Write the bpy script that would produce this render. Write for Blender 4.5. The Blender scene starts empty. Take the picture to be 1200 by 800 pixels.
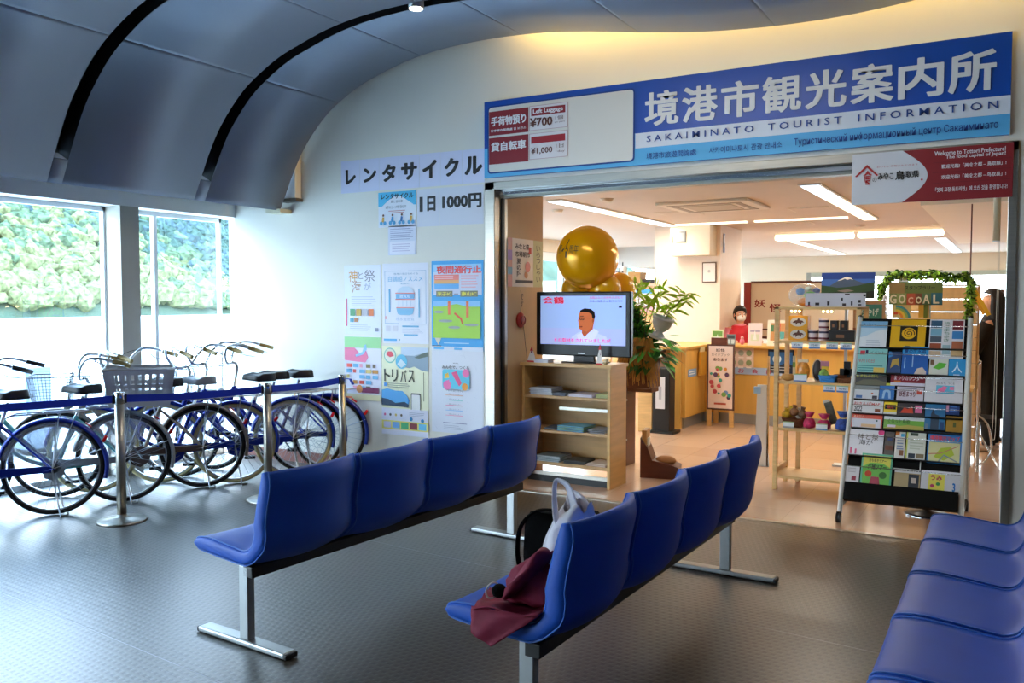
import bpy, bmesh, math, random
from mathutils import Vector, Matrix
random.seed(7)
R = math.radians
scene = bpy.context.scene
col = scene.collection

# ---------------------------------------------------------------- camera
cam = bpy.data.cameras.new('camera'); cam.sensor_width = 36; cam.lens = 30.48
cam.clip_start = .05; cam.clip_end = 600
camo = bpy.data.objects.new('camera', cam); col.objects.link(camo)
camo.location = (0, 0, 1.5); camo.rotation_euler = (R(90 - 2.705), 0, R(30.1))
scene.camera = camo
# ---------------------------------------------------------------- exposure
vs = scene.view_settings
vs.view_transform = 'Standard'; vs.look = 'None'; vs.gamma = 1; vs.use_curve_mapping = False
vs.exposure = 0.0
# ---------------------------------------------------------------- sky
w = bpy.data.worlds.new('sky'); scene.world = w; w.use_nodes = True
nt = w.node_tree; nt.nodes.clear()
out = nt.nodes.new('ShaderNodeOutputWorld'); bg = nt.nodes.new('ShaderNodeBackground')
tc = nt.nodes.new('ShaderNodeTexCoord'); sp = nt.nodes.new('ShaderNodeSeparateXYZ')
cr = nt.nodes.new('ShaderNodeValToRGB')
cr.color_ramp.elements[0].position = .0; cr.color_ramp.elements[0].color = (.86, .93, 1, 1)
cr.color_ramp.elements[1].position = .6; cr.color_ramp.elements[1].color = (.42, .66, 1, 1)
nt.links.new(tc.outputs['Generated'], sp.inputs[0]); nt.links.new(sp.outputs['Z'], cr.inputs[0])
nt.links.new(cr.outputs[0], bg.inputs[0]); bg.inputs[1].default_value = 19.0
nt.links.new(bg.outputs[0], out.inputs[0])
# ---------------------------------------------------------------- sun (high behind the building, lights the hill)
sun = bpy.data.lights.new('sun', 'SUN'); sun.energy = 4; sun.angle = R(.6); sun.color = (1, .96, .88)
suno = bpy.data.objects.new('sun', sun); col.objects.link(suno)
suno.rotation_euler = (R(8), R(42), 0); suno.location = (20, 0, 30)

def area(name, loc, rot, sx, sy, energy, color, spread=180):
    l = bpy.data.lights.new(name, 'AREA'); l.shape = 'RECTANGLE'; l.size = sx; l.size_y = sy
    l.energy = energy; l.color = color; l.spread = R(spread)
    o = bpy.data.objects.new(name, l); col.objects.link(o); o.location = loc; o.rotation_euler = rot
    return o
# office ceiling lamps (the strips themselves are built further down)
area('office_lamp_light', (-4.0, 9.4, 2.45), (0, 0, 0), .2, 3.3, 63, (1, .91, .77))
area('office_lamp_light', (-1.5, 9.5, 2.45), (0, 0, 0), .2, 3.6, 63, (1, .91, .77))
area('office_lamp_light', (-2.6, 13.2, 2.40), (0, 0, 0), 1.1, .2, 57, (1, .89, .72))
area('office_lamp_light', (-1.4, 13.4, 2.40), (0, 0, 0), 1.1, .2, 57, (1, .89, .72))
area('office_lamp_light', (-3.2, 17, 2.45), (0, 0, 0), .2, 4.5, 63, (1, .93, .80))
area('office_lamp_light', (-5.6, 12, 2.45), (0, 0, 0), .3, 5, 73, (1, .93, .82))
area('office_lamp_light', (-.7, 17, 2.45), (0, 0, 0), .2, 4.5, 52, (1, .93, .80))
# warm tubes hidden in the slot between the metal ceiling and the information wall
area('cove_light', (-1.35, 5.9, 3.84), (0, 0, 0), 3.9, .05, 150, (1, .64, .16))
# added fill lights under the hall ceiling, no fixtures belong to them
area('hall_fill_light', (-1.2, .2, 3.2), (0, 0, 0), 2.5, 2.5, 6, (1, .93, .82))
area('hall_fill_light', (-2.0, 4.2, 3.25), (0, 0, 0), 1.6, .3, 34, (1, .93, .82))

# ---------------------------------------------------------------- materials
def lin(c):
    return c / 12.92 if c <= .04045 else ((c + .055) / 1.055) ** 2.4
def hexc(h):
    h = h.lstrip('#')
    return tuple(lin(int(h[i:i + 2], 16) / 255) for i in (0, 2, 4)) + (1,)
MATS = {}
def M(name, hx, rough=.5, metal=0, var=0, scale=12, bump=0, bscale=60, emit=0, trans=0, alpha=1, coat=0, stretch=None, spec=None):
    if name in MATS: return MATS[name]
    m = bpy.data.materials.new(name); m.use_nodes = True; t = m.node_tree
    b = t.nodes['Principled BSDF']; c = hexc(hx)
    b.inputs['Base Color'].default_value = c
    b.inputs['Roughness'].default_value = rough; b.inputs['Metallic'].default_value = metal
    b.inputs['Coat Weight'].default_value = coat
    if spec is not None: b.inputs['Specular IOR Level'].default_value = spec
    if trans: b.inputs['Transmission Weight'].default_value = trans
    if alpha < 1: b.inputs['Alpha'].default_value = alpha
    if emit:
        b.inputs['Emission Color'].default_value = c; b.inputs['Emission Strength'].default_value = emit
    if var or bump:
        tc = t.nodes.new('ShaderNodeTexCoord'); mp = t.nodes.new('ShaderNodeMapping')
        if stretch: mp.inputs['Scale'].default_value = stretch
        t.links.new(tc.outputs['Object'], mp.inputs[0])
    if var:
        n = t.nodes.new('ShaderNodeTexNoise'); n.inputs['Scale'].default_value = scale; n.inputs['Detail'].default_value = 4
        r = t.nodes.new('ShaderNodeValToRGB')
        r.color_ramp.elements[0].position = .3; r.color_ramp.elements[1].position = .7
        r.color_ramp.elements[0].color = tuple(max(0, v * (1 - var)) for v in c[:3]) + (1,)
        r.color_ramp.elements[1].color = tuple(min(1, v * (1 + var)) for v in c[:3]) + (1,)
        t.links.new(mp.outputs[0], n.inputs['Vector']); t.links.new(n.outputs[0], r.inputs[0])
        t.links.new(r.outputs[0], b.inputs['Base Color'])
        if emit: t.links.new(r.outputs[0], b.inputs['Emission Color'])
    if bump:
        n = t.nodes.new('ShaderNodeTexNoise'); n.inputs['Scale'].default_value = bscale; n.inputs['Detail'].default_value = 3
        bp = t.nodes.new('ShaderNodeBump'); bp.inputs['Strength'].default_value = bump; bp.inputs['Distance'].default_value = .01
        t.links.new(mp.outputs[0], n.inputs['Vector']); t.links.new(n.outputs[0], bp.inputs['Height']); t.links.new(bp.outputs[0], b.inputs['Normal'])
    MATS[name] = m
    return m
def P(hx, rough=.55):
    return M('print_' + hx.lstrip('#').lower(), hx, rough)

# ---------------------------------------------------------------- mesh builder
class MB:
    def __init__(s): s.v = []; s.f = []; s.m = []; s.sm = []; s.mats = []
    def mi(s, mat):
        if mat not in s.mats: s.mats.append(mat)
        return s.mats.index(mat)
    def add(s, vs, fs, mat, smooth=False, mx=None):
        o = len(s.v); i = s.mi(mat)
        for p in vs:
            p = Vector(p)
            s.v.append(tuple(mx @ p) if mx is not None else tuple(p))
        for f in fs: s.f.append([a + o for a in f]); s.m.append(i); s.sm.append(smooth)
        return s
    def box(s, c, d, mat, rot=(0, 0, 0), bev=0):
        if bev:
            bm = bmesh.new(); bmesh.ops.create_cube(bm, size=1)
            for v in bm.verts: v.co = Vector((v.co.x * d[0], v.co.y * d[1], v.co.z * d[2]))
            bmesh.ops.bevel(bm, geom=bm.edges[:], offset=bev, segments=2, affect='EDGES', profile=.5)
            vs = [v.co.copy() for v in bm.verts]; bm.verts.index_update()
            fs = [[v.index for v in f.verts] for f in bm.faces]; bm.free()
        else:
            x, y, z = [q / 2 for q in d]
            vs = [(-x, -y, -z), (x, -y, -z), (x, y, -z), (-x, y, -z), (-x, -y, z), (x, -y, z), (x, y, z), (-x, y, z)]
            fs = [(0, 3, 2, 1), (4, 5, 6, 7), (0, 1, 5, 4), (1, 2, 6, 5), (2, 3, 7, 6), (3, 0, 4, 7)]
        from mathutils import Euler
        mx = Matrix.Translation(c) @ Euler(rot).to_matrix().to_4x4()
        return s.add(vs, fs, mat, False, mx)
    def b2(s, x0, x1, y0, y1, z0, z1, mat, bev=0):
        return s.box(((x0 + x1) / 2, (y0 + y1) / 2, (z0 + z1) / 2), (abs(x1 - x0), abs(y1 - y0), abs(z1 - z0)), mat, bev=bev)
    def tube(s, pts, r, mat, seg=8, closed=False, cap=True, smooth=True, flat=None):
        pts = [Vector(p) for p in pts]; n = len(pts)
        if n < 2: return s
        vs = []; fs = []; up = None
        for i, p in enumerate(pts):
            if closed: t = (pts[(i + 1) % n] - pts[i - 1])
            else: t = pts[min(i + 1, n - 1)] - pts[max(i - 1, 0)]
            t.normalize()
            if up is None:
                up = Vector((0, 0, 1)) if abs(t.z) < .9 else Vector((1, 0, 0))
            a = t.cross(up)
            if a.length < 1e-5: a = t.cross(Vector((1, .3, .2)))
            a.normalize(); b = a.cross(t); b.normalize(); up = b
            ri = r[i] if isinstance(r, (list, tuple)) else r
            k2 = flat if flat else 1
            for k in range(seg):
                an = 2 * math.pi * k / seg
                vs.append(p + a * (ri * math.cos(an)) + b * (ri * k2 * math.sin(an)))
        m = n if closed else n - 1
        for i in range(m):
            j = (i + 1) % n
            for k in range(seg):
                k2_ = (k + 1) % seg
                fs.append((i * seg + k, i * seg + k2_, j * seg + k2_, j * seg + k))
        if cap and not closed:
            fs.append(tuple(range(seg))); fs.append(tuple((n - 1) * seg + k for k in range(seg))[::-1])
        return s.add(vs, fs, mat, smooth)
    def cyl(s, a, b, r, mat, seg=16, smooth=True): return s.tube([a, b], r, mat, seg, smooth=smooth)
    def lathe(s, prof, mat, seg=24, c=(0, 0, 0), mx=None, smooth=True, cap=True):
        vs = []; fs = []; n = len(prof)
        for r, z in prof:
            for k in range(seg):
                a = 2 * math.pi * k / seg; vs.append((c[0] + r * math.cos(a), c[1] + r * math.sin(a), c[2] + z))
        for i in range(n - 1):
            for k in range(seg):
                k2 = (k + 1) % seg; fs.append((i * seg + k, i * seg + k2, (i + 1) * seg + k2, (i + 1) * seg + k))
        if cap: fs.append(tuple(range(seg))[::-1]); fs.append(tuple((n - 1) * seg + k for k in range(seg)))
        return s.add(vs, fs, mat, smooth, mx)
    def ball(s, c, r, mat, seg=12, rings=8, mx=None):
        rr = r if isinstance(r, (tuple, list)) else (r, r, r)
        vs = []; fs = []
        for i in range(rings + 1):
            t = math.pi * i / rings
            for k in range(seg):
                a = 2 * math.pi * k / seg
                vs.append((c[0] + rr[0] * math.sin(t) * math.cos(a), c[1] + rr[1] * math.sin(t) * math.sin(a), c[2] + rr[2] * math.cos(t)))
        for i in range(rings):
            for k in range(seg):
                k2 = (k + 1) % seg; fs.append((i * seg + k, (i + 1) * seg + k, (i + 1) * seg + k2, i * seg + k2))
        return s.add(vs, fs, mat, True, mx)
    def prism(s, poly, z0, z1, mat, mx=None, smooth=False):
        n = len(poly); vs = [(x, y, z0) for x, y in poly] + [(x, y, z1) for x, y in poly]
        fs = [tuple(range(n))[::-1], tuple(range(n, 2 * n))] + [(i, (i + 1) % n, n + (i + 1) % n, n + i) for i in range(n)]
        return s.add(vs, fs, mat, smooth, mx)
    def build(s, name, parent=None):
        me = bpy.data.meshes.new(name); me.from_pydata(s.v, [], s.f)
        for m in s.mats: me.materials.append(m)
        me.polygons.foreach_set('material_index', s.m); me.polygons.foreach_set('use_smooth', s.sm)
        me.update(); me.validate(clean_customdata=False)
        bm = bmesh.new(); bm.from_mesh(me); bmesh.ops.remove_doubles(bm, verts=bm.verts, dist=1e-6) if len(s.v) < 60000 else None
        bm.to_mesh(me); bm.free()
        o = bpy.data.objects.new(name, me); col.objects.link(o)
        if parent is not None: o.parent = parent
        return o

def tag(o, label=None, cat=None, group=None, kind=None):
    if label: o['label'] = label
    if cat: o['category'] = cat
    if group: o['group'] = group
    if kind: o['kind'] = kind
    return o
def thing(name, label, cat, loc=(0, 0, 0), rz=0, group=None, rx=0):
    o = bpy.data.objects.new(name, None); col.objects.link(o); o.empty_display_size = .1
    o.location = loc; o.rotation_euler = (rx, 0, rz)
    return tag(o, label, cat, group)
def struct(name, mb):
    return tag(mb.build(name), kind='structure')

# ---------------------------------------------------------------- lettering
_tc = {}
GN = {}
def glyphs(s, bold=0.0, res=2):
    k = (s, bold, res)
    if k in _tc: return _tc[k]
    c = bpy.data.curves.new('txt', 'FONT'); c.body = s; c.resolution_u = res; c.fill_mode = 'FRONT'
    if bold: c.offset = min(bold, .008)
    o = bpy.data.objects.new('txt', c); me = o.to_mesh()
    v0 = [(v.co.x, v.co.y) for v in me.vertices]; f0 = [tuple(p.vertices) for p in me.polygons]
    o.to_mesh_clear(); bpy.data.objects.remove(o); bpy.data.curves.remove(c)
    vs, fs = list(v0), list(f0)
    if bold > .008:          # heavier strokes: shifted copies of the same outline
        e = bold
        for dx, dy in ((e, 0), (-e, 0), (0, e * .6), (0, -e * .6), (e * .7, e * .5), (-e * .7, -e * .5), (e * .7, -e * .5), (-e * .7, e * .5)):
            n = len(vs); vs += [(x + dx, y + dy) for x, y in v0]; fs += [tuple(i + n for i in f) for f in f0]
    x0 = min(v[0] for v in vs); x1 = max(v[0] for v in vs); y0 = min(v[1] for v in vs); y1 = max(v[1] for v in vs)
    _tc[k] = (vs, fs, (x0, x1, y0, y1)); GN[id(vs)] = len(v0); return _tc[k]

class Sheet:
    """flat printed sheet; local x right, z up, printed side faces -y, lower left corner at the origin"""
    def __init__(s, W, H, paper='#ffffff', t=.0015, rough=.5, pm=None):
        s.W = W; s.H = H; s.t = t; s.mb = MB(); s.l = 0
        s.mb.b2(0, W, -t, 0, 0, H, pm or P(paper, rough))
    def y(s): s.l += 1; return -s.t - .0004 - .00040 * s.l if s.l < 12 else -s.t - .0052 - .00012 * (s.l - 12)
    def poly(s, pts, c):
        y = s.y(); s.mb.add([(a, y, b) for a, b in pts], [tuple(range(len(pts)))], P(c)); return s
    def rect(s, x0, z0, x1, z1, c):       # fractions of the sheet
        W, H = s.W, s.H
        return s.poly([(x0 * W, z0 * H), (x1 * W, z0 * H), (x1 * W, z1 * H), (x0 * W, z1 * H)], c)
    def disc(s, cx, cz, r, c, rz=None, n=24):
        rz = rz or r
        return s.poly([(cx * s.W + r * math.cos(2 * math.pi * k / n), cz * s.H + rz * math.sin(2 * math.pi * k / n)) for k in range(n)], c)
    def fpoly(s, pts, c): return s.poly([(a * s.W, b * s.H) for a, b in pts], c)
    def text(s, t, x0, z0, x1, z1, c, bold=0.0, res=2, vert=False):
        W, H = s.W, s.H
        if vert:
            n = len(t); h = (z1 - z0) / n
            for i, ch in enumerate(t):
                if ch != ' ': s.text(ch, x0, z1 - (i + 1) * h + h * .08, x1, z1 - i * h - h * .08, c, bold, res)
            return s
        vs, fs, (a0, a1, b0, b1) = glyphs(t, bold, res); y = s.y()
        sx = (x1 - x0) * W / (a1 - a0); sz = (z1 - z0) * H / (b1 - b0)
        s.mb.add([(x0 * W + (a - a0) * sx, y - 4e-5 * (i // GN[id(vs)]), z0 * H + (b - b0) * sz) for i, (a, b) in enumerate(vs)], fs, P(c)); return s
    def lines(s, x0, z0, x1, z1, n, c, fill=.45, jit=.25):
        h = (z1 - z0) / n
        for i in range(n):
            xe = x1 - (x1 - x0) * random.random() * jit
            s.rect(x0, z0 + i * h + h * (1 - fill) / 2, xe, z0 + i * h + h * (1 + fill) / 2, c)
        return s
    def place(s, name, label, cat, loc, rz=0, rx=0, group=None, parent=None):
        o = s.mb.build(name, parent); o.location = loc; o.rotation_euler = (rx, 0, rz)
        if parent is None: tag(o, label, cat, group)
        elif label: o['label'] = label
        return o

metal = M('brushed_steel', '#b8b3a8', .36, 1, var=.06, scale=8, stretch=(1, 1, 14))
chrome = M('chrome', '#d5d8dc', .15, 1)
alu = M('painted_aluminium', '#a9adad', .38, .75)
black = M('black_plastic', '#0b0c0e', .45)
white = M('white_paint', '#e9e8e4', .6, var=.02, scale=3)
darkgrey = M('dark_grey_steel', '#2b2d2f', .45, .4)
# ================================================================ THE HALL
# rubber floor laid in wide sheets, turned about five degrees to the wall
def rubber_material():
    m = bpy.data.materials.new('studded_rubber'); m.use_nodes = True; t = m.node_tree; b = t.nodes['Principled BSDF']
    N = t.nodes.new; L = t.links.new
    tc = N('ShaderNodeTexCoord'); sp = N('ShaderNodeSeparateXYZ'); L(tc.outputs['Object'], sp.inputs[0])
    def math_(op, a, bv=None, c=None):
        n = N('ShaderNodeMath'); n.operation = op
        for i, q in enumerate((a, bv, c)):
            if q is None: continue
            if isinstance(q, (int, float)): n.inputs[i].default_value = q
            else: L(q, n.inputs[i])
        return n.outputs[0]
    def tri(v):
        return math_('ABSOLUTE', math_('SUBTRACT', math_('FRACT', math_('MULTIPLY', v, 1 / .036)), .5))
    row = math_('FLOOR', math_('MULTIPLY', sp.outputs['Y'], 1 / .036))
    xs = math_('ADD', sp.outputs['X'], math_('MULTIPLY', row, .018))
    d = math_('MAXIMUM', tri(xs), tri(sp.outputs['Y']))
    mr = N('ShaderNodeMapRange'); mr.inputs['From Min'].default_value = .20; mr.inputs['From Max'].default_value = .32
    mr.inputs['To Min'].default_value = 1; mr.inputs['To Max'].default_value = 0; L(d, mr.inputs[0])
    mix = N('ShaderNodeMix'); mix.data_type = 'RGBA'
    mix.inputs['A'].default_value = hexc('#3e3930'); mix.inputs['B'].default_value = hexc('#1f1c18')
    L(mr.outputs[0], mix.inputs['Factor'])
    ns = N('ShaderNodeTexNoise'); ns.inputs['Scale'].default_value = 1.3; ns.inputs['Detail'].default_value = 5
    L(tc.outputs['Object'], ns.inputs['Vector'])
    mul = N('ShaderNodeMix'); mul.data_type = 'RGBA'; mul.blend_type = 'MULTIPLY'; mul.inputs['Factor'].default_value = .35
    L(mix.outputs['Result'], mul.inputs['A']); L(ns.outputs[0], mul.inputs['B']); L(mul.outputs['Result'], b.inputs['Base Color'])
    bp = N('ShaderNodeBump'); bp.inputs['Strength'].default_value = .5; bp.inputs['Distance'].default_value = .003; bp.invert = True
    L(mr.outputs[0], bp.inputs['Height']); L(bp.outputs[0], b.inputs['Normal'])
    rr = N('ShaderNodeMapRange'); rr.inputs['To Min'].default_value = .36; rr.inputs['To Max'].default_value = .48; L(ns.outputs[0], rr.inputs[0]); L(rr.outputs[0], b.inputs['Roughness'])
    b.inputs['Coat Weight'].default_value = .65; b.inputs['Coat Roughness'].default_value = .34
    return m
rubber = rubber_material()
seam = M('seam_weld', '#8b8e92', .5)
fl = MB(); fl.b2(-6.9, 5.2, -7.2, 5.92, -.12, -.02, M('screed', '#3a3a3a', .9))
floor = struct('floor', fl)
A5 = R(-5.3)
def clip_poly(poly, axis, val, keep_less):
    out_ = []
    for i, p in enumerate(poly):
        q = poly[(i + 1) % len(poly)]
        ip = (p[axis] <= val) == keep_less; iq = (q[axis] <= val) == keep_less
        if ip: out_.append(p)
        if ip != iq:
            t = (val - p[axis]) / (q[axis] - p[axis]); out_.append(tuple(p[k] + t * (q[k] - p[k]) for k in (0, 1)))
    return out_
def w2l(p): c, s = math.cos(-A5), math.sin(-A5); return (p[0] * c - p[1] * s, p[0] * s + p[1] * c)
room = [(-6.9, -7.2), (5.2, -7.2), (5.2, 5.92), (-6.9, 5.92)]
rl = [w2l(p) for p in room]
y0s = 2.06 - 1.8 * 6
for i in range(10):
    a, b_ = y0s + 1.8 * i, y0s + 1.8 * (i + 1)
    pl = clip_poly(clip_poly(rl, 1, a + .0015, False), 1, b_ - .0015, True)
    if len(pl) < 3: continue
    mb = MB(); mb.prism(pl, -.02, 0, rubber)
    o = mb.build('rubber_sheet', floor); o.rotation_euler[2] = A5
    sl = clip_poly(clip_poly(rl, 1, b_ - .0015, False), 1, b_ + .0015, True)
    if len(sl) >= 3:
        mb = MB(); mb.prism(sl, -.02, .0004, seam); o = mb.build('weld_seam', floor); o.rotation_euler[2] = A5
# threshold strip
mb = MB(); mb.b2(-3.6, -.05, 5.90, 5.945, -.02, .004, metal)
struct('trim_1', mb)

# information wall: left of the opening, right of it, above it
wallm = M('cream_wall_paint', '#e0ddd2', .55, var=.015, scale=2, bump=.02, bscale=300)
ow = M('office_cream', '#e0d3bb', .7, var=.015, scale=2)
mb = MB(); mb.b2(-6.56, -3.69, 5.95, 6.10, 0, 4.1, wallm); mb.b2(-3.69, 0.0, 5.95, 6.10, 2.44, 4.1, wallm); mb.b2(0.0, 5.2, 5.95, 6.10, 0, 4.1, wallm)
struct('wall_back', mb)
mb = MB(); mb.b2(-6.54, -3.70, 5.925, 5.95, 0, .10, M('red_brown_skirting', '#7c4a40', .5)); mb.b2(.01, 5.2, 5.925, 5.95, 0, .10, M('red_brown_skirting', '#7c4a40', .5))
struct('baseboard_back', mb)

# window wall on the left
frame_w = M('white_window_frame', '#dfe3e6', .4)
mb = MB(); mb.b2(-6.80, -6.54, -7.2, 6.1, 2.30, 4.1, white)
struct('wall_left', mb)
for i, yc in enumerate([4.79, 2.72, .65, -1.42, -3.49, -5.56]):
    mb = MB(); mb.b2(-6.75, -6.54, yc - .09, yc + .09, 0, 2.30, M('mullion_paint', '#b9b3a6', .6, var=.02)); o = struct('trim_%d' % (i + 2), mb)
glassm = bpy.data.materials.new('window_glass'); glassm.use_nodes = True
t = glassm.node_tree; t.nodes.clear(); o_ = t.nodes.new('ShaderNodeOutputMaterial'); mx = t.nodes.new('ShaderNodeMixShader')
tr = t.nodes.new('ShaderNodeBsdfTransparent'); tr.inputs[0].default_value = (.93, .96, .96, 1); gl = t.nodes.new('ShaderNodeBsdfGlossy'); gl.inputs['Roughness'].default_value = .02
lw = t.nodes.new('ShaderNodeFresnel'); lw.inputs['IOR'].default_value = 1.45
mx.inputs[0].default_value = .06; t.links.new(tr.outputs[0], mx.inputs[1]); t.links.new(gl.outputs[0], mx.inputs[2]); t.links.new(mx.outputs[0], o_.inputs[0])
edges = [5.95, 4.88, 4.70, 2.81, 2.63, .74, .56, -1.33, -1.51, -3.40, -3.58, -5.47, -5.65, -7.2]
for i in range(0, len(edges) - 1, 2):
    b_, a = edges[i], edges[i + 1]
    wn = MB(); x0, x1 = -6.79, -6.74
    wn.b2(x0, x1, a, a + .022, .0, 2.3, frame_w); wn.b2(x0, x1, b_ - .022, b_, 0, 2.3, frame_w)
    wn.b2(x0, x1, a, b_, 2.26, 2.3, frame_w); wn.b2(x0, x1, a, b_, 0, .05, frame_w)
    if i == 0: wn.b2(x0, x1, 5.18, 5.215, 0.05, 2.26, frame_w)
    f = struct('window_%d' % (i // 2 + 1), wn)
    g = MB(); g.b2(-6.768, -6.762, a + .022, b_ - .022, .05, 2.26, glassm); g.build('pane', f)
# right and rear walls of the hall (out of the picture)
mb = MB(); mb.b2(5.2, 5.35, -7.2, 6.1, 0, 4.1, M('brown_grey_wall', '#77706a', .7)); struct('wall_right', mb)
mb = MB(); mb.b2(-6.8, 5.35, -7.35, -7.2, 0, 4.1, M('brown_grey_wall', '#77706a', .7)); struct('wall_front', mb)
mb = MB(); mb.b2(-6.9, 5.4, -7.4, 6.1, 4.1, 4.3, M('roof_slab', '#55585c', .9)); struct('ceiling_2', mb)

# curved metal ceiling: wave profile (x, z), pieces along it
ceilm = M('satin_metal_ceiling', '#959dab', .55, .55, var=.05, scale=1.2)
prof = [(-5.85, 2.32), (-5.755, 2.50), (-5.665, 2.671), (-5.55, 2.85), (-5.424, 2.992), (-5.27, 3.13), (-5.105, 3.233), (-4.88, 3.34), (-4.635, 3.415), (-4.4, 3.474), (-4.15, 3.512), (-3.9, 3.530), (-3.622, 3.535),
        (-3.32, 3.525), (-3.023, 3.500), (-2.674, 3.450), (-2.279, 3.385), (-1.849, 3.326), (-1.403, 3.293), (-.95, 3.290), (-.5, 3.325), (0, 3.40), (.6, 3.49), (1.2, 3.55), (1.9, 3.56), (2.6, 3.50), (3.2, 3.40), (3.8, 3.25), (4.3, 3.05), (4.7, 2.75), (4.95, 2.35)]
def pz(x):
    for (a, za), (b, zb) in zip(prof, prof[1:]):
        if a <= x <= b: return za + (zb - za) * (x - a) / (b - a)
    return prof[-1][1]
def pnorm(x):
    e = .012; a_, b_ = max(x - e, -5.85), min(x + e, 4.95); d = Vector((b_ - a_, 0, smooth_prof(b_) - smooth_prof(a_))).normalized(); return Vector((-d.z, 0, d.x))
def smooth_prof(x):
    # Catmull-Rom through the profile
    n = len(prof)
    for i in range(n - 1):
        if prof[i][0] <= x <= prof[i + 1][0]:
            p0 = prof[max(i - 1, 0)]; p1 = prof[i]; p2 = prof[i + 1]; p3 = prof[min(i + 2, n - 1)]
            t = (x - p1[0]) / (p2[0] - p1[0]); dx = p2[0] - p1[0]
            m1 = (p2[1] - p0[1]) / (p2[0] - p0[0]) * dx; m2 = (p3[1] - p1[1]) / (p3[0] - p1[0]) * dx
            return (2 * t**3 - 3 * t**2 + 1) * p1[1] + (t**3 - 2 * t**2 + t) * m1 + (-2 * t**3 + 3 * t**2) * p2[1] + (t**3 - t**2) * m2
    return prof[-1][1]
def strip(mb, xa, xb, ya, yb, off, th, mat, n=None):
    """curved plate following the ceiling wave, its lower face raised by off"""
    n = n or max(3, int((xb - xa) / .022)); vs = []; fs = []
    for i in range(n + 1):
        x = xa + (xb - xa) * i / n; z = smooth_prof(x); N = pnorm(x)
        for o in (off, off + th):
            for y in (ya, yb): vs.append((x + N.x * o, y, z + N.z * o))
    main = []; side = []
    for i in range(n):
        a = 4 * i; b = a + 4
        main += [(a, a + 1, b + 1, b), (a + 2, b + 2, b + 3, a + 3)]; side += [(a, b, b + 2, a + 2), (a + 1, a + 3, b + 3, b + 1)]
    side += [(0, 2, 3, 1), (4 * n, 4 * n + 1, 4 * n + 3, 4 * n + 2)]
    o = len(mb.v); mb.add(vs, main, mat, True); k = mb.mi(mat)
    for f in side: mb.f.append([q + o for q in f]); mb.m.append(k); mb.sm.append(False)
mb = MB(); mb.b2(-5.9, 5.0, -7.0, 5.85, 3.95, 4.0, M('plenum_black', '#101214', .9))
ceiling = struct('ceiling', mb)
slots = [4.94 - 1.25 * k for k in range(9)]
ybounds = [5.85] + slots + [-7.1]
xj = [-5.85, -5.13, -4.25, -3.3, -2.35, -1.40, -.45, .5, 1.45, 2.4, 3.35, 4.2, 4.95]
SX0, SX1, SW = -5.765, -2.2, .055
g = .0012
for r_ in range(len(ybounds) - 1):
    yb, ya = ybounds[r_], ybounds[r_ + 1]
    for k in range(len(xj) - 1):
        xa, xb = xj[k] + g, xj[k + 1] - g
        ta = SW if ya in slots else g; tb = SW if yb in slots else g
        q = MB(); strip(q, xa, xb, ya + ta, yb - tb, 0, .018, ceilm)
        q.build('ceiling_panel', ceiling)
for y in slots:       # beyond the slot ends a narrow filler closes the joint
    for k in range(len(xj) - 1):
        xa, xb = xj[k] + g, xj[k + 1] - g
        for lo, hi in ((xa, min(xb, SX0)), (max(xa, SX1), xb)):
            if hi > lo: q = MB(); strip(q, lo, hi, y - SW + .0006, y + SW - .0006, 0, .018, ceilm); q.build('joint_filler', ceiling)
slotm = M('slot_black', '#0c0f14', .5)
for y in slots:
    q = MB(); strip(q, SX0, SX1, y - SW, y + SW, .13, .01, slotm); strip(q, SX0, SX1, y - SW - .008, y - SW + .0005, .004, .136, slotm); strip(q, SX0, SX1, y + SW - .0005, y + SW + .008, .004, .136, slotm)
    q.build('light_slot', ceiling)
# closing piece of the ceiling edge at the wall
mb = MB(); mb.b2(-5.86, -5.66, 5.86, 5.948, 2.40, 2.43, M('slot_edge', '#5b564b', .6)); mb.b2(-5.85, -5.68, 5.87, 5.948, 2.43, 3.2, white)
mb.b2(-5.98, -5.80, 5.80, 5.948, 2.30, 2.335, M('ledge', '#c9c3a8', .6))
struct('trim_8', mb)
lamp_on = M('lamp_white', '#fff6e6', .5, emit=14)
for (x, y) in ((-3.63, 4.94), (-3.6, 2.44)):
    z = smooth_prof(x)
    dl = thing('downlight', 'round bright downlight set in the black ceiling slot at the top edge of the picture' if y > 4 else 'round downlight in a ceiling slot above the near bench', 'ceiling light', (x, y, z - .02))
    q = MB(); q.lathe([(.055, .0), (.055, .09), (.03, .12)], alu, 20); q.build('housing', dl)
    q = MB(); q.lathe([(.0001, -.004), (.046, -.004), (.046, .0)], lamp_on, 20); q.build('lamp', dl)

# stainless frame round the opening
mb = MB()
mb.b2(-3.69, -3.60, 5.93, 6.14, 0, 2.44, metal, .004)
mb.b2(-.05, 0.0, 5.93, 6.14, 0, 2.44, metal, .004)
mb.b2(-3.69, 0, 5.93, 6.14, 2.38, 2.44, metal, .004)
struct('door_1', mb)
mb = MB(); mb.b2(-3.60, -.05, 6.02, 6.10, 2.32, 2.38, M('shutter_box', '#8f9088', .35, .6)); mb.b2(-3.60, -.05, 6.00, 6.02, 2.345, 2.375, chrome)
mb.b2(-3.6, -3.585, 6.03, 6.07, 0, 2.32, darkgrey)
struct('trim_9', mb)
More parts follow.
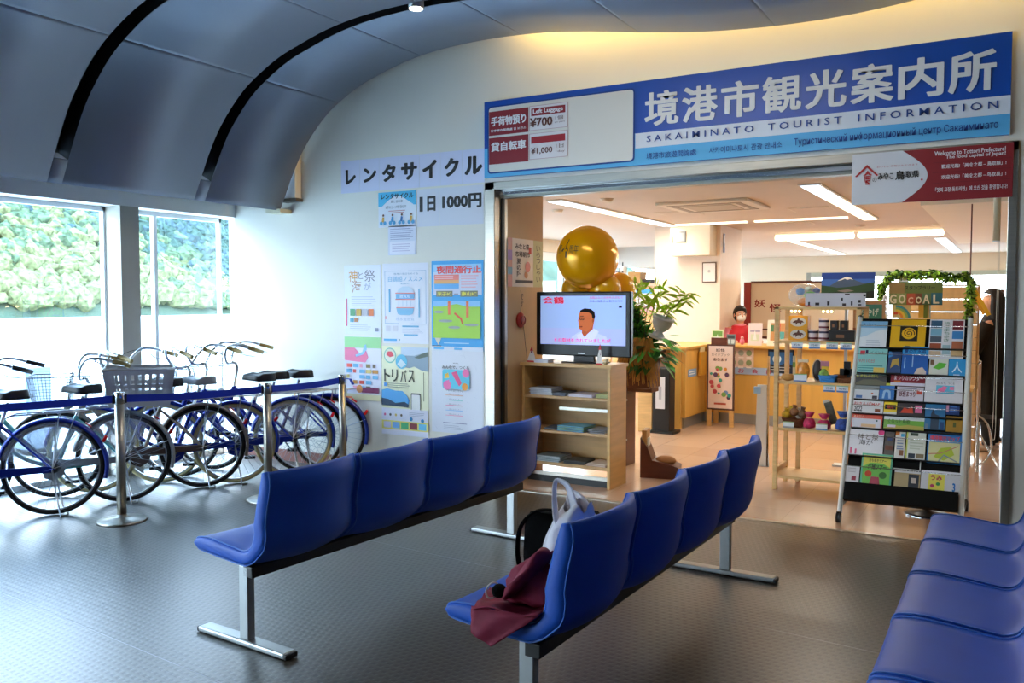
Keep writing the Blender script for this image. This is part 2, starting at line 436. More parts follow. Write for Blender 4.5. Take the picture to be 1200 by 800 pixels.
# ================================================================ BEAM BENCHES
vinyl = M('blue_vinyl', '#1854ba', .5, var=.04, scale=9, bump=.06, bscale=260)
piping = M('blue_piping', '#3a6fc4', .4)
beamm = M('dark_beam', '#3a3a39', .4, .5)
def catmull(pts, n):
    out_ = []
    for i in range(len(pts) - 1):
        p0 = Vector(pts[max(i - 1, 0)]); p1 = Vector(pts[i]); p2 = Vector(pts[i + 1]); p3 = Vector(pts[min(i + 2, len(pts) - 1)])
        for k in range(n):
            t = k / n
            out_.append(.5 * ((2 * p1) + (-p0 + p2) * t + (2 * p0 - 5 * p1 + 4 * p2 - p3) * t * t + (-p0 + 3 * p1 - 3 * p2 + p3) * t ** 3))
    out_.append(Vector(pts[-1])); return out_
# side profile: (v toward the sitter's front, z); local x = -v
UP = [(.318, .408), (.300, .428), (.22, .436), (.10, .425), (-.02, .414), (-.085, .426), (-.125, .475), (-.150, .56), (-.172, .65), (-.195, .735), (-.212, .785)]
LO = [(.318, .400), (.300, .378), (.22, .368), (.10, .358), (-.02, .352), (-.11, .366), (-.178, .425), (-.208, .52), (-.228, .63), (-.250, .735), (-.238, .792)]
U3 = catmull([(a, 0, b) for a, b in UP], 3); L3 = catmull([(a, 0, b) for a, b in LO], 3)
def seat_mesh(wd=.528, N=14):
    mb = MB(); n = len(U3); us = []
    for i in range(N + 1):
        us.append(-wd / 2 + wd * (.5 - .5 * math.cos(math.pi * i / N)) if False else None)
    e = .014
    us = [(-wd / 2, .45), (-wd / 2 + .004, .78), (-wd / 2 + e, 1.0)] + [(-wd / 2 + e + (wd - 2 * e) * k / 10, 1) for k in range(1, 10)] + [(wd / 2 - e, 1), (wd / 2 - .004, .78), (wd / 2, .45)]
    vs = []
    def shape(p, u, sc, mid):
        q = mid + (p - mid) * sc
        back = min(1, max(0, (p.z - .36) / .20)) * min(1, max(0, (.05 - p.x) / .14)); k = (2 * u / wd) ** 2; low = max(0, min(1, (-p.x - .02) / .12)) * max(0, 1 - max(0, p.z - .36) / .16)
        x = -q.x - .072 * k * back - .03 * k * low; z = q.z + .006 * k * (1 - back) + .030 * k * low - .012 * k * back * back + .010 * max(0, u / wd) * back
        return (x, u, z)
    for u, sc in us:
        for i in range(n):
            mid = (U3[i] + L3[i]) / 2
            vs.append(shape(U3[i], u, sc, mid))
        for i in range(n):
            mid = (U3[i] + L3[i]) / 2
            vs.append(shape(L3[i], u, sc, mid))
    fs = []; m = 2 * n
    loop = list(range(n)) + [n + i for i in range(n - 1, -1, -1)]
    for s in range(len(us) - 1):
        for k in range(m):
            a, b = loop[k], loop[(k + 1) % m]
            fs.append((s * m + a, s * m + b, (s + 1) * m + b, (s + 1) * m + a))
    for s in (0, len(us) - 1):
        for i in range(n - 1):
            q = (s * m + i, s * m + i + 1, s * m + n + i + 1, s * m + n + i); fs.append(q if s else q[::-1])
    mb.add(vs, fs, vinyl, True)
    pips = [MB(), MB()]
    for sgn in (-1, 1):
        u = sgn * (wd / 2 - e + .002)
        pts = []
        for L_, rng in ((U3, range(n)), (L3, range(n - 1, -1, -1))):
            for i in rng:
                mid = (U3[i] + L3[i]) / 2; d = (L_[i] - mid).normalized() * .0015 if (L_[i] - mid).length > 1e-6 else Vector((0, 0, 0))
                pts.append(shape(L_[i] + d, u, 1, mid))
        pip = pips[(sgn + 1) // 2]; pip.tube(pts, .0032, piping, 6, closed=True)
    return mb, pips
_sm, _pm = seat_mesh()
proto_seat = _sm.build('seat'); proto_pips = [p_.build('piping', proto_seat) for p_ in _pm]
def bench(label, loc, rz, n, leg2, y0, group, first=[True]):
    t = thing('beam_bench', label, 'bench', loc, rz, group)
    L = y0 + n * .54
    q = MB(); q.b2(.0, .06, y0 + .02, L - .02, .305, .354, beamm, .004); q.build('beam', t)
    for yl in (0, leg2):
        lg = MB(); lg.b2(-.028, .028, yl - .02, yl + .02, .03, .352, alu, .004); lo = lg.build('leg', t)
        ft = MB(); ft.b2(-.30, .27, yl - .035, yl + .035, .004, .03, alu, .008); fo = ft.build('foot', lo)
        cp = MB(); cp.b2(-.312, -.296, yl - .033, yl + .033, .003, .026, black, .005); cp.b2(.266, .282, yl - .033, yl + .033, .003, .026, black, .005); cp.build('end_cap', lo)
    for i in range(n):
        if first[0]: s = proto_seat; first[0] = False
        else:
            s = proto_seat.copy(); col.objects.link(s)
            for pp in proto_pips: c_ = pp.copy(); col.objects.link(c_); c_.parent = s
        s.parent = t; s.location = (0, y0 + .27 + .54 * i, 0)
        bk = MB(); bk.b2(-.12, .05, y0 + .24 + .54 * i, y0 + .30 + .54 * i, .350, .366, beamm); bk.build('bracket', t)
    return t
bench('long blue four-seat bench on grey steel legs nearest the bicycles', (-2.865, 2.64, 0), R(-4.0), 4, 2.06, -.04, None)
bench('blue four-seat bench in the middle, carrying the bags and the red cloth', (-1.40, 2.53, 0), R(-1.6), 4, 2.12, -.05, None)
bench('blue bench cut off by the lower right corner, only its seat cushions in view', (-.02, 2.66, 0), R(0), 5, 2.0, -.62 + .04, None)

# ================================================================ THINGS LEFT ON THE BENCH
def grid_cloth(mb, P4, mat, nu=10, nv=10, th=.006, fold=.012, fr=7, ph=0, sag=0):
    """draped cloth between four corners (a,b,c,d) with folds, built with thickness"""
    a, b, c, d = [Vector(p) for p in P4]; nrm = (b - a).cross(d - a).normalized(); vs = []
    for s in (0, 1):
        for j in range(nv + 1):
            v = j / nv
            for i in range(nu + 1):
                u = i / nu
                p = a * (1 - u) * (1 - v) + b * u * (1 - v) + c * u * v + d * (1 - u) * v
                o = fold * math.sin(fr * u + ph + 1.7 * v) + fold * .5 * math.sin(fr * 1.7 * v + ph * 2 + u * 3) + sag * math.sin(math.pi * u) * math.sin(math.pi * v)
                vs.append(p + nrm * (o + (th if s else 0)))
    W = nu + 1; S = W * (nv + 1); fs = []
    for j in range(nv):
        for i in range(nu):
            k = j * W + i; fs.append((k, k + W, k + W + 1, k + 1)); fs.append((S + k, S + k + 1, S + k + W + 1, S + k + W))
    for i in range(nu): fs.append((i, i + 1, S + i + 1, S + i)); k = nv * W + i; fs.append((k, S + k, S + k + 1, k + 1))
    for j in range(nv): k = j * W; fs.append((k, S + k, S + k + W, k + W)); k = j * W + nu; fs.append((k, k + W, S + k + W, S + k))
    mb.add(vs, fs, mat, True)
maroon = M('maroon_cloth', '#7a1030', .75, var=.1, scale=20, bump=.1, bscale=180)
plast = M('milky_plastic_film', '#e9e4ea', .28, var=.03, scale=6, bump=.6, bscale=22, coat=.3)
nylon = M('black_nylon', '#060607', .9, spec=.1, bump=.2, bscale=200)
# white plastic carrier bag, standing against the backrest
t = thing('carrier_bag', 'white plastic carrier bag standing on the middle bench against its backrest', 'bag', (-1.425, 2.79, .436), R(-6))
mb = MB(); secs = []
for k in range(15):
    z = k / 14; H = .33 * z
    wx = .062 * (1 - .35 * z ** 1.6) + .018 * math.sin(3.0 * z); wy = (.075 + .035 * min(1, 1.6 * z)) * (1 - .55 * max(0, (z - .8) / .2) ** 2); cx = .085 * z ** 1.1; ring = []
    for i in range(28):
        a = 2 * math.pi * i / 28; cr_ = 1 + .07 * math.sin(5 * a + 6 * z) + .04 * math.sin(9 * a - 9 * z)
        ring.append((cx + wx * cr_ * math.cos(a) * abs(math.cos(a)) ** -.25 if abs(math.cos(a)) > .05 else cx, wy * cr_ * math.sin(a), H + (.018 * math.sin(4 * a) * z)))
    secs.append(ring)
vs = [p for r_ in secs for p in r_]; fs = [tuple(range(28))[::-1]]
for k in range(14):
    for i in range(28): j = (i + 1) % 28; fs.append((k * 28 + i, k * 28 + j, (k + 1) * 28 + j, (k + 1) * 28 + i))
mb.add(vs, fs, plast, True); o = mb.build('body', t)
for (yy, hh) in ((-.05, .42), (.045, .36)):
    q = MB(); pts = catmull([(.07, yy - .03, .24), (.04, yy - .025, .31), (.02, yy, hh - .015), (.035, yy + .01, hh), (.07, yy + .02, hh - .03), (.10, yy + .03, .27)], 4)
    q.tube(pts, [.030 - .017 * math.sin(math.pi * i / (len(pts) - 1)) for i in range(len(pts))], plast, 8, flat=.3); q.build('handle', t)
# black shoulder bag
t = thing('shoulder_bag', 'black fabric shoulder bag on the middle bench behind the white carrier bag', 'bag', (-1.50, 3.00, .436), R(8))
mb = MB(); vs = []; n = 20
for k in range(9):
    z = k / 8
    for i in range(n):
        a = 2 * math.pi * i / n; c_, s_ = math.cos(a), math.sin(a); e = .45
        wx = .15 * (1 + .06 * math.sin(3.1 * z)) * (1 if z < .85 else 1 - .8 * (z - .85)); wy = .075 * (1 + .1 * math.sin(3 * z)) * (1 if z < .75 else 1 - 1.6 * (z - .75))
        vs.append((math.copysign(abs(c_) ** e, c_) * wx, math.copysign(abs(s_) ** e, s_) * wy + .01 * math.sin(7 * z + a), .235 * z + .01 * math.sin(2 * a) * z))
fs = [tuple(range(n))[::-1], tuple(8 * n + k for k in range(n))] + [(k * n + i, k * n + (i + 1) % n, (k + 1) * n + (i + 1) % n, (k + 1) * n + i) for k in range(8) for i in range(n)]
mb.add(vs, fs, nylon, True); mb.build('body', t)
q = MB(); q.tube(catmull([(-.165, -.05, -.004), (-.175, -.06, .08), (-.165, -.05, .18), (-.10, -.04, .245), (.0, -.03, .25)], 5), .020, nylon, 8, flat=.3); q.build('strap', t)
q = MB(); q.tube([(-.1, -.05, .236), (-.02, -.04, .245), (.1, -.03, .24)], .004, darkgrey, 6); q.build('zip', t)
# maroon cloth / jacket spilling over the seat edge
t = thing('maroon_jacket', 'crumpled maroon red jacket hanging over the near edge of the middle bench seat', 'jacket', (-1.45, 2.60, .436))
mb = MB()
grid_cloth(mb, [(-.18, .05, .03), (.11, .12, .02), (.12, -.14, .025), (-.13, -.155, .022)], maroon, 14, 12, .006, .010, 9, .4, .02)
grid_cloth(mb, [(-.13, -.155, .026), (.12, -.14, .030), (-.03, -.185, -.085), (-.115, -.185, -.055)], maroon, 12, 8, .006, .006, 8, .3)
vs = []; n = 22     # bunched body with folds
for k in range(13):
    v = k / 12
    for i in range(n):
        a = 2 * math.pi * i / n
        rr = (.105 + .022 * math.sin(3 * a + 4 * v) + .009 * math.sin(8 * a)) * math.sin(math.pi * (.12 + .86 * v)) ** .6
        x = -.05 + .13 * v; z = .06 + .12 * v
        vs.append((x + rr * .55 * math.cos(a) * .6, .0 + .01 * v + rr * math.sin(a), max(.004, z + rr * .75 * math.cos(a))))
fs = [tuple(range(n))[::-1], tuple(12 * n + k for k in range(n))] + [(k * n + i, k * n + (i + 1) % n, (k + 1) * n + (i + 1) % n, (k + 1) * n + i) for k in range(12) for i in range(n)]
mb.add(vs, fs, maroon, True)
vs = []; n = 26
for k in range(15):
    th = math.pi * k / 14
    for i in range(n):
        a = 2 * math.pi * i / n; w_ = 1 + .10 * math.sin(5 * a + 3 * th) + .06 * math.sin(9 * a - 5 * th) + .08 * math.sin(4 * th)
        vs.append((.015 + .105 * w_ * math.sin(th) * math.cos(a), .04 + .09 * w_ * math.sin(th) * math.sin(a), max(.006, .065 + .075 * w_ * math.cos(th))))
mb.add(vs, [(k * n + i, (k + 1) * n + i, (k + 1) * n + (i + 1) % n, k * n + (i + 1) % n) for k in range(14) for i in range(n)], maroon, True)
mb.build('cloth', t)
q = MB(); q.ball((-.065, -.075, .065), (.026, .028, .024), nylon, 14, 10); q.build('black_lining', t)
q = MB(); q.tube([(-.085 + .010 * math.cos(a), -.085 + .028 * math.cos(a), .066 + .027 * math.sin(a)) for a in [2 * math.pi * i / 24 for i in range(24)]], .003, white, 6, closed=True); q.build('white_rim', t)

# ================================================================ BARRIER POSTS
beltm = M('blue_belt_webbing', '#0a34c4', .6, bump=.1, bscale=400)
def post(label, x, y, nxt, dangle=False):
    t = thing('barrier_post', label, 'barrier post', (x, y, 0))
    q = MB(); q.lathe([(.16, .0), (.165, .006), (.15, .014), (.06, .026), (.035, .034), (.03, .05)], metal, 32); q.build('base', t)
    q = MB(); q.lathe([(.031, .034), (.031, .80)], metal, 20); q.build('pole', t)
    q = MB(); q.lathe([(.031, .80), (.034, .803), (.034, .87), (.031, .88), (.0001, .882)], chrome, 20); q.build('belt_head', t)
    if nxt:
        a = Vector((0, 0, .835)); b = Vector((nxt[0] - x, nxt[1] - y, .835)); d = (b - a).normalized(); side = Vector((-d.y, d.x, 0))
        q = MB(); vs = []; N = 14
        for i in range(N + 1):
            u = i / N; p = a + d * .04 + (b - a - d * .08) * u; p.z -= .012 * math.sin(math.pi * u)
            for s_ in (-1, 1):
                for h in (-.025, .025): vs.append(p + side * (.001 * s_) + Vector((0, 0, h)))
        fs = []
        for i in range(N):
            k = 4 * i; fs += [(k, k + 1, k + 5, k + 4), (k + 2, k + 6, k + 7, k + 3), (k, k + 4, k + 6, k + 2), (k + 1, k + 3, k + 7, k + 5)]
        q.add(vs, fs, beltm); q.build('belt', t)
        q = MB()
        ra = math.atan2(d.y, d.x); q.box(a + d * .037, (.016, .02, .06), black, (0, 0, ra)); q.box(b - d * .037, (.016, .02, .06), black, (0, 0, ra)); q.build('belt_clip', t)
    if dangle:
        q = MB(); q.tube([(.02, .01, .85), (.07, .02, .845), (.10, .02, .80)], .020, beltm, 8, flat=.15); q.build('belt_end', t)
    return t
PS = [(-5.80, 2.52), (-5.235, 3.727), (-4.845, 4.69), (-4.86, 5.55)]
post('steel barrier post with blue belt just outside the left picture edge', *PS[0], PS[1])
post('steel barrier post with round base, leftmost in the picture, in front of the mint bicycle', *PS[1], PS[2])
post('steel barrier post behind the near end of the long blue bench', *PS[2], PS[3])
post('steel barrier post standing by the wall posters at the end of the blue belt', *PS[3], None, True)
# ================================================================ BICYCLES
tyre_b = M('black_tyre', '#101113', .8); tyre_c = M('cream_tyre', '#b9ac7e', .75); rimm = M('alloy_rim', '#c4c7cb', .3, .9)
gripb = M('grip_black', '#0c0c0d', .6); gript = M('grip_tan', '#8f7a45', .6)
redr = M('red_reflector', '#d6181c', .25); saddle_m = M('saddle_black', '#141619', .4, bump=.1, bscale=100); saddle_g = M('saddle_silver', '#8d9296', .4)
wirem = M('wire_steel', '#9aa0a6', .35, .8); guard = M('clear_skirt_guard', '#c9ced2', .3, alpha=.2)
hubm = M('hub_steel', '#6b6f73', .4, .9)
def wheel(parent, x, tyre, name, rear):
    w_ = MB(); n = 40; rw = .330
    ring = [(x + (rw - .018) * math.cos(2 * math.pi * i / n), 0, rw + (rw - .018) * math.sin(2 * math.pi * i / n)) for i in range(n)]
    w_.tube(ring, .0175, tyre, 8, closed=True); wo = w_.build(name, parent); 
    q = MB(); vs = []; fs = []
    for i in range(n):
        a = 2 * math.pi * i / n
        for (r_, y) in ((.306, -.012), (.306, .012), (.290, .011), (.290, -.011)): vs.append((x + r_ * math.cos(a), y, rw + r_ * math.sin(a)))
    for i in range(n):
        j = (i + 1) % n
        for k in range(4): k2 = (k + 1) % 4; fs.append((4 * i + k, 4 * i + k2, 4 * j + k2, 4 * j + k))
    q.add(vs, fs, rimm, False); q.build('rim', wo)
    q = MB(); q.cyl((x, -.05, rw), (x, .05, rw), .018, hubm, 12); q.cyl((x, -.034, rw), (x, -.028, rw), .034, hubm, 14); q.cyl((x, .028, rw), (x, .034, rw), .034, hubm, 14)
    if rear: q.cyl((x, -.07, rw), (x, -.05, rw), .045, hubm, 16)
    q.build('hub', wo)
    q = MB()
    for i in range(32):
        a = 2 * math.pi * i / 32; s_ = .031 if i % 2 else -.031; b = a + (.55 if (i // 2) % 2 else -.55)
        q.tube([(x + .03 * math.cos(b), s_, rw + .03 * math.sin(b)), (x + .292 * math.cos(a), 0, rw + .292 * math.sin(a))], .0013, wirem, 3, cap=False)
    q.build('spokes', wo)
    return wo
def fender(parent, x, a0, a1, mat, name='mudguard'):
    q = MB(); vs = []; fs = []; n = 26; r_ = .352; prof_ = [(-.029, -.024), (-.024, -.004), (0, .005), (.024, -.004), (.029, -.024), (.022, -.007), (0, .001), (-.022, -.007)]
    for i in range(n + 1):
        a = a0 + (a1 - a0) * i / n
        for y, d in prof_: vs.append((x + (r_ + d) * math.cos(a), y, .33 + (r_ + d) * math.sin(a)))
    m = len(prof_)
    for i in range(n):
        for k in range(m): k2 = (k + 1) % m; fs.append((i * m + k, i * m + k2, (i + 1) * m + k2, (i + 1) * m + k))
    q.add(vs, fs, mat, True)
    for am in (a0 + (a1 - a0) * .8, a0 + (a1 - a0) * .45):
        for s_ in (-1, 1): q.tube([(x, s_ * .055, .33), (x + r_ * math.cos(am), s_ * .022, .33 + r_ * math.sin(am))], .0028, rimm, 5)
    return q.build(name, parent)
def wire_basket(parent, x0, x1, w0, w1, z0, z1, name='wire_basket', mat=None):
    """tapering wire basket, x0..x1 long at the top"""
    mat = mat or wirem; q = MB(); cx = (x0 + x1) / 2; lx = (x1 - x0) / 2
    def rect(f):
        a = lx * (.78 + .22 * f); b = w0 / 2 * (1 - f) + w1 / 2 * f; r_ = .05; pts = []
        for sx, sy, st in ((1, 1, 0), (-1, 1, 90), (-1, -1, 180), (1, -1, 270)):
            for k in range(4):
                an = R(st + 30 * k); pts.append((cx + sx * (a - r_) + r_ * math.cos(an), sy * (b - r_) + r_ * math.sin(an), z0 + (z1 - z0) * f))
        return pts
    for f in (0, .2, .4, .6, .8): q.tube(rect(f), .0016, mat, 4, closed=True)
    q.tube(rect(1), .0045, mat, 6, closed=True)
    lo, hi = rect(0), rect(1)
    def lerp(P_, s):
        n = len(P_); t = s * n; i = int(t) % n; f = t - int(t); return Vector(P_[i]) * (1 - f) + Vector(P_[(i + 1) % n]) * f
    L_ = [0]; 
    n = 16
    for i in range(n):
        a = Vector(lo[i]); b = Vector(lo[(i + 1) % n]); c = Vector(hi[i]); d = Vector(hi[(i + 1) % n]); m = max(1, int((c - d).length / .026))
        for k in range(m): q.tube([a + (b - a) * k / m, c + (d - c) * k / m], .0014, mat, 3, cap=False)
    for k in range(9):
        y = -w0 / 2 + .03 + (w0 - .06) * k / 8; q.tube([(cx - lx * .78, y, z0), (cx + lx * .78, y, z0)], .0015, mat, 3, cap=False)
    return q.build(name, parent)
def bicycle(label, rear, head, frame_hx, tyre, grip, sad=saddle_m, fend=None, basket='wire', crate=False, skirt=False, bar=0, lean=0, turn=0):
    """rear = ground contact of the rear wheel, head = direction of travel"""
    fm = M('frame_' + frame_hx.strip('#'), frame_hx, .28, .35, coat=.5); fe = fend or fm
    t = thing('bicycle', label, 'bicycle', (rear[0], rear[1], 0), math.atan2(head[1], head[0]), 'rental bicycles parked behind the blue belt')
    WB = 1.05; wheel(t, 0, tyre, 'rear_wheel', True); wheel(t, WB, tyre, 'front_wheel', False)
    fender(t, 0, R(12), R(196), fe) if True else None
    fender(t, WB, R(10), R(165), fe)
    q = MB(); BB = (.45, 0, .285); SC = (.31, 0, .66); HB = (.885, 0, .60); HT = (.845, 0, .74)
    q.tube(catmull([HT, (.74, 0, .60), (.60, 0, .43), (.50, 0, .34), BB], 5), .017, fm, 8)
    q.tube(catmull([HB, (.78, 0, .47), (.64, 0, .36), (.52, 0, .31), BB], 5), .015, fm, 8)
    q.tube([BB, SC], .016, fm, 8); q.tube([HB, HT], .021, fm, 10); q.tube([BB, (.45, .04, .285)], .024, fm, 10); q.tube([BB, (.45, -.04, .285)], .024, fm, 10)
    for s_ in (-1, 1):
        q.tube([(.43, s_ * .02, .285), (.36, s_ * .045, .29), (0, s_ * .058, .33)], .010, fm, 6); q.tube([(.315, s_ * .018, .64), (.2, s_ * .05, .54), (0, s_ * .058, .33)], .008, fm, 6)
        q.tube(catmull([(.887, s_ * .012, .59), (.90, s_ * .045, .56), (.96, s_ * .052, .45), (WB, s_ * .055, .33)], 3), .011, fm, 6)
    q.build('frame', t)
    q = MB(); q.tube([SC, (.265, 0, .80)], .0125, rimm, 8); so = q.build('seat_post', t)
    q = MB(); vs = []; n = 20                                     # saddle: broad rear, narrow nose
    for k in range(5):
        f = k / 4
        for i in range(n):
            a = 2 * math.pi * i / n; cx_ = math.cos(a); wd = (.095 if cx_ < 0 else .095 * (1 - cx_) ** 1.4 + .018) ; wd *= (1 - .08 * f)
            vs.append((.27 + .14 * cx_ * (1 - .1 * f), wd * math.sin(a), .825 + .045 * math.sin(math.pi / 2 * f) + (.018 if cx_ < -.3 else 0) * f + .012 * max(0, cx_)))
        # rings shrink to a soft top
    for k in range(3):
        f = (k + 1) / 3
        for i in range(n):
            a = 2 * math.pi * i / n; cx_ = math.cos(a); wd = (.095 if cx_ < 0 else .095 * (1 - cx_) ** 1.4 + .018) * .92 * (1 - .85 * f)
            vs.append((.27 + .126 * cx_ * (1 - .6 * f), wd * math.sin(a), .870 + .018 * f + (.018 if cx_ < -.3 else 0) * (1 - f) + .012 * max(0, cx_)))
    rows = 8; fs = [tuple(range(n))[::-1], tuple((rows - 1) * n + k for k in range(n))] + [(k * n + i, k * n + (i + 1) % n, (k + 1) * n + (i + 1) % n, (k + 1) * n + i) for k in range(rows - 1) for i in range(n)]
    q.add(vs, fs, sad, True); q.build('saddle', t)
    # handlebar and stem
    q = MB(); zt = .97 + bar; q.tube([(.845, 0, .74), (.815, 0, .86 + bar), (.83, 0, .90 + bar), (.86, 0, .905 + bar)], .0125, rimm, 8)
    right = [(.862, 0, .902 + bar), (.872, .05, .898 + bar), (.885, .12, .920 + bar), (.880, .20, .995 + bar), (.835, .27, 1.065 + bar), (.75, .300, 1.070 + bar), (.66, .31, 1.045 + bar)]
    for s_ in (-1, 1): q.tube(catmull([(a, s_ * b, c) for a, b, c in right], 4), .011, rimm, 8)
    hb = q.build('handlebar', t)
    for s_ in (-1, 1):
        g_ = MB(); g_.tube([(.665, s_ * .309, 1.046 + bar), (.60, s_ * .320, 1.028 + bar), (.545, s_ * .330, 1.010 + bar)], [.0155, .017, .0165], grip, 10); g_.build('grip', hb)
        b_ = MB(); b_.tube(catmull([(.75, s_ * .27, 1.035 + bar), (.74, s_ * .285, 1.005 + bar), (.69, s_ * .31, .985 + bar), (.60, s_ * .34, .975 + bar)], 3), .0045, rimm, 6)
        b_.tube(catmull([(.75, s_ * .27, 1.03 + bar), (.85, s_ * .20, 1.06 + bar), (.93, s_ * .08, .97 + bar), (.89, 0, .74)], 4), .0022, black, 4, cap=False); b_.build('brake_lever', hb)
    q = MB(); q.lathe([(.001, 0), (.02, .002), (.026, .014), (.018, .024), (.001, .028)], chrome, 12, (.78, .255, 1.055 + bar)); q.cyl((.78, .255, 1.04 + bar), (.78, .255, 1.06 + bar), .006, chrome, 8); q.build('bell', hb)
    if turn:
        pv = Vector((.85, 0, 0)); hb.rotation_euler[2] = R(turn); hb.location = pv - Matrix.Rotation(R(turn), 3, 'Z') @ pv
    # carrier over the rear wheel
    q = MB(); zr = .715
    for s_ in (-1, 1):
        q.tube([(.28, s_ * .045, zr - .02), (.22, s_ * .06, zr), (-.20, s_ * .06, zr + .012), (-.23, 0, zr + .012)], .0055, rimm, 6)
        q.tube([(0, s_ * .062, .33), (-.05, s_ * .06, zr)], .0045, rimm, 6); q.tube([(0, s_ * .062, .33), (-.16, s_ * .06, zr)], .0035, rimm, 6)
    for k in range(4): q.tube([(.16 - .1 * k, -.06, zr), (.16 - .1 * k, .06, zr)], .0035, rimm, 5)
    q.build('rear_carrier', t)
    # chain case, cranks, pedals
    q = MB(); q.prism([(.54, .285), (.52, .345), (.46, .368), (.38, .352), (.02, .352), (-.02, .33), (.02, .308), (.38, .30), (.40, .24), (.46, .205), (.52, .225)], .048, .066, fe if frame_hx != '#8f8176' else M('brown_case', '#4d3a33', .5), Matrix(((1, 0, 0, 0), (0, 0, 1, 0), (0, 1, 0, 0), (0, 0, 0, 1)))); q.build('chain_case', t)
    q = MB(); q.tube([(.45, -.075, .285), (.45, .085, .285)], .009, hubm, 8)
    q.tube([(.45, -.075, .285), (.36, -.08, .16)], .008, hubm, 6); q.tube([(.45, .085, .285), (.54, .09, .41)], .008, hubm, 6); q.build('crank', t)
    for (a, y, z) in ((.36, -.125, .16), (.54, .135, .41)):
        q = MB(); q.box((a, y, z), (.09, .075, .024), black, bev=.005); q.build('pedal', t)
    # two-legged stand
    q = MB(); 
    for s_ in (-1, 1): q.tube([(0, s_ * .07, .33), (-.02, s_ * .085, .18), (-.05, s_ * .11, .008)], .006, rimm, 6)
    q.tube([(-.05, -.11, .008), (-.085, -.09, .007), (-.085, .09, .007), (-.05, .11, .008)], .006, rimm, 6); q.build('kickstand', t)
    a = R(150); q = MB(); cx_, cz_ = .372 * math.cos(a), .33 + .372 * math.sin(a); q.box((cx_ - .008, 0, cz_), (.022, .05, .045), redr, (0, -R(30), 0), .006)
    q.build('reflector', t)
    a = R(128); q = MB(); q.box((.37 * math.cos(a), 0, .33 + .37 * math.sin(a)), (.05, .035, .008), redr, (0, -(R(128) - math.pi / 2), 0)); q.build('reflective_sticker', t)
    q = MB(); q.lathe([(.02, 0), (.03, .03), (.032, .06)], rimm, 14, mx=Matrix.Translation((.93, 0, .70)) @ Matrix.Rotation(R(90), 4, 'Y')); q.build('front_lamp', t)
    if basket == 'wire': wire_basket(t, .93, 1.22, .26, .36, .70, .93)
    if basket == 'dark': wire_basket(t, .93, 1.22, .26, .36, .70, .93, mat=M('dark_wire', '#2c2d30', .5, .5))
    if crate:
        gm = M('grey_crate_plastic', '#a5a8ab', .5); q = MB(); x0, x1, y0, y1, z0, z1 = -.36, .12, -.20, .20, .725, 1.0
        q.b2(x0 + .04, x1 - .04, y0 + .03, y1 - .03, z0, z0 + .012, gm)
        def side(a, b, c, d):  # lower a-b, upper c-d : slotted panel
            a, b, c, d = map(Vector, (a, b, c, d)); nrm = (b - a).cross(d - a).normalized() * .004
            def bar_(u0, u1, v0, v1):
                pt = lambda u, v: (a * (1 - u) + b * u) * (1 - v) + (d * (1 - u) + c * u) * v
                ps = [pt(u0, v0), pt(u1, v0), pt(u1, v1), pt(u0, v1)]
                q.add([p - nrm for p in ps] + [p + nrm for p in ps], [(0, 3, 2, 1), (4, 5, 6, 7), (0, 1, 5, 4), (1, 2, 6, 5), (2, 3, 7, 6), (3, 0, 4, 7)], gm)
            bar_(0, 1, 0, .32); bar_(0, 1, .50, .60); bar_(0, 1, .86, 1)
            n = 9
            for i in range(n + 1): u = (i / n) * .96; bar_(u, u + .04, .32, .86)
            bar_(0, .10, .3, .9); bar_(.90, 1, .3, .9)
        lo = [(x0 + .04, y0 + .03, z0), (x1 - .04, y0 + .03, z0), (x1 - .04, y1 - .03, z0), (x0 + .04, y1 - .03, z0)]; hi = [(x0, y0, z1), (x1, y0, z1), (x1, y1, z1), (x0, y1, z1)]
        for i in range(4): j = (i + 1) % 4; side(lo[i], lo[j], hi[j], hi[i])
        for i in range(4): j = (i + 1) % 4; q.tube([hi[i], hi[j]], .009, gm, 6)
        q.build('plastic_basket', t)
    if skirt:
        for s_ in (-1, 1):
            q = MB(); pts = [(0, .33)] + [(.325 * math.cos(R(a)), .33 + .325 * math.sin(R(a))) for a in range(15, 130, 8)]
            q.prism(pts, s_ * .040, s_ * .0415, guard, Matrix(((1, 0, 0, 0), (0, 0, 1, 0), (0, 1, 0, 0), (0, 0, 0, 1)))); q.build('skirt_guard', t)
    if lean: t.rotation_euler[0] = lean
    return t
def hd(deg): return (-math.cos(R(deg)), -math.sin(R(deg)))
blue = '#0a2a9c'
bicycle('blue bicycle at the left picture edge, its black rear wheel nearest the camera', (-5.80, 3.60), hd(52), blue, tyre_b, gripb, skirt=True, basket=None)
bicycle('mint green bicycle with a big grey plastic basket over its rear wheel', (-5.72, 4.10), hd(52), '#5fb3ad', tyre_b, gripb, fend=M('silver_guard', '#a9adb0', .35, .7), crate=True, skirt=True, basket=None)
bicycle('silver brown bicycle with black tyres and wire front basket', (-5.62, 4.74), hd(50), '#8f8176', tyre_b, gript, sad=saddle_m, fend=M('brown_silver_guard', '#8d817b', .3, .6), bar=0, basket='dark', turn=8)
bicycle('blue bicycle with cream tyres directly behind the silver brown one', (-5.52, 4.98), hd(50), blue, tyre_c, gript, sad=saddle_g, bar=.04, turn=-28)
bicycle('blue cream-tyred bicycle seen behind the second barrier post', (-5.30, 5.42), hd(44), blue, tyre_c, gript, skirt=True, bar=.05, turn=-30)
bicycle('blue bicycle half hidden, two tail reflectors side by side with its neighbour', (-5.32, 5.60), hd(40), blue, tyre_b, gript, bar=.06, basket='wire', turn=-20)
bicycle('blue bicycle with silver and black saddle, farthest right against the wall', (-5.22, 5.78), hd(28), blue, tyre_b, gript, sad=saddle_m, bar=.05, turn=10)
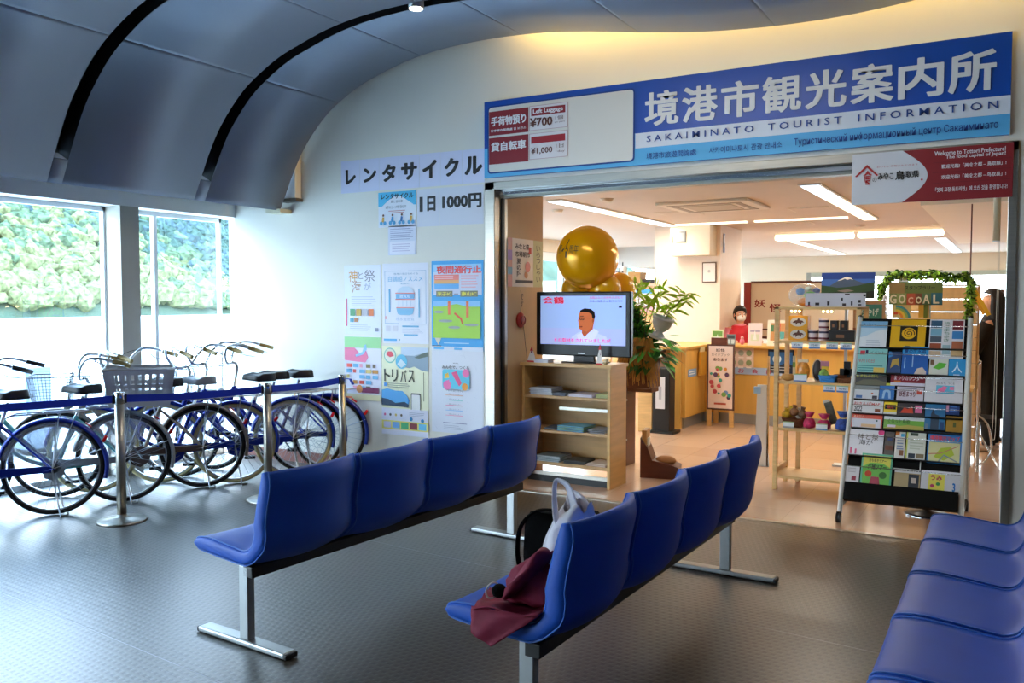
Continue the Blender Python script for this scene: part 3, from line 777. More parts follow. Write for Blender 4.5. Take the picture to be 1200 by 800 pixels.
bicycle('dark blue bicycle mostly outside the left picture edge', (-6.05, 2.85), hd(56), '#16264f', tyre_b, gripb, basket='dark')
# ================================================================ SIGNS AND POSTERS ON THE INFORMATION WALL
WY = 5.948
def fx(X): return (X + 3.685) / 3.635
def fz(Z): return (Z - 2.475) / .597
s = Sheet(3.635, .597, '#0a49a8', .03, .35)
s.rect(0, 0, 1, .203, '#58b0e0'); s.rect(0, .203, fx(-2.4), .386, '#58b0e0'); s.rect(fx(-2.4), .203, 1, .382, '#dcdfe6')
def rr(s, x0, z0, x1, z1, r, c):
    pts = []
    for cx, cz, st in ((x1 - r, z1 - r, 0), (x0 + r, z1 - r, 90), (x0 + r, z0 + r, 180), (x1 - r, z0 + r, 270)):
        for k in range(5): a = R(st + 22.5 * k); pts.append((cx + r * math.cos(a), cz + r * math.sin(a)))
    s.poly(pts, c)
o = s.place('information_sign', 'long blue tourist information sign board above the office opening', 'sign', (-3.685, WY, 2.475))
s2 = Sheet(.01, .01); s2.mb = MB(); s2.W = 3.635; s2.H = .597; s2.t = .0345
xs0 = fx(-2.334); pitch = (fx(-.107) - xs0) / 8
for i, ch in enumerate('境港市観光案内所'): s2.text(ch, xs0 + i * pitch + .001, fz(2.742), xs0 + (i + .93) * pitch, fz(2.985), '#e4e2df', .022, 3)
s2.text('S A K A I M I N A T O    T O U R I S T    I N F O R M A T I O N', fx(-2.312), fz(2.632), fx(-.113), fz(2.678), '#14408c', .008)
s2.text('境港市旅遊問詢處', fx(-2.312), fz(2.510), fx(-1.944), fz(2.555), '#14408c', .008)
s2.text('사카이미나토시 관광 안내소', fx(-1.853), fz(2.510), fx(-1.36), fz(2.555), '#14408c', .008)
s2.text('Туристический информационный центр Сакаиминато', fx(-1.283), fz(2.505), fx(-.11), fz(2.565), '#14408c', .008)
e = s2.mb.build('lettering', o)
s3 = Sheet(.01, .01); s3.mb = MB(); s3.W = 3.635; s3.H = .597; s3.t = .0325
X0 = 3.685
rr(s3, -3.652 + X0, .028, -2.405 + X0, .556, .03, '#0a3a86'); rr(s3, -3.640 + X0, .040, -2.417 + X0, .545, .024, '#dedad0')
e = s3.mb.build('notice_panel', o)
s4 = Sheet(.01, .01); s4.mb = MB(); s4.W = 3.635; s4.H = .597; s4.t = .0355
def bx(a, b, c, d, h): s4.rect(fx(a), fz(b), fx(c), fz(d), h)
bx(-3.637, 2.800, -3.281, 2.988, '#8a1220'); bx(-3.637, 2.575, -3.281, 2.782, '#8a1220')
for (z0, z1) in ((2.805, 2.992), (2.585, 2.782)):
    bx(-3.272, z0, -2.941, z1, '#b98890'); bx(-3.268, z0 + .003, -2.945, z1 - .003, '#e2dcdc')
bx(-3.255, 2.915, -2.962, 2.972, '#8a1220'); bx(-3.255, 2.705, -2.962, 2.757, '#a01524')
s4.text('手荷物預り', fx(-3.617), fz(2.872), fx(-3.30), fz(2.945), '#e8e2e2', .03)
s4.text('行李寄存服務處 짐 보관소', fx(-3.62), fz(2.826), fx(-3.30), fz(2.846), '#e8e2e2', .01)
s4.text('貸自転車', fx(-3.617), fz(2.672), fx(-3.30), fz(2.745), '#e8e2e2', .03)
s4.text('Left Luggage', fx(-3.238), fz(2.922), fx(-2.98), fz(2.964), '#e8e2e2', .03)
s4.text('¥700', fx(-3.265), fz(2.83), fx(-3.07), fz(2.90), '#5a2a20', .02); s4.text('1個', fx(-3.045), fz(2.868), fx(-2.98), fz(2.896), '#6a3a30'); s4.text('per piece', fx(-3.05), fz(2.842), fx(-2.965), fz(2.855), '#6a3a30')
s4.text('¥1,000', fx(-3.255), fz(2.618), fx(-3.07), fz(2.672), '#5a2a20', .01); s4.text('1日', fx(-3.04), fz(2.655), fx(-2.975), fz(2.688), '#6a3a30'); s4.text('1day', fx(-3.04), fz(2.618), fx(-2.965), fz(2.638), '#6a3a30')
s4.mb.build('price_panel', o)

# food capital sign hanging at the right end of the lintel
s = Sheet(.89, .318, '#d6d4d6', .008)
Wd, Hd = .89, .318
arc = [(.30 + .195 * math.sin(math.pi * k / 16) ** .8 if 0 < k < 16 else .30, 1 - k / 16) for k in range(17)]
s.fpoly([(.33, 1), (1, 1), (1, 0), (.33, 0)] + [(.33 + .16 * math.sin(math.pi * k / 14) , k / 14) for k in range(1, 14)], '#8d1218')
o = s.place('food_capital_sign', 'white and dark red Tottori welcome sign hanging from the lintel at the upper right', 'sign', (-.918, 5.915, 2.108))
s5 = Sheet(.01, .01); s5.mb = MB(); s5.W = Wd; s5.H = Hd; s5.t = .0095
s5.text('Welcome to Tottori Prefecture!', .53, .855, .955, .94, '#eadcdc', .015); s5.text('The food capital of Japan!', .60, .765, .955, .85, '#eadcdc', .015)
s5.text('歡迎光臨!「美食之都 – 鳥取縣」!', .575, .60, .96, .68, '#eadcdc', .015); s5.text('欢迎光临!「美食之都 – 鸟取县」!', .575, .40, .96, .48, '#eadcdc', .015)
s5.text('「맛의 고장 돗토리현」에 오신 것을 환영합니다!', .54, .16, .97, .25, '#eadcdc', .015)
for z in (.72, .53, .33): s5.rect(.52, z, .99, z + .006, '#6e0c12')
s5.fpoly([(.02, .56), (.10, .78), (.175, .56), (.165, .545), (.10, .72), (.032, .545)], '#b3201e'); s5.text('食', .075, .38, .135, .66, '#b3201e', .03)
s5.text('の', .137, .43, .165, .52, '#111111'); s5.text('みやこ', .172, .46, .275, .60, '#111111', .02); s5.text('鳥', .285, .44, .345, .62, '#111111', .02); s5.text('取県', .35, .47, .435, .60, '#111111', .02)
s5.text('おいしい鳥取いただきます', .165, .70, .43, .735, '#c05050'); s5.disc(.455, .42, .006, '#b3201e')
s5.mb.build('lettering', o)

# rental cycle lettering, seven sheets
for i, ch in enumerate('レンタサイクル'):
    s = Sheet(.212, .283 - .002 * i, '#d5d8ee', .001)
    nm_ = {'レ': 'first of the seven at the left', 'ン': 'second of the seven', 'タ': 'third of the seven', 'サ': 'fourth, middle of the seven', 'イ': 'fifth of the seven', 'ク': 'sixth of the seven', 'ル': 'last of seven, next to the blue sign'}[ch]
    wch = {'レ': (.24, .26, .80, .72), 'ン': (.18, .28, .88, .72), 'タ': (.15, .25, .85, .78), 'サ': (.1, .25, .9, .78), 'イ': (.14, .25, .84, .80), 'ク': (.18, .25, .86, .80), 'ル': (.10, .25, .92, .80)}[ch]
    s.text(ch, *wch, '#0b0b0d', .05)
    s.place('letter_sheet', 'white sheet with black ' + ch + ', ' + nm_, 'paper sign', (-5.20 + .2142 * i, WY, 2.447 + .0), group='rental cycle letter sheets')
s = Sheet(.228, .312, '#d4d7e2', .001); s.text('1', .12, .40, .27, .80, '#0b0b0d', .02); s.text('日', .46, .40, .84, .80, '#0b0b0d', .04); s.place('price_sheet', 'white paper sheet reading 1日, left half of the rental price', 'paper sign', (-4.371, WY, 2.118))
s = Sheet(.428, .312, '#d4d7e2', .001); s.text('1000円', .06, .42, .96, .80, '#0b0b0d', .045); s.place('price_sheet', 'white paper sheet reading 1000円, right half of the rental price', 'paper sign', (-4.140, WY, 2.118))
# cycling leaflet
s = Sheet(.40, .30, '#dfe4ee'); s.rect(0, .60, 1, 1, '#45b4dc'); s.fpoly([(.10, .60), (.25, .74), (.40, .86), (.62, .86), (.80, .72), (.95, .60)], '#dfe4ee')
s.text('レンタサイクル', .08, .80, .94, .95, '#101418', .03); s.text('貸し自転車', .34, .68, .66, .76, '#5a6470'); s.text('8時30分~17時 受付中', .2, .52, .75, .61, '#5a6470'); s.lines(.28, .38, .74, .48, 2, '#c08a90')
for k, c in enumerate(('#d9a63a', '#3a8fc4', '#2a6fb0', '#d9a63a')):
    cx = .13 + .25 * k; s.disc(cx - .05, .12, .017, '#4a9ccc', n=12); s.disc(cx + .05, .12, .017, '#4a9ccc', n=12); s.fpoly([(cx - .035, .16), (cx + .02, .14), (cx + .035, .28), (cx - .015, .30)], c); s.disc(cx + .01, .34, .011, '#6a4a3a', n=10)
s.place('cycle_poster', 'small light blue rental cycle leaflet with four cyclists under the katakana sheets', 'poster', (-4.782, WY, 2.128))
s = Sheet(.30, .25, '#d3d8ea'); s.lines(.08, .5, .9, .92, 6, '#8f95b8', .3); s.rect(.06, .04, .96, .46, '#e6e6f4'); s.lines(.15, .1, .8, .4, 4, '#b8b0d0', .3)
s.place('notice_sheet', 'small pale lilac notice sheet in a plastic sleeve below the cyclist leaflet', 'notice', (-4.678, WY, 1.888))
# poster: festival, sea and gods
s = Sheet(.41, .61, '#dfe4f4')
for ch, b, c in (('神', (.12, .76, .36, .93), '#d5a15a'), ('と', (.38, .80, .52, .90), '#8a8a9a'), ('祭', (.55, .76, .86, .93), '#8a8a9a'), ('海', (.20, .60, .48, .78), '#b99a8a'), ('が', (.54, .64, .74, .75), '#a8b0c8')): s.text(ch, *b, c, .005)
s.rect(.04, .12, .075, .52, '#e85a86'); s.lines(.2, .40, .9, .56, 5, '#aab2cc', .2)
for k, c in enumerate(('#4f9a6a', '#caa23c', '#b9b9c4', '#e0763a')): s.rect(.16 + .17 * k, .27, .30 + .17 * k, .37, c)
s.rect(.16, .18, .26, .24, '#5aa0b8'); s.rect(.28, .18, .38, .24, '#b87a4a'); s.lines(.16, .05, .8, .15, 4, '#aab2cc', .25); s.rect(.84, .05, .94, .10, '#8a90a8')
s.place('festival_poster', 'pale poster with brush-written 神と祭 characters, upper left of the six wall posters', 'poster', (-5.172, WY, 1.20))
s = Sheet(.41, .575, '#e6e4f2'); s.rect(0, .80, 1, .97, '#9fdc9a'); s.fpoly([(0, .62), (0, .80), (.28, .80), (.42, .72), (.60, .76), (.66, .66), (.58, .58), (.02, .60)], '#f17fa6'); s.fpoly([(.32, .66), (.52, .70), (.62, .78), (.60, .86), (.55, .84), (.5, .74), (.3, .69)], '#8fc4ec')
random.seed(3)
for r_ in range(5):
    for k in range(5):
        if random.random() < .75: s.rect(.06 + .18 * k, .50 - .085 * r_, .06 + .18 * k + random.choice((.08, .12, .15)), .555 - .085 * r_, random.choice(('#c98a3a', '#e4574a', '#8a7a4a', '#6fb4dc', '#e8a0b8', '#7a6a5a', '#d8c070')))
s.rect(.48, .115, .95, .195, '#7a1450'); s.disc(.42, .17, .035, '#f0a05a'); s.rect(0, .0, 1, .09, '#e4dcae'); s.rect(.01, .015, .22, .045, '#ee7a3a')
s.place('map_poster', 'colourful illustrated map poster with pink, green and purple, lower left of the wall posters', 'poster', (-5.177, WY, .622))
# drinking-glass poster
s = Sheet(.487, .685, '#e2e4f0'); c = '#86a9c8'
for a in ((.05, .90, .42, .906), (.56, .90, .95, .906), (.05, .245, .36, .251), (.62, .245, .95, .251), (.05, .245, .058, .906), (.942, .245, .95, .906)): s.rect(*a, c)
s.text('境港の海辺をめぐる', .25, .855, .78, .88, '#7a9ab8'); s.text('白鷗船ノススメ', .13, .77, .88, .84, '#6fb2d8', .004); s.text('~乗船案内~', .38, .735, .60, .752, '#6fa0c4')
s.rect(.14, .39, .175, .68, '#6fb2d8'); s.rect(.79, .33, .815, .68, '#6fb2d8')
s.fpoly([(.32, .62), (.36, .68), (.45, .71), (.58, .71), (.66, .68), (.70, .62)], '#c4d6ea'); s.rect(.30, .555, .70, .62, '#74aeda'); s.rect(.29, .62, .71, .632, '#f08a8a'); s.rect(.29, .545, .71, .556, '#f08a8a'); s.text('遊覧船', .38, .57, .62, .61, '#e8eef8')
for k in range(4): s.rect(.36 + .09 * k, .46, .366 + .09 * k, .54, c)
s.fpoly([(.31, .45), (.70, .45), (.67, .37), (.60, .355), (.40, .355), (.34, .37)], '#7ab8dc'); s.rect(.31, .44, .70, .452, '#f08a8a'); s.text('境水道遊覧', .30, .285, .70, .325, '#a8bcd8')
s.rect(.06, .30, .09, .34, '#f2b0b0'); s.rect(.08, .15, .18, .22, '#d0d0dc'); s.rect(.24, .15, .34, .22, '#d0d0dc'); s.rect(.44, .205, .80, .225, '#6fb2d8'); s.rect(.48, .10, .78, .118, '#6fb2d8'); s.lines(.44, .13, .9, .19, 4, '#b0b8cc', .25); s.rect(.03, .03, .32, .055, '#4fa8dc'); s.disc(.38, .045, .008, '#88aaaa')
s.place('cruise_poster', 'pale grey-blue cruise poster with a boat drawing, upper middle of the wall posters', 'poster', (-4.742, WY, 1.133))
# night closure poster
s = Sheet(.512, .742, '#2fa4e4'); s.rect(.04, .86, .96, .96, '#9ad0f4'); s.rect(.04, .62, .97, .875, '#d7dcf0')
s.text('夜間通行止', .10, .855, .96, .945, '#ee4c4c', .03); s.rect(.06, .785, .54, .845, '#f0847c'); s.rect(.06, .745, .54, .785, '#f0b070'); s.rect(.06, .69, .54, .745, '#66b4ec'); s.lines(.58, .69, .92, .845, 5, '#f0a8b0', .3)
s.lines(.08, .79, .5, .84, 2, '#f8d0d0', .3)
s.rect(.10, .60, .42, .665, '#7c7c68'); s.rect(.57, .60, .90, .665, '#7c7c68'); s.text('米子IC', .12, .61, .40, .655, '#f4ec58', .02); s.text('南山IC', .59, .61, .88, .655, '#f4ec58', .02); s.rect(.45, .625, .53, .635, '#8a8aa8')
s.rect(.04, .14, .95, .555, '#a8d848'); s.rect(.04, .49, .95, .555, '#8cc8f4'); s.fpoly([(.04, .46), (.3, .50), (.5, .52), (.7, .49), (.95, .47), (.95, .45), (.04, .45)], '#a8d848')
for a in ((.15, .43, .05), (.28, .33, .07), (.45, .26, .06), (.78, .29, .07)): s.disc(a[0], a[1], a[2], '#a4acae', .011, 18)
s.rect(.33, .40, .38, .55, '#f47848'); s.rect(.68, .37, .73, .55, '#f47848'); s.fpoly([(.46, .43), (.52, .40), (.60, .36), (.62, .30), (.60, .30), (.57, .35), (.50, .385), (.45, .41)], '#ee4c3c')
s.fpoly([(.07, .14), (.20, .14), (.14, .06)], '#d8d8c8'); s.rect(.0, .0, 1, .045, '#dfe6f2'); s.rect(.02, .045, .2, .055, '#2a3040'); s.rect(.05, .012, .25, .035, '#4fb4ec'); s.rect(.45, .012, .6, .035, '#4fb4ec'); s.lines(.25, .07, .9, .1, 1, '#a8d8f4', .4)
s.place('road_closure_poster', 'bright blue poster with red 夜間通行止 and a green map, upper right of the wall posters', 'poster', (-4.225, WY, 1.086))
# bus pass poster
s = Sheet(.495, .765, '#efeecb')
s.fpoly([(.42, .77), (.42, .995), (1, .995), (1, .73), (.86, .74), (.70, .78), (.60, .76), (.5, .77)], '#8fa4b4'); s.fpoly([(.42, .90), (.42, .995), (1, .995), (1, .95), (.7, .90)], '#c2d2e4'); s.fpoly([(.7, .88), (.85, .92), (1, .95), (1, .90), (.8, .87)], '#5d6c62')
s.disc(.18, .895, .066, '#7ec4b4', n=28); s.disc(.18, .895, .056, '#e8e6d4', n=28); s.fpoly([(.10, .90), (.14, .94), (.22, .94), (.27, .89), (.18, .875)], '#e04a5a')
s.disc(.43, .83, .062, '#5fb8d8', n=28); s.fpoly([(.34, .80), (.42, .86), (.50, .82), (.53, .80), (.43, .76)], '#d4e6ec')
for ch, a in (('ト', .05), ('リ', .22), ('バ', .41), ('ス', .58)): s.text(ch, a, .60, a + .13, .74, '#3a3a22', .01)
s.rect(.05, .545, .12, .585, '#5a9cdc'); s.lines(.14, .53, .62, .59, 3, '#8a8a78', .3); s.rect(.90, .40, .915, .72, '#8a8a6a')
s.fpoly([(0, .34), (0, .50), (.12, .52), (.30, .50), (.45, .50), (.55, .45), (.60, .40), (.58, .33), (.3, .34)], '#5eb2ec'); s.fpoly([(0, .33), (0, .41), (.15, .40), (.3, .36), (.5, .38), (.59, .35), (.58, .32), (.3, .325)], '#2c4660')
rr(s, .315, .22, .415, .36 + .01, .008, '#333a3c'); rr(s, .322, .228, .408, .358, .006, '#f2f2ee')
s.rect(0, .0, 1, .30, '#e2e4f2'); s.rect(0, .06, 1, .16, '#eae27a')
for k, c in enumerate(('#c4c4e0', '#7ab4e8', '#4fb87a', '#8a3a44', '#6cc4e8')): s.rect(.04 + .19 * k, .075, .20 + .19 * k, .145, c)
for k, c in enumerate(('#e070a0', '#606060', '#d8c070', '#706050')): s.disc(.07 + .12 * k, .225, .012, c, n=10)
s.disc(.64, .19, .017, '#3a8ac0', n=14); s.disc(.88, .18, .017, '#3a8ac0', n=14); s.lines(.6, .22, .95, .27, 3, '#a8acc0', .3)
s.place('bus_pass_poster', 'pale yellow poster reading トリバス with coast photographs, lower middle of the wall posters', 'poster', (-4.755, WY, .342))
# map-making poster
s = Sheet(.513, .70, '#dde0ea')
random.seed(11)
for k in range(46):
    a, b = random.random(), random.random(); d = random.uniform(-.08, .08); e = random.uniform(-.08, .08); s.fpoly([(a * .9, b * .95), (a * .9 + .004, b * .95 + .003), (min(.99, max(.01, a * .9 + d)), min(.99, max(.01, b * .95 + e)))], '#c3c7d6')
s.text('みんなで、つくる', .22, .765, .74, .805, '#2c2c34', .01); s.text('港まち', .43, .825, .54, .84, '#55555e')
rr(s, .115, .37, .385, .53, .02, '#5fc4dc'); s.fpoly([(.24, .60), (.36, .64), (.36, .55), (.30, .53)], '#f07ab0'); s.disc(.32, .57, .04, '#f07ab0'); s.disc(.68, .72, .035, '#f07ab0'); s.fpoly([(.40, .72), (.50, .74), (.60, .60), (.55, .56)], '#e8588a'); s.disc(.66, .56, .03, '#f4a03c'); s.fpoly([(.28, .70), (.34, .72), (.36, .66), (.26, .65)], '#f6c84a')
s.text('くわしくはこちらから', .31, .495, .62, .515, '#6a6a78')
for k, c in enumerate(('#f0a070', '#68c8c0', '#ee6a9a', '#6ab8e8', '#ee8ab0')): s.rect(.29, .45 - .06 * k, .62, .456 - .06 * k, c); s.text('・港のまちと人・', .33, .46 - .06 * k, .58, .475 - .06 * k, '#8a90a0')
s.rect(.24, .12, .70, .126, '#6a6a98'); s.lines(.25, .04, .64, .10, 3, '#b0b4c4', .25)
s.place('workshop_poster', 'white sketch-lined poster with a blue and pink map, lower right of the wall posters', 'poster', (-4.227, WY, .40))
# ================================================================ THE OFFICE BEHIND THE OPENING
wood = M('maple_laminate', '#d3a765', .4, var=.10, scale=3, stretch=(1, 1, 9)); wood_l = M('pine', '#dcb577', .5, var=.12, scale=4, stretch=(1, 1, 10)); wood_h = M('maple_shelf', '#c9a06a', .45, var=.08, scale=3, stretch=(8, 1, 1))
brown = M('dark_brown_wood', '#5a2b17', .4, var=.2, scale=5, stretch=(1, 1, 6)); paper = M('paper', '#e8e6e0', .7)
# shell
def tile_material():
    m = M('beige_vinyl_floor', '#cfa98a', .22, var=.06, scale=1.5, coat=.3); t = m.node_tree; b = t.nodes['Principled BSDF']
    tc = t.nodes.new('ShaderNodeTexCoord'); br = t.nodes.new('ShaderNodeTexBrick'); br.offset = 0; br.inputs['Scale'].default_value = 1; br.inputs['Brick Width'].default_value = .45; br.inputs['Row Height'].default_value = .45; br.inputs['Mortar Size'].default_value = .0015; br.inputs['Mortar Smooth'].default_value = .2
    br.inputs['Color1'].default_value = hexc('#cfa98a'); br.inputs['Color2'].default_value = hexc('#c7a081'); br.inputs['Mortar'].default_value = hexc('#a58062')
    t.links.new(tc.outputs['Object'], br.inputs['Vector']); t.links.new(br.outputs[0], b.inputs['Base Color'])
    return m
mb = MB(); mb.b2(-6.8, 4, 5.945, 20.8, -.1, 0, tile_material()); struct('floor_2', mb)
oc = M('office_ceiling_board', '#cbb8a4', .8, var=.02, scale=3)
mb = MB(); mb.b2(-6.8, 4.1, 6.1, 20.8, 2.5, 2.7, oc); office_ceiling = struct('ceiling_3', mb)
mb = MB(); mb.b2(-6.8, -4.15, 20.65, 20.8, 0, 2.5, ow); mb.b2(-4.15, 4, 20.65, 20.8, 2.13, 2.5, ow); mb.b2(-4.15, 4, 20.65, 20.8, 0, .85, ow); struct('wall_office_back', mb)
mb = MB(); mb.b2(-6.80, -6.65, 6.1, 20.8, 2.30, 2.6, ow); mb.b2(-6.80, -6.65, 6.1, 20.8, 0, .9, ow)
for k in range(7): mb.b2(-6.80, -6.65, 6.1 + 2.4 * k, 6.4 + 2.4 * k, .9, 2.3, ow)
struct('wall_office_left', mb)
mb = MB(); mb.b2(4, 4.1, 5.95, 20.8, 0, 2.6, ow); struct('wall_office_right', mb)
mb = MB(); mb.b2(-3.72, -3.60, 6.14, 6.75, 0, 2.5, M('tan_pier_paint', '#c9a878', .6, var=.02)); struct('wall_pier', mb)
mb = MB(); mb.b2(-.78, 4, 8.9, 15.2, 2.38, 2.5, ow); struct('trim_10', mb)
mb = MB(); mb.b2(-3.6, -.05, 6.10, 6.14, 2.38, 2.5, ow); struct('trim_11', mb)
# far windows
slat = M('window_rail', '#8d938c', .5); blind = M('blind_white', '#dfe4e4', .8)
for i in range(4):
    x = -4.15 + 2.04 * i; q = MB(); q.b2(x, x + .10, 20.62, 20.72, .85, 2.13, slat); q.b2(x + 1.94, x + 2.04, 20.62, 20.72, .85, 2.13, slat); q.b2(x + .1, x + 1.94, 20.62, 20.70, 2.03, 2.13, M('blind_box', '#a9b2a4', .6)); f = struct('window_%d' % (8 + i), q)
    q = MB(); q.b2(x + .1, x + 1.94, 20.70, 20.706, .85, 2.03, glassm); q.build('pane', f)
for i in range(6):
    y = 6.4 + 2.4 * i; q = MB(); q.b2(-6.78, -6.68, y, y + .05, .9, 2.3, slat); q.b2(-6.78, -6.68, y + 2.05, y + 2.1, .9, 2.3, slat); q.b2(-6.76, -6.70, y, y + 2.1, 2.16, 2.3, blind); q.b2(-6.76, -6.72, y, y + 2.1, 1.58, 1.61, slat); f = struct('window_%d' % (12 + i), q)
    q = MB(); q.b2(-6.745, -6.739, y + .05, y + 2.05, .9, 2.16, glassm); q.build('pane', f)
# a windowed screen wall on the left, seen behind the balloon
mb = MB(); mb.b2(-6.6, -4.6, 15.2, 15.3, 2.12, 2.5, M('grey_soffit', '#c2bdb4', .7)); struct('trim_12', mb)
# pillar with loudspeaker box
mb = MB(); mb.b2(-4.31, -3.39, 11.35, 12.35, 0, 2.5, M('pinkish_cream_paint', '#e6d2bf', .6, var=.02)); struct('trim_13', mb)
t = thing('speaker_box', 'cream wall box with a grey square loudspeaker high on the office pillar', 'loudspeaker', (-3.71, 11.35, 2.28))
q = MB(); q.b2(-.27, .27, -.30, 0, -.19, .20, ow, .006); q.build('housing', t); q = MB(); q.b2(-.20, -.05, -.315, -.30, -.02, .13, M('speaker_grey', '#7d7f80', .6), .004); q.b2(-.18, -.07, -.318, -.315, .0, .11, M('speaker_grille', '#98999a', .7)); q.build('speaker_grille', t)
q = MB(); q.b2(-.25, -.23, -.31, -.30, -.02, .07, black); q.build('switch', t)
s = Sheet(.19, .27, '#5a3a24', .015); s.rect(.07, .05, .93, .95, '#e6dfd6'); s.disc(.5, .55, .02, '#b8b4ae'); s.place('framed_certificate', 'white certificate in a thin brown frame on the office pillar', 'picture', (-3.63, 11.345, 1.74))
s = Sheet(.07, .25, '#8a94b8', .006); s.disc(.5, .7, .03, '#e8e8ec', .06); s.rect(.2, .05, .8, .3, '#4a5a8a'); s.place('blue_plaque', 'narrow blue oval-marked notice on the corner side of the office pillar', 'notice', (-3.385, 11.45, 2.14), rz=R(90))
# ceiling lamps
lampm = M('tube_light', '#fff4dc', .5, emit=1.7); lampb = M('tube_light_cool', '#dff0ff', .5, emit=1.4)
def strip_light(label, x, y0, y1, n, alongx=False, wdt=.15, mats=(lampm, lampb), hang=0):
    t = thing('ceiling_light', label, 'ceiling light', (x, y0, 2.5 - hang)); L = (y1 - y0) / n
    q = MB(); a = (y1 - y0)
    if alongx: q.b2(0, a, -wdt / 2 - .02, wdt / 2 + .02, -.012, -.0005, M('lamp_housing', '#cfcabd', .5))
    else: q.b2(-wdt / 2 - .02, wdt / 2 + .02, 0, a, -.012, -.0005, M('lamp_housing', '#cfcabd', .5))
    q.build('housing', t)
    for i in range(n):
        q = MB(); a, b = L * i + .02, L * (i + 1) - .02
        if alongx: q.b2(a, b, -wdt / 2, wdt / 2, -.04 - hang * 0, -.012, mats[i % len(mats)], .006)
        else: q.b2(-wdt / 2, wdt / 2, a, b, -.022, -.012, mats[i % len(mats)])
        q.build('tube_panel', t)
strip_light('row of recessed strip lights running back from the right of the opening', -1.55, 7.75, 11.4, 3, mats=(lampb, lampm, lampm))
strip_light('row of recessed strip lights running back above the gold balloon', -3.98, 7.7, 11.0, 3, mats=(lampb, lampm, lampb))
strip_light('far recessed strip light row left of the long tubes', -3.22, 14.8, 19.6, 3, mats=(lampm,))
strip_light('far recessed strip light row at the right', -1.05, 15.3, 20.0, 2, mats=(lampb,))
for (x, lb) in ((-3.13, 'left of the two thick bright tube lights under the office ceiling'), (-1.97, 'right of the two thick bright tube lights under the office ceiling')):
    t = thing('tube_lamp', lb, 'ceiling light', (x, 13.3, 2.5)); q = MB(); q.b2(0, 1.10, -.06, .06, -.03, -.0005, white, .005); q.build('housing', t); q = MB(); q.b2(.0, 1.10, -.085, .085, -.105, -.03, M('bright_tube', '#fff0cc', .5, emit=3.5), .02); q.build('tube', t)
for (x0, x1, lb) in ((-4.0, -2.95, 'thin strip light in front of the pillar, left one'), (-2.85, -1.75, 'thin strip light in front of the pillar, right one')):
    t = thing('strip_light', lb, 'ceiling light', (x0, 11.0, 2.5)); q = MB(); q.b2(0, x1 - x0, -.04, .04, -.02, -.0005, M('thin_tube', '#fff3df', .5, emit=1.6)); q.build('tube', t)
# cassette air conditioner and hatches
t = thing('ceiling_air_conditioner', 'square cream cassette air conditioner in the office ceiling', 'air conditioner', (-2.75, 8.95, 2.5)); am = M('ac_cream', '#d9cbb6', .6)
q = MB(); q.b2(-.47, .47, -.47, .47, -.03, -.0005, am, .008); q.build('cover', t); q = MB(); q.b2(-.25, .25, -.25, .25, -.036, -.03, M('ac_grille', '#b9a78f', .7)); q.build('grille', t)
for (a, b, c, d) in ((-.38, .38, .31, .37), (-.38, .38, -.37, -.31), (-.37, -.31, -.3, .3), (.31, .37, -.3, .3)): q = MB(); q.b2(a, b, c, d, -.034, -.03, M('ac_slot', '#9c8b76', .6)); q.build('vent_slot', t)
for i, (x, y) in enumerate(((-3.35, 9.6), (-1.95, 9.9), (-2.5, 11.6), (-4.8, 8.2))):
    t = thing('ceiling_hatch', ('flush ceiling hatch left of the air conditioner', 'flush ceiling hatch right of the air conditioner', 'flush ceiling hatch behind the air conditioner', 'flush ceiling hatch at the far left of the office')[i], 'ceiling hatch', (x, y, 2.5))
    q = MB(); q.b2(-.22, .22, -.22, .22, -.006, -.0005, am); q.build('frame', t); q = MB(); q.b2(-.20, .20, -.20, .20, -.009, -.006, oc); q.build('panel', t)
for i, (x, y) in enumerate(((-4.4, 8.6), (-3.5, 7.9), (-1.8, 12.3), (-.9, 12.6))):
    q = MB(); q.lathe([(.001, -.03), (.05, -.028), (.06, -.008), (.07, -.0005)], am, 16); o = q.build('smoke_detector'); o.location = (x, y, 2.5)
    tag(o, ('round ceiling detector left of the balloon light row', 'round ceiling detector above the gold balloon', 'round ceiling detector before the thick tubes', 'round ceiling detector by the right beam')[i], 'detector')

# ---------------- low bookcase with television
t = thing('bookcase', 'low maple bookcase carrying the television at the left of the opening', 'bookcase', (-3.54, 6.27, 0))
BW, BD, BH = .80, .33, .99
for nm, a in (('side_panel', (0, .025, 0, BD, 0, BH - .028)), ('side_panel', (BW - .025, BW, 0, BD, 0, BH - .028)), ('top', (-.012, BW + .012, -.012, BD + .01, BH - .028, BH)), ('back_panel', (.025, BW - .025, BD - .012, BD, .08, BH - .028))):
    q = MB(); q.b2(*a, wood, .002); q.build(nm, t)
shz = [.70, .415, .15]
for z in shz: q = MB(); q.b2(.025, BW - .025, .01, BD - .012, z, z + .022, wood_h, .002); q.build('shelf', t)
q = MB(); q.b2(.025, BW - .025, .05, .06, .055, .085, metal); q.build('metal_rail', t); q = MB(); q.b2(.3, BW - .025, .10, .11, .60, .625, metal); q.build('metal_rail', t)
q = MB(); q.b2(.025, BW - .025, .06, .075, .0, .055, darkgrey); q.build('plinth', t)
random.seed(5)
def stack(x, z, wd, n, cols, label, name='paper_stack', y=.03, d=.21, cat='papers', grp=None, th=.004):
    tt = thing(name, label, cat, (-3.54 + x, 6.27 + y, z), R(random.uniform(-4, 4)), grp)
    for k in range(n):
        q = MB(); a = random.uniform(-.006, .006); q.b2(a, a + wd, a, a + d, k * th, (k + 1) * th - .0004, P(cols[k % len(cols)])); q.build('booklet', tt)
stack(.06, .722, .20, 14, ['#dfe4ea', '#c4ccd6', '#e6e8ea'], 'tall stack of white leaflets, left end of the top shelf')
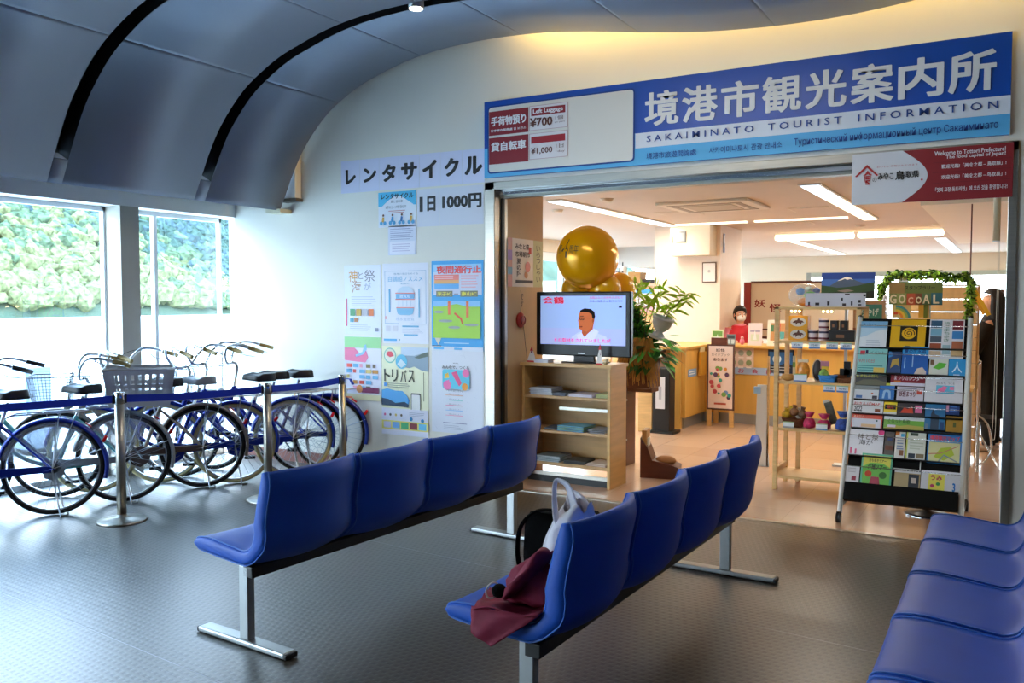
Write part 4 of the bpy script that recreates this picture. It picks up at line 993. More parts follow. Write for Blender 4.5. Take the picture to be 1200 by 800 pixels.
stack(.28, .722, .11, 7, ['#4f5a66', '#8a94a0'], 'small dark leaflet stack beside the white one, top shelf')
stack(.42, .722, .22, 6, ['#e6e2ea', '#cfc8d8'], 'lilac white leaflet stack, right half of the top shelf')
stack(.66, .722, .10, 8, ['#9aa860', '#c8cc9a'], 'green leaflet stack at the right end of the top shelf')
stack(.20, .437, .09, 4, ['#3a4048', '#5a6068'], 'dark folded leaflet at the left of the middle shelf')
stack(.32, .437, .24, 11, ['#3a7fb0', '#6fb4d0', '#98b040'], 'blue and green brochure stack on the middle shelf')
stack(.59, .437, .15, 7, ['#8d9298', '#c2b8b0', '#54504e'], 'grey photo brochures at the right of the middle shelf')
stack(.12, .172, .22, 12, ['#a8b8bc', '#d0d8da', '#7c8c90'], 'grey-blue leaflet stack on the bottom shelf')
stack(.37, .172, .19, 6, ['#2c2e30', '#4a4a48'], 'black booklets in the middle of the bottom shelf')
stack(.58, .172, .17, 5, ['#c8a890', '#d8c8b8', '#b08870'], 'fanned pinkish leaflets at the right of the bottom shelf')
# television
t = thing('television', 'black flat television playing on top of the low bookcase', 'television', (-3.475, 6.40, .99))
q = MB(); q.b2(0, .85, 0, .06, .055, .582, M('gloss_black', '#060607', .3, spec=.3), .010); q.build('bezel', t)
q = MB(); q.b2(.26, .62, -.05, .14, 0, .012, M('gloss_black', '#060607', .12), .005); q.b2(.34, .52, .02, .06, .01, .07, black); q.build('stand', t)
def SC(c): return M('screen_' + c.strip('#'), c, .6, emit=.62, spec=.1)
class Screen(Sheet):
    def poly(s, pts, c): y = s.y(); s.mb.add([(a, y, b) for a, b in pts], [tuple(range(len(pts)))], SC(c)); return s
    def text(s, t, x0, z0, x1, z1, c, bold=0.0, res=2):
        vs, fs, (a0, a1, b0, b1) = glyphs(t, bold, res); y = s.y(); sx = (x1 - x0) * s.W / (a1 - a0); sz = (z1 - z0) * s.H / (b1 - b0)
        s.mb.add([(x0 * s.W + (a - a0) * sx, y - 4e-5 * (i // GN[id(vs)]), z0 * s.H + (b - b0) * sz) for i, (a, b) in enumerate(vs)], fs, SC(c)); return s
s = Screen(.765, .400, t=.001, pm=SC('#9fbcf2'))
s.rect(0, .0, 1, .34, '#a9b8ec'); s.fpoly([(.36, 0), (.38, .16), (.46, .26), (.55, .30), (.66, .26), (.78, .18), (.84, .0)], '#bcc8f4')
s.fpoly([(.50, .22), (.535, .16), (.56, .22), (.625, .32), (.64, .46), (.50, .34)], '#b25a3a')
s.fpoly([(.455, .50), (.462, .40), (.47, .33), (.50, .30), (.56, .27), (.62, .38), (.645, .50), (.645, .62), (.62, .70), (.54, .735), (.48, .70), (.465, .60)], '#c0683f')
s.fpoly([(.47, .66), (.485, .71), (.53, .745), (.60, .735), (.645, .68), (.655, .58), (.64, .50), (.625, .52), (.615, .62), (.58, .665), (.50, .675)], '#15100f')
s.fpoly([(.455, .555), (.465, .562), (.60, .552), (.60, .545), (.465, .553)], '#201512'); s.fpoly([(.47, .555), (.478, .555), (.484, .518), (.515, .518), (.52, .553), (.527, .553), (.523, .508), (.478, .508)], '#201512'); s.rect(.49, .530, .51, .542, '#1a1210'); s.fpoly([(.478, .585), (.52, .592), (.52, .580), (.48, .575)], '#1a1210')
s.fpoly([(.47, .375), (.50, .385), (.51, .375), (.50, .36), (.475, .362)], '#7a2a20'); s.disc(.632, .50, .010, '#a8532f', .02, 12)
s.fpoly([(.50, .25), (.535, .14), (.57, .22), (.64, .34), (.70, .28), (.62, .05), (.48, .05), (.44, .20)], '#ccd6fa')
s.text('会鶴', .03, .84, .29, .985, '#d6304a', .02); s.text('鳥取みなとの味をたずねて', .59, .94, .97, .985, '#d6304a'); s.text('店主の稲葉さん 親子三代で', .59, .875, .965, .915, '#2a3358'); s.rect(.925, .76, .96, .80, '#141a2c')
s.text('その取材をされていましたが', .165, .055, .835, .135, '#ec4a8a', .01)
o = s.place('screen', None, None, (.043, -.001, .148), parent=t)
q = MB(); q.b2(.39, .45, -.004, 0, .075, .083, alu); q.build('badge', t)
# things on the bookcase top
for i, (x, lb) in enumerate(((.03, 'small white cone-shaped shop card with red tip at the left of the television'), (.66, 'small white cone-shaped shop card with red tip at the right of the television'))):
    t = thing('tabletop_card', lb, 'card', (-3.54 + x, 6.30, .99)); k = .13 if i == 0 else .165
    q = MB(); q.add([(0, 0, 0), (.09 - .03 * i, 0, 0), (.045 - .02 * i, .05, 0), (.045 - .012 * i, .012, k)], [(0, 2, 1), (0, 1, 3), (1, 2, 3), (2, 0, 3)], paper); q.build('card', t)
    q = MB(); q.add([(.03 - .008 * i, -.0, k * .72), (.060 - .014 * i, -.0, k * .72), (.045 - .012 * i, .009, k + .004)], [(0, 1, 2)], P('#c81e2a')); q.add([(.0, -.001, 0), (.09 - .03 * i, -.001, 0), (.086 - .03 * i, -.0005, .012), (.003, -.0005, .012)], [(0, 1, 2, 3)], P('#c81e2a')); q.add([(.036, .002, .075), (.052 - .01 * i, .002, .075), (.047 - .01 * i, .0055, .10), (.040, .0055, .10)], [(0, 1, 2, 3)], P('#6a1a40')); q.build('red_print', t)
stack(.12, .99, .13, 7, ['#e8eaee', '#cdd4e4'], 'white paper stack under the left corner of the television', y=.0, d=.10)
t = thing('small_ornament', 'little cream ornament on the bookcase beside the right card', 'ornament', (-2.80, 6.31, .99)); q = MB(); q.ball((0, 0, .02), (.022, .018, .02), M('cream_ceramic', '#d9c7a4', .4)); q.ball((.016, 0, .042), .012, M('cream_ceramic', '#d9c7a4', .4)); q.build('body', t)

# gold balloon cluster
gold = M('gold_foil', '#ffb300', .22, .22, bump=.05, bscale=9); yel = M('yellow_latex', '#ffba08', .25, coat=.3)
t = thing('gold_balloon', 'large round gold foil balloon with black 4周年 lettering above the television', 'balloon', (-3.07, 6.54, 1.855))
q = MB(); q.ball((0, 0, 0), (.258, .255, .262), gold, 48, 32); q.tube([(0, 0, -.25), (0, 0, -.29)], .012, gold, 8); q.build('balloon', t)
q = MB()
def sph(th, ph, r=.2595): return (r * math.sin(th) * math.cos(ph), -r * .985 * math.cos(th) * math.cos(ph), r * math.sin(ph) * 1.02)
for s_, t0, t1, p0, p1 in (('祝', -42, -31, 6, 22), ('周年', -11, 8, 5, 20)):
    vs, fs, (a0, a1, b0, b1) = glyphs(s_, 0, 3)
    q.add([sph(R(t0 + (t1 - t0) * (a - a0) / (a1 - a0)), R(p0 + (p1 - p0) * (b - b0) / (b1 - b0))) for a, b in vs], fs, P('#1c1406'))
o = q.build('lettering', t)
vs, fs, (a0, a1, b0, b1) = glyphs('4', 0, 3); q = MB(); q.add([sph(R(-30 + 17 * (a - a0) / (a1 - a0)), R(-2 + 34 * (b - b0) / (b1 - b0)), .260) for a, b in vs], fs, P('#1c1406')); q.build('numeral', t)
for i, (x, y) in enumerate(((-3.20, 6.62), (-2.95, 6.63), (-3.16, 6.86), (-2.93, 6.88))):
    q = MB(); q.ball((0, 0, 0), (.135, .135, .14), yel, 24, 16); q.tube([(0, 0, -.125), (0, 0, -.15)], .006, yel, 6); o = q.build('yellow_balloon'); o.location = (x, y, 1.585 + .005 * i)
    tag(o, ('small yellow balloon under the gold one, front left', 'small yellow balloon under the gold one, front right', 'small yellow balloon hidden behind the front left one', 'small yellow balloon peeking out at the right behind the front one')[i], 'balloon', 'yellow balloons under the gold balloon')

# poster and red float on the pier
s = Sheet(.60, .40, '#e2d8c8', .004); s.rect(0, 0, .12, 1, '#d8a090'); s.rect(0, .55, .12, .75, '#a88ac0'); s.rect(0, .25, .12, .4, '#7ab0c8'); s.rect(.72, 0, 1, 1, '#c4c890')
s.text('みなと祭', .2, .78, .6, .9, '#3a2a22', .02); s.text('市場朝市', .2, .62, .62, .74, '#3a2a22', .02); s.rect(.58, .70, .66, .84, '#d04a30'); s.text('夏の陣', .24, .2, .36, .6, '#3a2a22', .01, vert=True); s.disc(.55, .42, .045, '#d8806a'); s.disc(.50, .25, .03, '#c88a50'); s.rect(.2, .08, .7, .14, '#3a3030'); s.text('いらっしゃい', .80, .1, .92, .9, '#4a4a3a', .0, vert=True)
s.place('market_poster', 'small colourful poster on the tan pier left of the gold balloon', 'poster', (-3.598, 6.13, 1.615), rz=R(90))
t = thing('red_bell', 'round red wind bell hanging by a cord on the tan pier', 'bell', (-3.585, 6.33, 1.335)); q = MB(); q.ball((0, 0, 0), (.028, .062, .066), M('red_lacquer', '#a3231c', .35), 20, 14); q.tube([(.026, .036 * math.cos(a), .036 * math.sin(a)) for a in [2 * math.pi * i / 20 for i in range(20)]], .004, M('red_lacquer_dark', '#7c1812', .35), 6, closed=True); q.build('bell', t)
q = MB(); q.tube([(0, 0, .06), (0, .01, .20), (0, 0, .25)], .002, black, 5); q.tube([(.01, .03, -.05), (.01, .09, -.33), (.01, .10, -.36)], .002, black, 5); q.build('cord', t)
q = MB(); vs, fs, (a0, a1, b0, b1) = glyphs('で', .01); 
for k, ch in enumerate('です'):
    vs, fs, (a0, a1, b0, b1) = glyphs(ch, 0); q.add([(.012, -.025 + .05 * (a - a0) / (a1 - a0), .17 - .06 * k + .05 * (b - b0) / (b1 - b0)) for a, b in vs], fs, P('#3a2a18'))
q.build('paper_tag', t)

# ---------------- kadomatsu-like plant arrangement behind the bookcase
t = thing('plant_arrangement', 'tall bamboo and leaf arrangement in a dark brown box right of the television', 'plant', (-2.90, 7.35, 0))
q = MB(); q.b2(-.20, -.11, -.10, .12, 0, .72, brown, .006); q.b2(-.20, .12, -.08, .10, .68, .72, brown, .004); q.b2(-.20, .12, .06, .10, 0, .68, M('dark_post_brown', '#3a2018', .5)) if False else None; q.build('stand', t); q = MB(); q.b2(-.16, .13, -.16, .12, .72, 1.0, brown, .01); q.build('planter_box', t)
q = MB(); q.b2(-.21, -.10, -.115, -.10, .60, .612, white); q.b2(-.21, -.10, -.115, -.10, .24, .252, white); q.build('string', t)
lg = M('bamboo_leaf', '#b6e040', .5, var=.25, scale=8); dg = M('dark_leaf', '#1f5a1e', .5, var=.4, scale=8); mg = M('green_leaf', '#4fb040', .45, var=.3, scale=8); straw = M('straw', '#c0924a', .8, var=.2)
def leaf(mb, p, d, up, L, wd, mat, droop=.2):
    p = Vector(p); d = Vector(d).normalized(); sd = d.cross(Vector(up)).normalized(); n = 4; vs = []; u = sd.cross(d)
    for i in range(n + 1):
        f = i / n; c = p + d * (L * f) - Vector((0, 0, droop * L * f * f)); ww = wd * math.sin(math.pi * min(.97, .08 + .9 * f)) ; vs += [c - sd * ww, c + u * (-.15 * ww), c + sd * ww]
    fs = []
    for i in range(n):
        a = 3 * i; fs += [(a, a + 1, a + 4, a + 3), (a + 1, a + 2, a + 5, a + 4)]
    mb.add(vs, fs, mat, True)
random.seed(21)
def rv(): 
    v = Vector((random.uniform(-1, 1), random.uniform(-1, 1), random.uniform(-1, 1))); return v.normalized()
for k in range(7):      # bamboo sprays
    bx_, bz = [(-.02, 1.60), (.16, 1.58), (.06, 1.48), (.24, 1.42), (.16, 1.36), (-.10, 1.42), (.38, 1.53)][k]; q = MB(); base = Vector((0, 0, 1.0)); tip = Vector((bx_, random.uniform(-.1, .05), bz))
    pts = catmull([base, base.lerp(tip, .5) + Vector((0, 0, .05)), tip], 6); q.tube(pts, .004, M('bamboo_stem', '#7a8a3a', .5), 6)
    for j in range(22):
        o_ = tip + rv() * .05; leaf(q, o_, (random.uniform(-1, 1), random.uniform(-.5, .5), random.uniform(-.5, .9)), rv(), random.uniform(.08, .15), .014, lg, .3)
    q.build('bamboo_spray', t)
for k in range(5):      # dark fir sprays at the left
    q = MB(); base = Vector((-.05, .0, 1.0)); tip = Vector((-.12 + .05 * k, -.08 + .03 * k, 1.52 - .10 * k)); pts = catmull([base, base.lerp(tip, .5) + Vector((-.03, 0, .02)), tip], 8); q.tube(pts, .006, brown, 6)
    for j, p in enumerate(pts[3:]):
        for m in range(16): leaf(q, p, rv() + Vector((0, 0, .4)), rv(), random.uniform(.07, .12), .010, dg if m % 2 else mg, .1)
    q.build('fir_branch', t)
for k in range(60):     # broad leaves round the rim
    a = random.uniform(0, 2 * math.pi); q = MB(); p = (.09 + .15 * math.cos(a), .10 * math.sin(a) - .04, 1.02 + random.uniform(-.08, .20)); leaf(q, p, (math.cos(a), math.sin(a) - .3, random.uniform(-.6, .4)), (0, 0, 1), random.uniform(.11, .19), random.uniform(.028, .045), mg if k % 2 else dg, .4); q.build('leaf', t)
q = MB()
for k in range(180):
    x = random.uniform(-.14, .20); p0 = Vector((x * .5 + .03, -.10, 1.12 + random.uniform(-.02, .05))); p1 = Vector((x, -.20 + random.uniform(-.03, .03), 1.02)); p2 = Vector((x * 1.2 + random.uniform(-.03, .03), -.21, random.uniform(.74, .92))); q.tube(catmull([p0, p1, p2], 3), .0025, straw, 4, cap=False)
o = q.build('dry_grass', t); o['kind'] = 'stuff'
t = thing('hanging_ornament', 'pale grey bell-shaped ornament set in the leaves of the plant arrangement', 'ornament', (-2.70, 7.28, 1.27)); q = MB(); gy = M('grey_ceramic', '#bccad4', .3)
q.lathe([(.001, -.10), (.05, -.095), (.055, -.07), (.03, -.05), (.06, -.02), (.085, .02), (.088, .06), (.098, .065), (.1, .09), (.08, .088), (.05, .03), (.001, .02)], gy, 28, mx=Matrix.Rotation(R(18), 4, 'Y')); q.build('bell', t)
q = MB(); q.lathe([(.001, -.12), (.07, -.11), (.09, -.09), (.06, -.085)], M('pale_base', '#c4cfd0', .5), 20, mx=Matrix.Rotation(R(18), 4, 'Y')); q.build('base', t)
# brown wooden box on the floor
t = thing('wooden_box', 'low dark brown box with sloping back on the office floor by the bookcase', 'box', (-2.72, 6.86, 0), R(12))
q = MB(); q.prism([(0, 0), (.32, 0), (.32, .10), (.22, .13), (.10, .15), (.06, .26), (0, .34)], 0, .22, brown, Matrix(((1, 0, 0, 0), (0, 0, 1, 0), (0, 1, 0, 0), (0, 0, 0, 1)))); q.build('body', t)
q = MB(); q.b2(.01, .05, .02, .20, .26, .40, M('tan_board', '#b98a50', .5)); q.b2(.05, .06, .06, .16, .24, .33, paper); q.build('board', t)
q = MB(); q.ball((.20, .11, .14), (.09, .08, .04), M('tan_cloth', '#b07a48', .8)); q.build('cloth', t)

# black floor box with white oval sign, wooden board and slim stand beside it
t = thing('black_stand', 'black box stand with a white cut-out sign on the floor left of the counter', 'stand', (-3.43, 9.36, 0))
q = MB(); q.b2(-.10, .10, -.09, .09, .03, .74, black, .006); q.build('box', t); q = MB(); q.b2(-.13, .16, -.12, .12, 0, .03, black, .004); q.build('base', t)
s = Sheet(.11, .36, '#d9dce0', .003); s.disc(.5, .4, .045, '#d9dce0', .08); s.rect(.35, .3, .65, .7, '#a8acb4'); s.place('white_sign', None, None, (-.06, -.103, .28), parent=t)
t = thing('wooden_board', 'upright light wooden board beside the black box stand', 'board', (-3.72, 9.30, 0)); q = MB(); q.b2(0, .17, 0, .03, 0, .76, wood_l, .004); q.build('panel', t)
t = thing('slim_stand', 'slim grey stand with flat dark top between black box and counter', 'stand', (-3.60, 9.52, 0)); q = MB(); q.b2(-.03, .03, -.03, .03, 0, .90, alu); q.build('post', t); q = MB(); q.b2(-.10, .10, -.08, .08, .90, .925, black); q.b2(-.07, .07, -.07, .07, 0, .02, black); q.build('plate', t)

# ---------------- counter
t = thing('reception_counter', 'L-shaped maple reception counter with overhanging top in the office', 'counter', (0, 0, 0)); cm = M('counter_maple', '#d9a954', .35, var=.06, scale=2, stretch=(6, 6, 1)); 
q = MB(); q.b2(-3.48, -3.35, 9.70, 10.48, 0, .93, cm, .003); q.build('end_panel', t)
q = MB(); q.b2(-3.35, -3.30, 9.72, 10.45, .13, .93, cm); q.build('front_panel', t)
q = MB(); q.b2(-3.30, -1.2, 10.45, 10.50, .13, .93, cm); q.build('front_panel', t)
q = MB(); q.b2(-3.36, -3.33, 9.75, 10.5, 0, .13, alu); q.b2(-3.33, -1.2, 10.50, 10.53, 0, .13, alu); q.build('kick_plate', t)
q = MB(); q.b2(-3.86, -3.27, 9.62, 11.0, .93, .96, cm, .004); q.b2(-3.27, -1.15, 10.38, 11.0, .93, .96, cm, .004); q.build('top', t)
q = MB(); q.b2(-3.86, -3.48, 10.95, 11.0, 0, .93, cm); q.b2(-3.84, -3.80, 9.7, 11, 0, .93, cm); q.build('rear_panel', t)
s = Sheet(.62, .085, '#9fb4d0', .008); 
for k, ch in enumerate('お会計'): s.text(ch, .15 + .27 * k, .2, .27 + .27 * k, .8, '#b03a5a', .01)
s.place('checkout_sign', 'pale blue strip sign with three red characters on the counter front', 'sign', (-2.98, 10.449, .61))
s = Sheet(.30, .09, '#7fa8d8', .006); s.lines(.1, .2, .9, .8, 2, '#dfe8f4', .5); s.place('blue_label', 'small blue label on the counter wing', 'label', (-3.298, 9.80, .60), rz=R(90))
t = thing('leaflet_holder', 'yellow leaflet holder on the inner wing of the counter', 'leaflet holder', (-3.285, 10.15, .60), R(90)); q = MB(); q.b2(0, .20, -.03, 0, 0, .28, P('#e0a53a')); q.build('pocket', t); q = MB(); q.b2(.02, .18, -.02, -.005, .05, .33, P('#ead9a8')); q.build('leaflets', t)
s = Sheet(.40, .26, '#e2c6b4', .004)
for k in range(8): s.disc(.14 + .24 * (k % 4), .72 - .45 * (k // 4), .035, ('#b0b880', '#98a870', '#a8a890', '#8a9a68')[k % 4], n=14); s.rect(.06 + .24 * (k % 4), .48 - .45 * (k // 4), .22 + .24 * (k % 4), .54 - .45 * (k // 4), '#f2e6dc')
s.place('souvenir_chart', 'pink chart of small green figures on the counter front', 'poster', (-3.10, 10.448, .68))
s = Sheet(.30, .28, '#0c1a34', .006); s.rect(.05, .1, .95, .9, '#1f5f98'); s.disc(.35, .6, .05, '#cfe0e8'); s.fpoly([(.05, .1), (.95, .1), (.95, .35), (.7, .45), (.4, .3), (.05, .4)], '#101c2c'); s.lines(.1, .1, .9, .3, 2, '#c8d0d4', .3); s.place('night_poster', 'dark blue framed night poster on the counter front right of the pink chart', 'poster', (-2.53, 10.447, .64))
# free-standing guidebook sign
t = thing('guidebook_sign', 'tall pink guidebook sign with coloured dots on wooden legs before the counter', 'sign', (-3.17, 10.12, 0), R(0))
q = MB(); q.b2(0, .33, 0, .02, .20, .98, M('sign_frame', '#5a3a30', .5)); q.build('frame', t); q = MB(); q.b2(-.0, .05, .0, .04, 0, .20, wood); q.b2(.27, .32, .0, .04, 0, .20, wood); q.b2(-.0, .05, .28, .32, 0, .20, wood); q.build('leg', t)
q = MB(); q.b2(.05, .24, -.01, .03, .98, 1.06, brown); q.build('top_clip', t)
s = Sheet(.29, .74, '#e6cfc4', .003); s.text('妖怪', .3, .91, .68, .96, '#4a2a24', .01); s.text('ガイドブック', .12, .84, .86, .885, '#4a2a24'); s.text('あります', .2, .76, .8, .81, '#4a2a24', .01)
random.seed(9)
for k in range(20): s.disc(random.uniform(.12, .88), random.uniform(.15, .68), random.uniform(.014, .03), random.choice(('#c8505a', '#3a9a8a', '#d8903a', '#6a8ac0', '#5a3a5a', '#7aa050')), n=12)
s.rect(.25, .06, .75, .09, '#b8503a'); s.place('poster', None, None, (.02, -.001, .22), parent=t)
# things standing on the counter top
def ctop(name, label, x, w_, h, colr, marks, cat='card', y=10.5):
    t = thing(name, label, cat, (x, y, .96)); s = Sheet(w_, h, colr, .004)
    for mk in marks: s.rect(*mk)
    o = s.place('card', None, None, (0, 0, .0), rx=R(-8), parent=t); q = MB(); q.add([(w_ * .3, .0, 0), (w_ * .7, .0, 0), (w_ * .5, .07, 0), (w_ * .5, .012, h * .7)], [(0, 2, 1), (0, 1, 3), (1, 2, 3), (2, 0, 3)], paper); q.build('stand', t)
ctop('display_card', 'green and white leaflet pouch on the counter top, left of the small dark card', -3.24, .15, .18, '#cdd4a8', [(.1, .55, .9, .92, '#5f8f3a'), (.2, .1, .8, .5, '#f0f0e4')])
ctop('display_card', 'small dark card with pale squares on the counter top', -3.05, .11, .13, '#6a7478', [(.1, .6, .9, .9, '#2c3438'), (.1, .1, .45, .5, '#b8c4c4'), (.55, .1, .9, .5, '#b8c4c4')])
ctop('display_card', 'pale pink upright card on the counter before the receptionist', -2.79, .17, .27, '#e4d0cc', [(.15, .6, .85, .68, '#a898a8'), (.2, .2, .8, .5, '#cfd0b0')], 'card', 10.5)
ctop('picture_card', 'white framed red and green picture on the counter right of the receptionist', -2.56, .25, .31, '#e9e2cc', [(.15, .2, .85, .88, '#c8905a'), (.35, .5, .6, .88, '#cc3a2c'), (.15, .55, .3, .8, '#4a7a50'), (.55, .25, .8, .55, '#5aa8a8'), (.3, .1, .7, .14, '#a8a8a8')], 'picture', 10.5)
ctop('display_card', 'white card with purple head at the counter edge beside the wooden shelf', -2.22, .12, .20, '#f0ece4', [(0, .78, 1, 1, '#7a4ac0')])
t = thing('pink_figure', 'tiny pink figure on the counter top', 'figure', (-2.87, 10.55, .96)); q = MB(); q.ball((0, 0, .04), (.03, .025, .04), P('#e07a8a')); q.ball((0, 0, .085), .02, P('#e8a0a0')); q.build('body', t)
stack(0, 0, .25, 3, ['#ece6da', '#d8d2c4'], 'loose white papers on the left wing of the counter top', y=0); o = bpy.data.objects['paper_stack'] if False else [x for x in bpy.data.objects if x.get('label', '').startswith('loose white papers')][0]; o.location = (-3.72, 9.8, .96)

# ---------------- partition cabinets, clutter at the rear left
t = thing('partition_cabinet', 'light wooden office cabinet with notices, left of the pillar', 'cabinet', (-5.9, 12.45, 0)); q = MB(); q.b2(0, 1.42, 0, .4, 0, 1.72, M('pinkish_wood', '#d9ac80', .5, var=.05, stretch=(1, 1, 8)), .004); q.build('body', t); q = MB(); q.b2(-.02, 1.45, -.02, .42, 1.72, 1.76, M('pinkish_top', '#d8b094', .5), .004); q.build('top', t)
for k in range(3): q = MB(); q.b2(.05 + .46 * k, .47 + .46 * k, -.015, 0, .1, 1.3, wood, .003); q.build('door', t)
s = Sheet(.28, .34, '#e0d6cc', .003); s.rect(0, .82, 1, 1, '#3f94cc'); s.lines(.08, .35, .92, .75, 5, '#c8b0a0', .4); s.rect(0, 0, 1, .25, '#dca0a0'); s.place('calendar', 'wall calendar sheet with a blue head on the wooden cabinet behind the plant', 'notice', (-5.02, 12.445, 1.33))
s = Sheet(.25, .16, '#c8d8e8', .003); s.rect(0, .6, 1, 1, '#4a8ac8'); s.place('blue_notice', 'small blue-headed notice on the wooden cabinet just above the television corner', 'notice', (-5.45, 12.445, 1.50))
q = MB(); q.b2(0, .2, 0, .1, 0, .14, M('brown_box', '#9a7a58', .7), .004); o = q.build('cardboard_box'); tag(o, 'small brown box fixed low on the cabinet front behind the plant', 'box'); o.location = (-5.2, 12.34, 1.24)
random.seed(13)
names = [('file_box', 'teal file box on the cabinet top right of the balloon', '#3a8a9a'), ('file_box', 'brown carton on the cabinet top beside the teal box', '#8a6440'), ('file_box', 'white file box on the cabinet top', '#d8d6cc'), ('file_box', 'long tan carton in the middle of the cabinet top', '#a8804a'), ('file_box', 'dark tray on the cabinet top at the pillar end', '#33302c'), ('file_box', 'green-grey box on the cabinet top against the pillar', '#8a9a90')]
for k, (nm, lb, c) in enumerate(names):
    q = MB(); hh = (.16, .20, .12, .18, .06, .14)[k]; q.b2(0, .20, 0, .25, 0, hh, M('carton_' + c.strip('#'), c, .7), .005); q.b2(-.003, .203, -.003, .253, hh - .03, hh, M('carton_' + c.strip('#'), c, .7)); o = q.build(nm); tag(o, lb, 'box', 'boxes on the office cabinet'); o.location = (-5.88 + .235 * k, 12.5, 1.76)
for k, x in enumerate((-5.35, -4.62)):
    t = thing('desk_lamp', ('thin black lamp with white shade on the cabinet top' , 'thin black lamp on the cabinet at the pillar side')[k], 'lamp', (x, 12.58 + .12, 1.88 if k == 0 else 1.90)); q = MB(); q.cyl((0, 0, .0), (0, 0, .22), .010, black, 8); q.build('stem', t); q = MB(); q.lathe([(.05, .08), (.06, .16)], white, 14, cap=False) if k == 0 else q.lathe([(.04, .16), (.045, .20)], black, 12); q.build('shade', t)
t = thing('dark_ball_figure', 'round black figure on the cabinet top next to the gold balloon', 'figure', (-5.72, 12.62, 1.96)); q = MB(); q.ball((0, 0, .07), (.09, .07, .08), black); q.ball((.08, -.02, .05), (.05, .05, .04), M('dark_brown_fur', '#3a2418', .9)); q.build('body', t)

# white board with red frame behind the counter
t = thing('white_board', 'big cream display board with a red post and brush-written 妖怪 behind the counter', 'board', (-3.38, 12.5, 0)); q = MB(); q.b2(0, .10, -.02, .06, 0, 1.76, M('red_post', '#8c2a20', .5), .004); q.build('post', t)
q = MB(); q.b2(.10, 1.55, 0, .04, .95, 1.76, M('board_cream', '#dccbb0', .6)); q.build('panel', t); q = MB(); q.b2(.10, 1.55, -.015, .045, 1.745, 1.775, brown); q.b2(.10, 1.55, -.015, .0, 1.08, 1.10, brown); q.b2(.1, 1.55, -.015, 0, .96, .99, brown); q.build('frame', t)
s = Sheet(.42, .22, '#dccbb0', .001); 
for ch, b in (('妖', (.05, .45, .42, .98)), ('怪', (.55, .15, .95, .70))): s.text(ch, *b, '#8a2a22', .015)
s.place('lettering', None, None, (.13, -.003, 1.30), parent=t)
# ---------------- wooden display shelf with souvenirs
SXL, SXR, SYF, SYB = -1.64, -1.0, 6.96, 7.36
t = thing('display_shelf', 'open pine display shelf with souvenirs left of the leaning brochure rack', 'shelf', (0, 0, 0))
for x in (SXL, SXR - .035):
    for y in (SYF, SYB - .035): q = MB(); q.b2(x, x + .035, y, y + .035, 0, 1.45, wood_l, .003); q.build('leg', t)
    for z in (.13, .84): q = MB(); q.b2(x + .005, x + .03, SYF + .035, SYB - .035, z, z + .04, wood_l); q.build('side_rail', t)
q = MB(); q.b2(SXL + .10, SXL + .135, SYB - .035, SYB, 0, 1.43, wood_l, .003); q.build('back_post', t)
SH = [.095, .475, .845, 1.165]
for z in SH: q = MB(); q.b2(SXL + .004, SXR, SYF + .004, SYB, z, z + .022, wood_l, .003); q.build('shelf_board', t)
q = MB(); q.b2(SXL, SXR, SYF, SYB, 1.43, 1.452, wood_l, .003); q.build('top', t)
ledm = M('warm_led', '#ffd98a', .5, emit=25)
q = MB()
for k in (0, 1, 2, 8, 9, 10): q.ball((SXL + .12 + .03 * k, SYF + .05, 1.415), .008, ledm, 8, 6)
q.build('led_string', t)
def item(name, label, cat, x, z, y=7.02, grp=None, rz=0): return thing(name, label, cat, (x, y, z), rz, grp)
yb = M('yellow_carton', '#e0a21a', .45); emb = M('emblem_grey', '#d6d0c0', .5)
def yellow_box(lb, x, z):
    t = item('souvenir_box', lb, 'box', x, z, 7.03); q = MB(); q.b2(0, .145, 0, .12, 0, .096, yb, .002); q.build('carton', t)
    q = MB(); q.add([(.072 + .060 * math.cos(a), -.001, .048 + .036 * math.sin(a)) for a in [2 * math.pi * i / 20 for i in range(20)]], [tuple(range(20))], emb)
    q.add([(.03, -.002, .045), (.05, -.002, .06), (.065, -.002, .062), (.072, -.002, .08), (.08, -.002, .078), (.085, -.002, .062), (.105, -.002, .058), (.118, -.002, .042), (.10, -.002, .045), (.092, -.002, .024), (.084, -.002, .04), (.066, -.002, .038), (.056, -.002, .022), (.052, -.002, .042), (.04, -.002, .036)][::-1], [tuple(range(15))], P('#5a3018')); q.build('emblem', t)
zt = SH[3] + .0225
yellow_box('yellow souvenir carton with oval brown emblem, lower of two on the top shelf', -1.545, zt); yellow_box('yellow souvenir carton with oval brown emblem, upper of two on the top shelf', -1.545, zt + .0965)
def can(lb, x, z):
    t = item('tin_can', lb, 'tin can', x, z, 7.07, 'tins on the display shelf'); q = MB(); q.lathe([(.036, 0), (.038, .004), (.038, .082), (.036, .086)], M('can_label', '#d9cfd6', .4), 20); q.build('can', t)
    q = MB(); q.lathe([(.0388, .012), (.0388, .026)], P('#6a2a3a'), 20, cap=False); q.lathe([(.0388, .058), (.0388, .074)], P('#3a3a5a'), 20, cap=False); q.build('label_band', t)
can('white tin with dark bands, left of the lower pair', -1.365, zt); can('white tin with dark bands, right of the lower pair', -1.285, zt); can('white tin with dark bands stacked on top of the right one', -1.285, zt + .0865)
dk = M('dark_carton', '#17100e', .4)
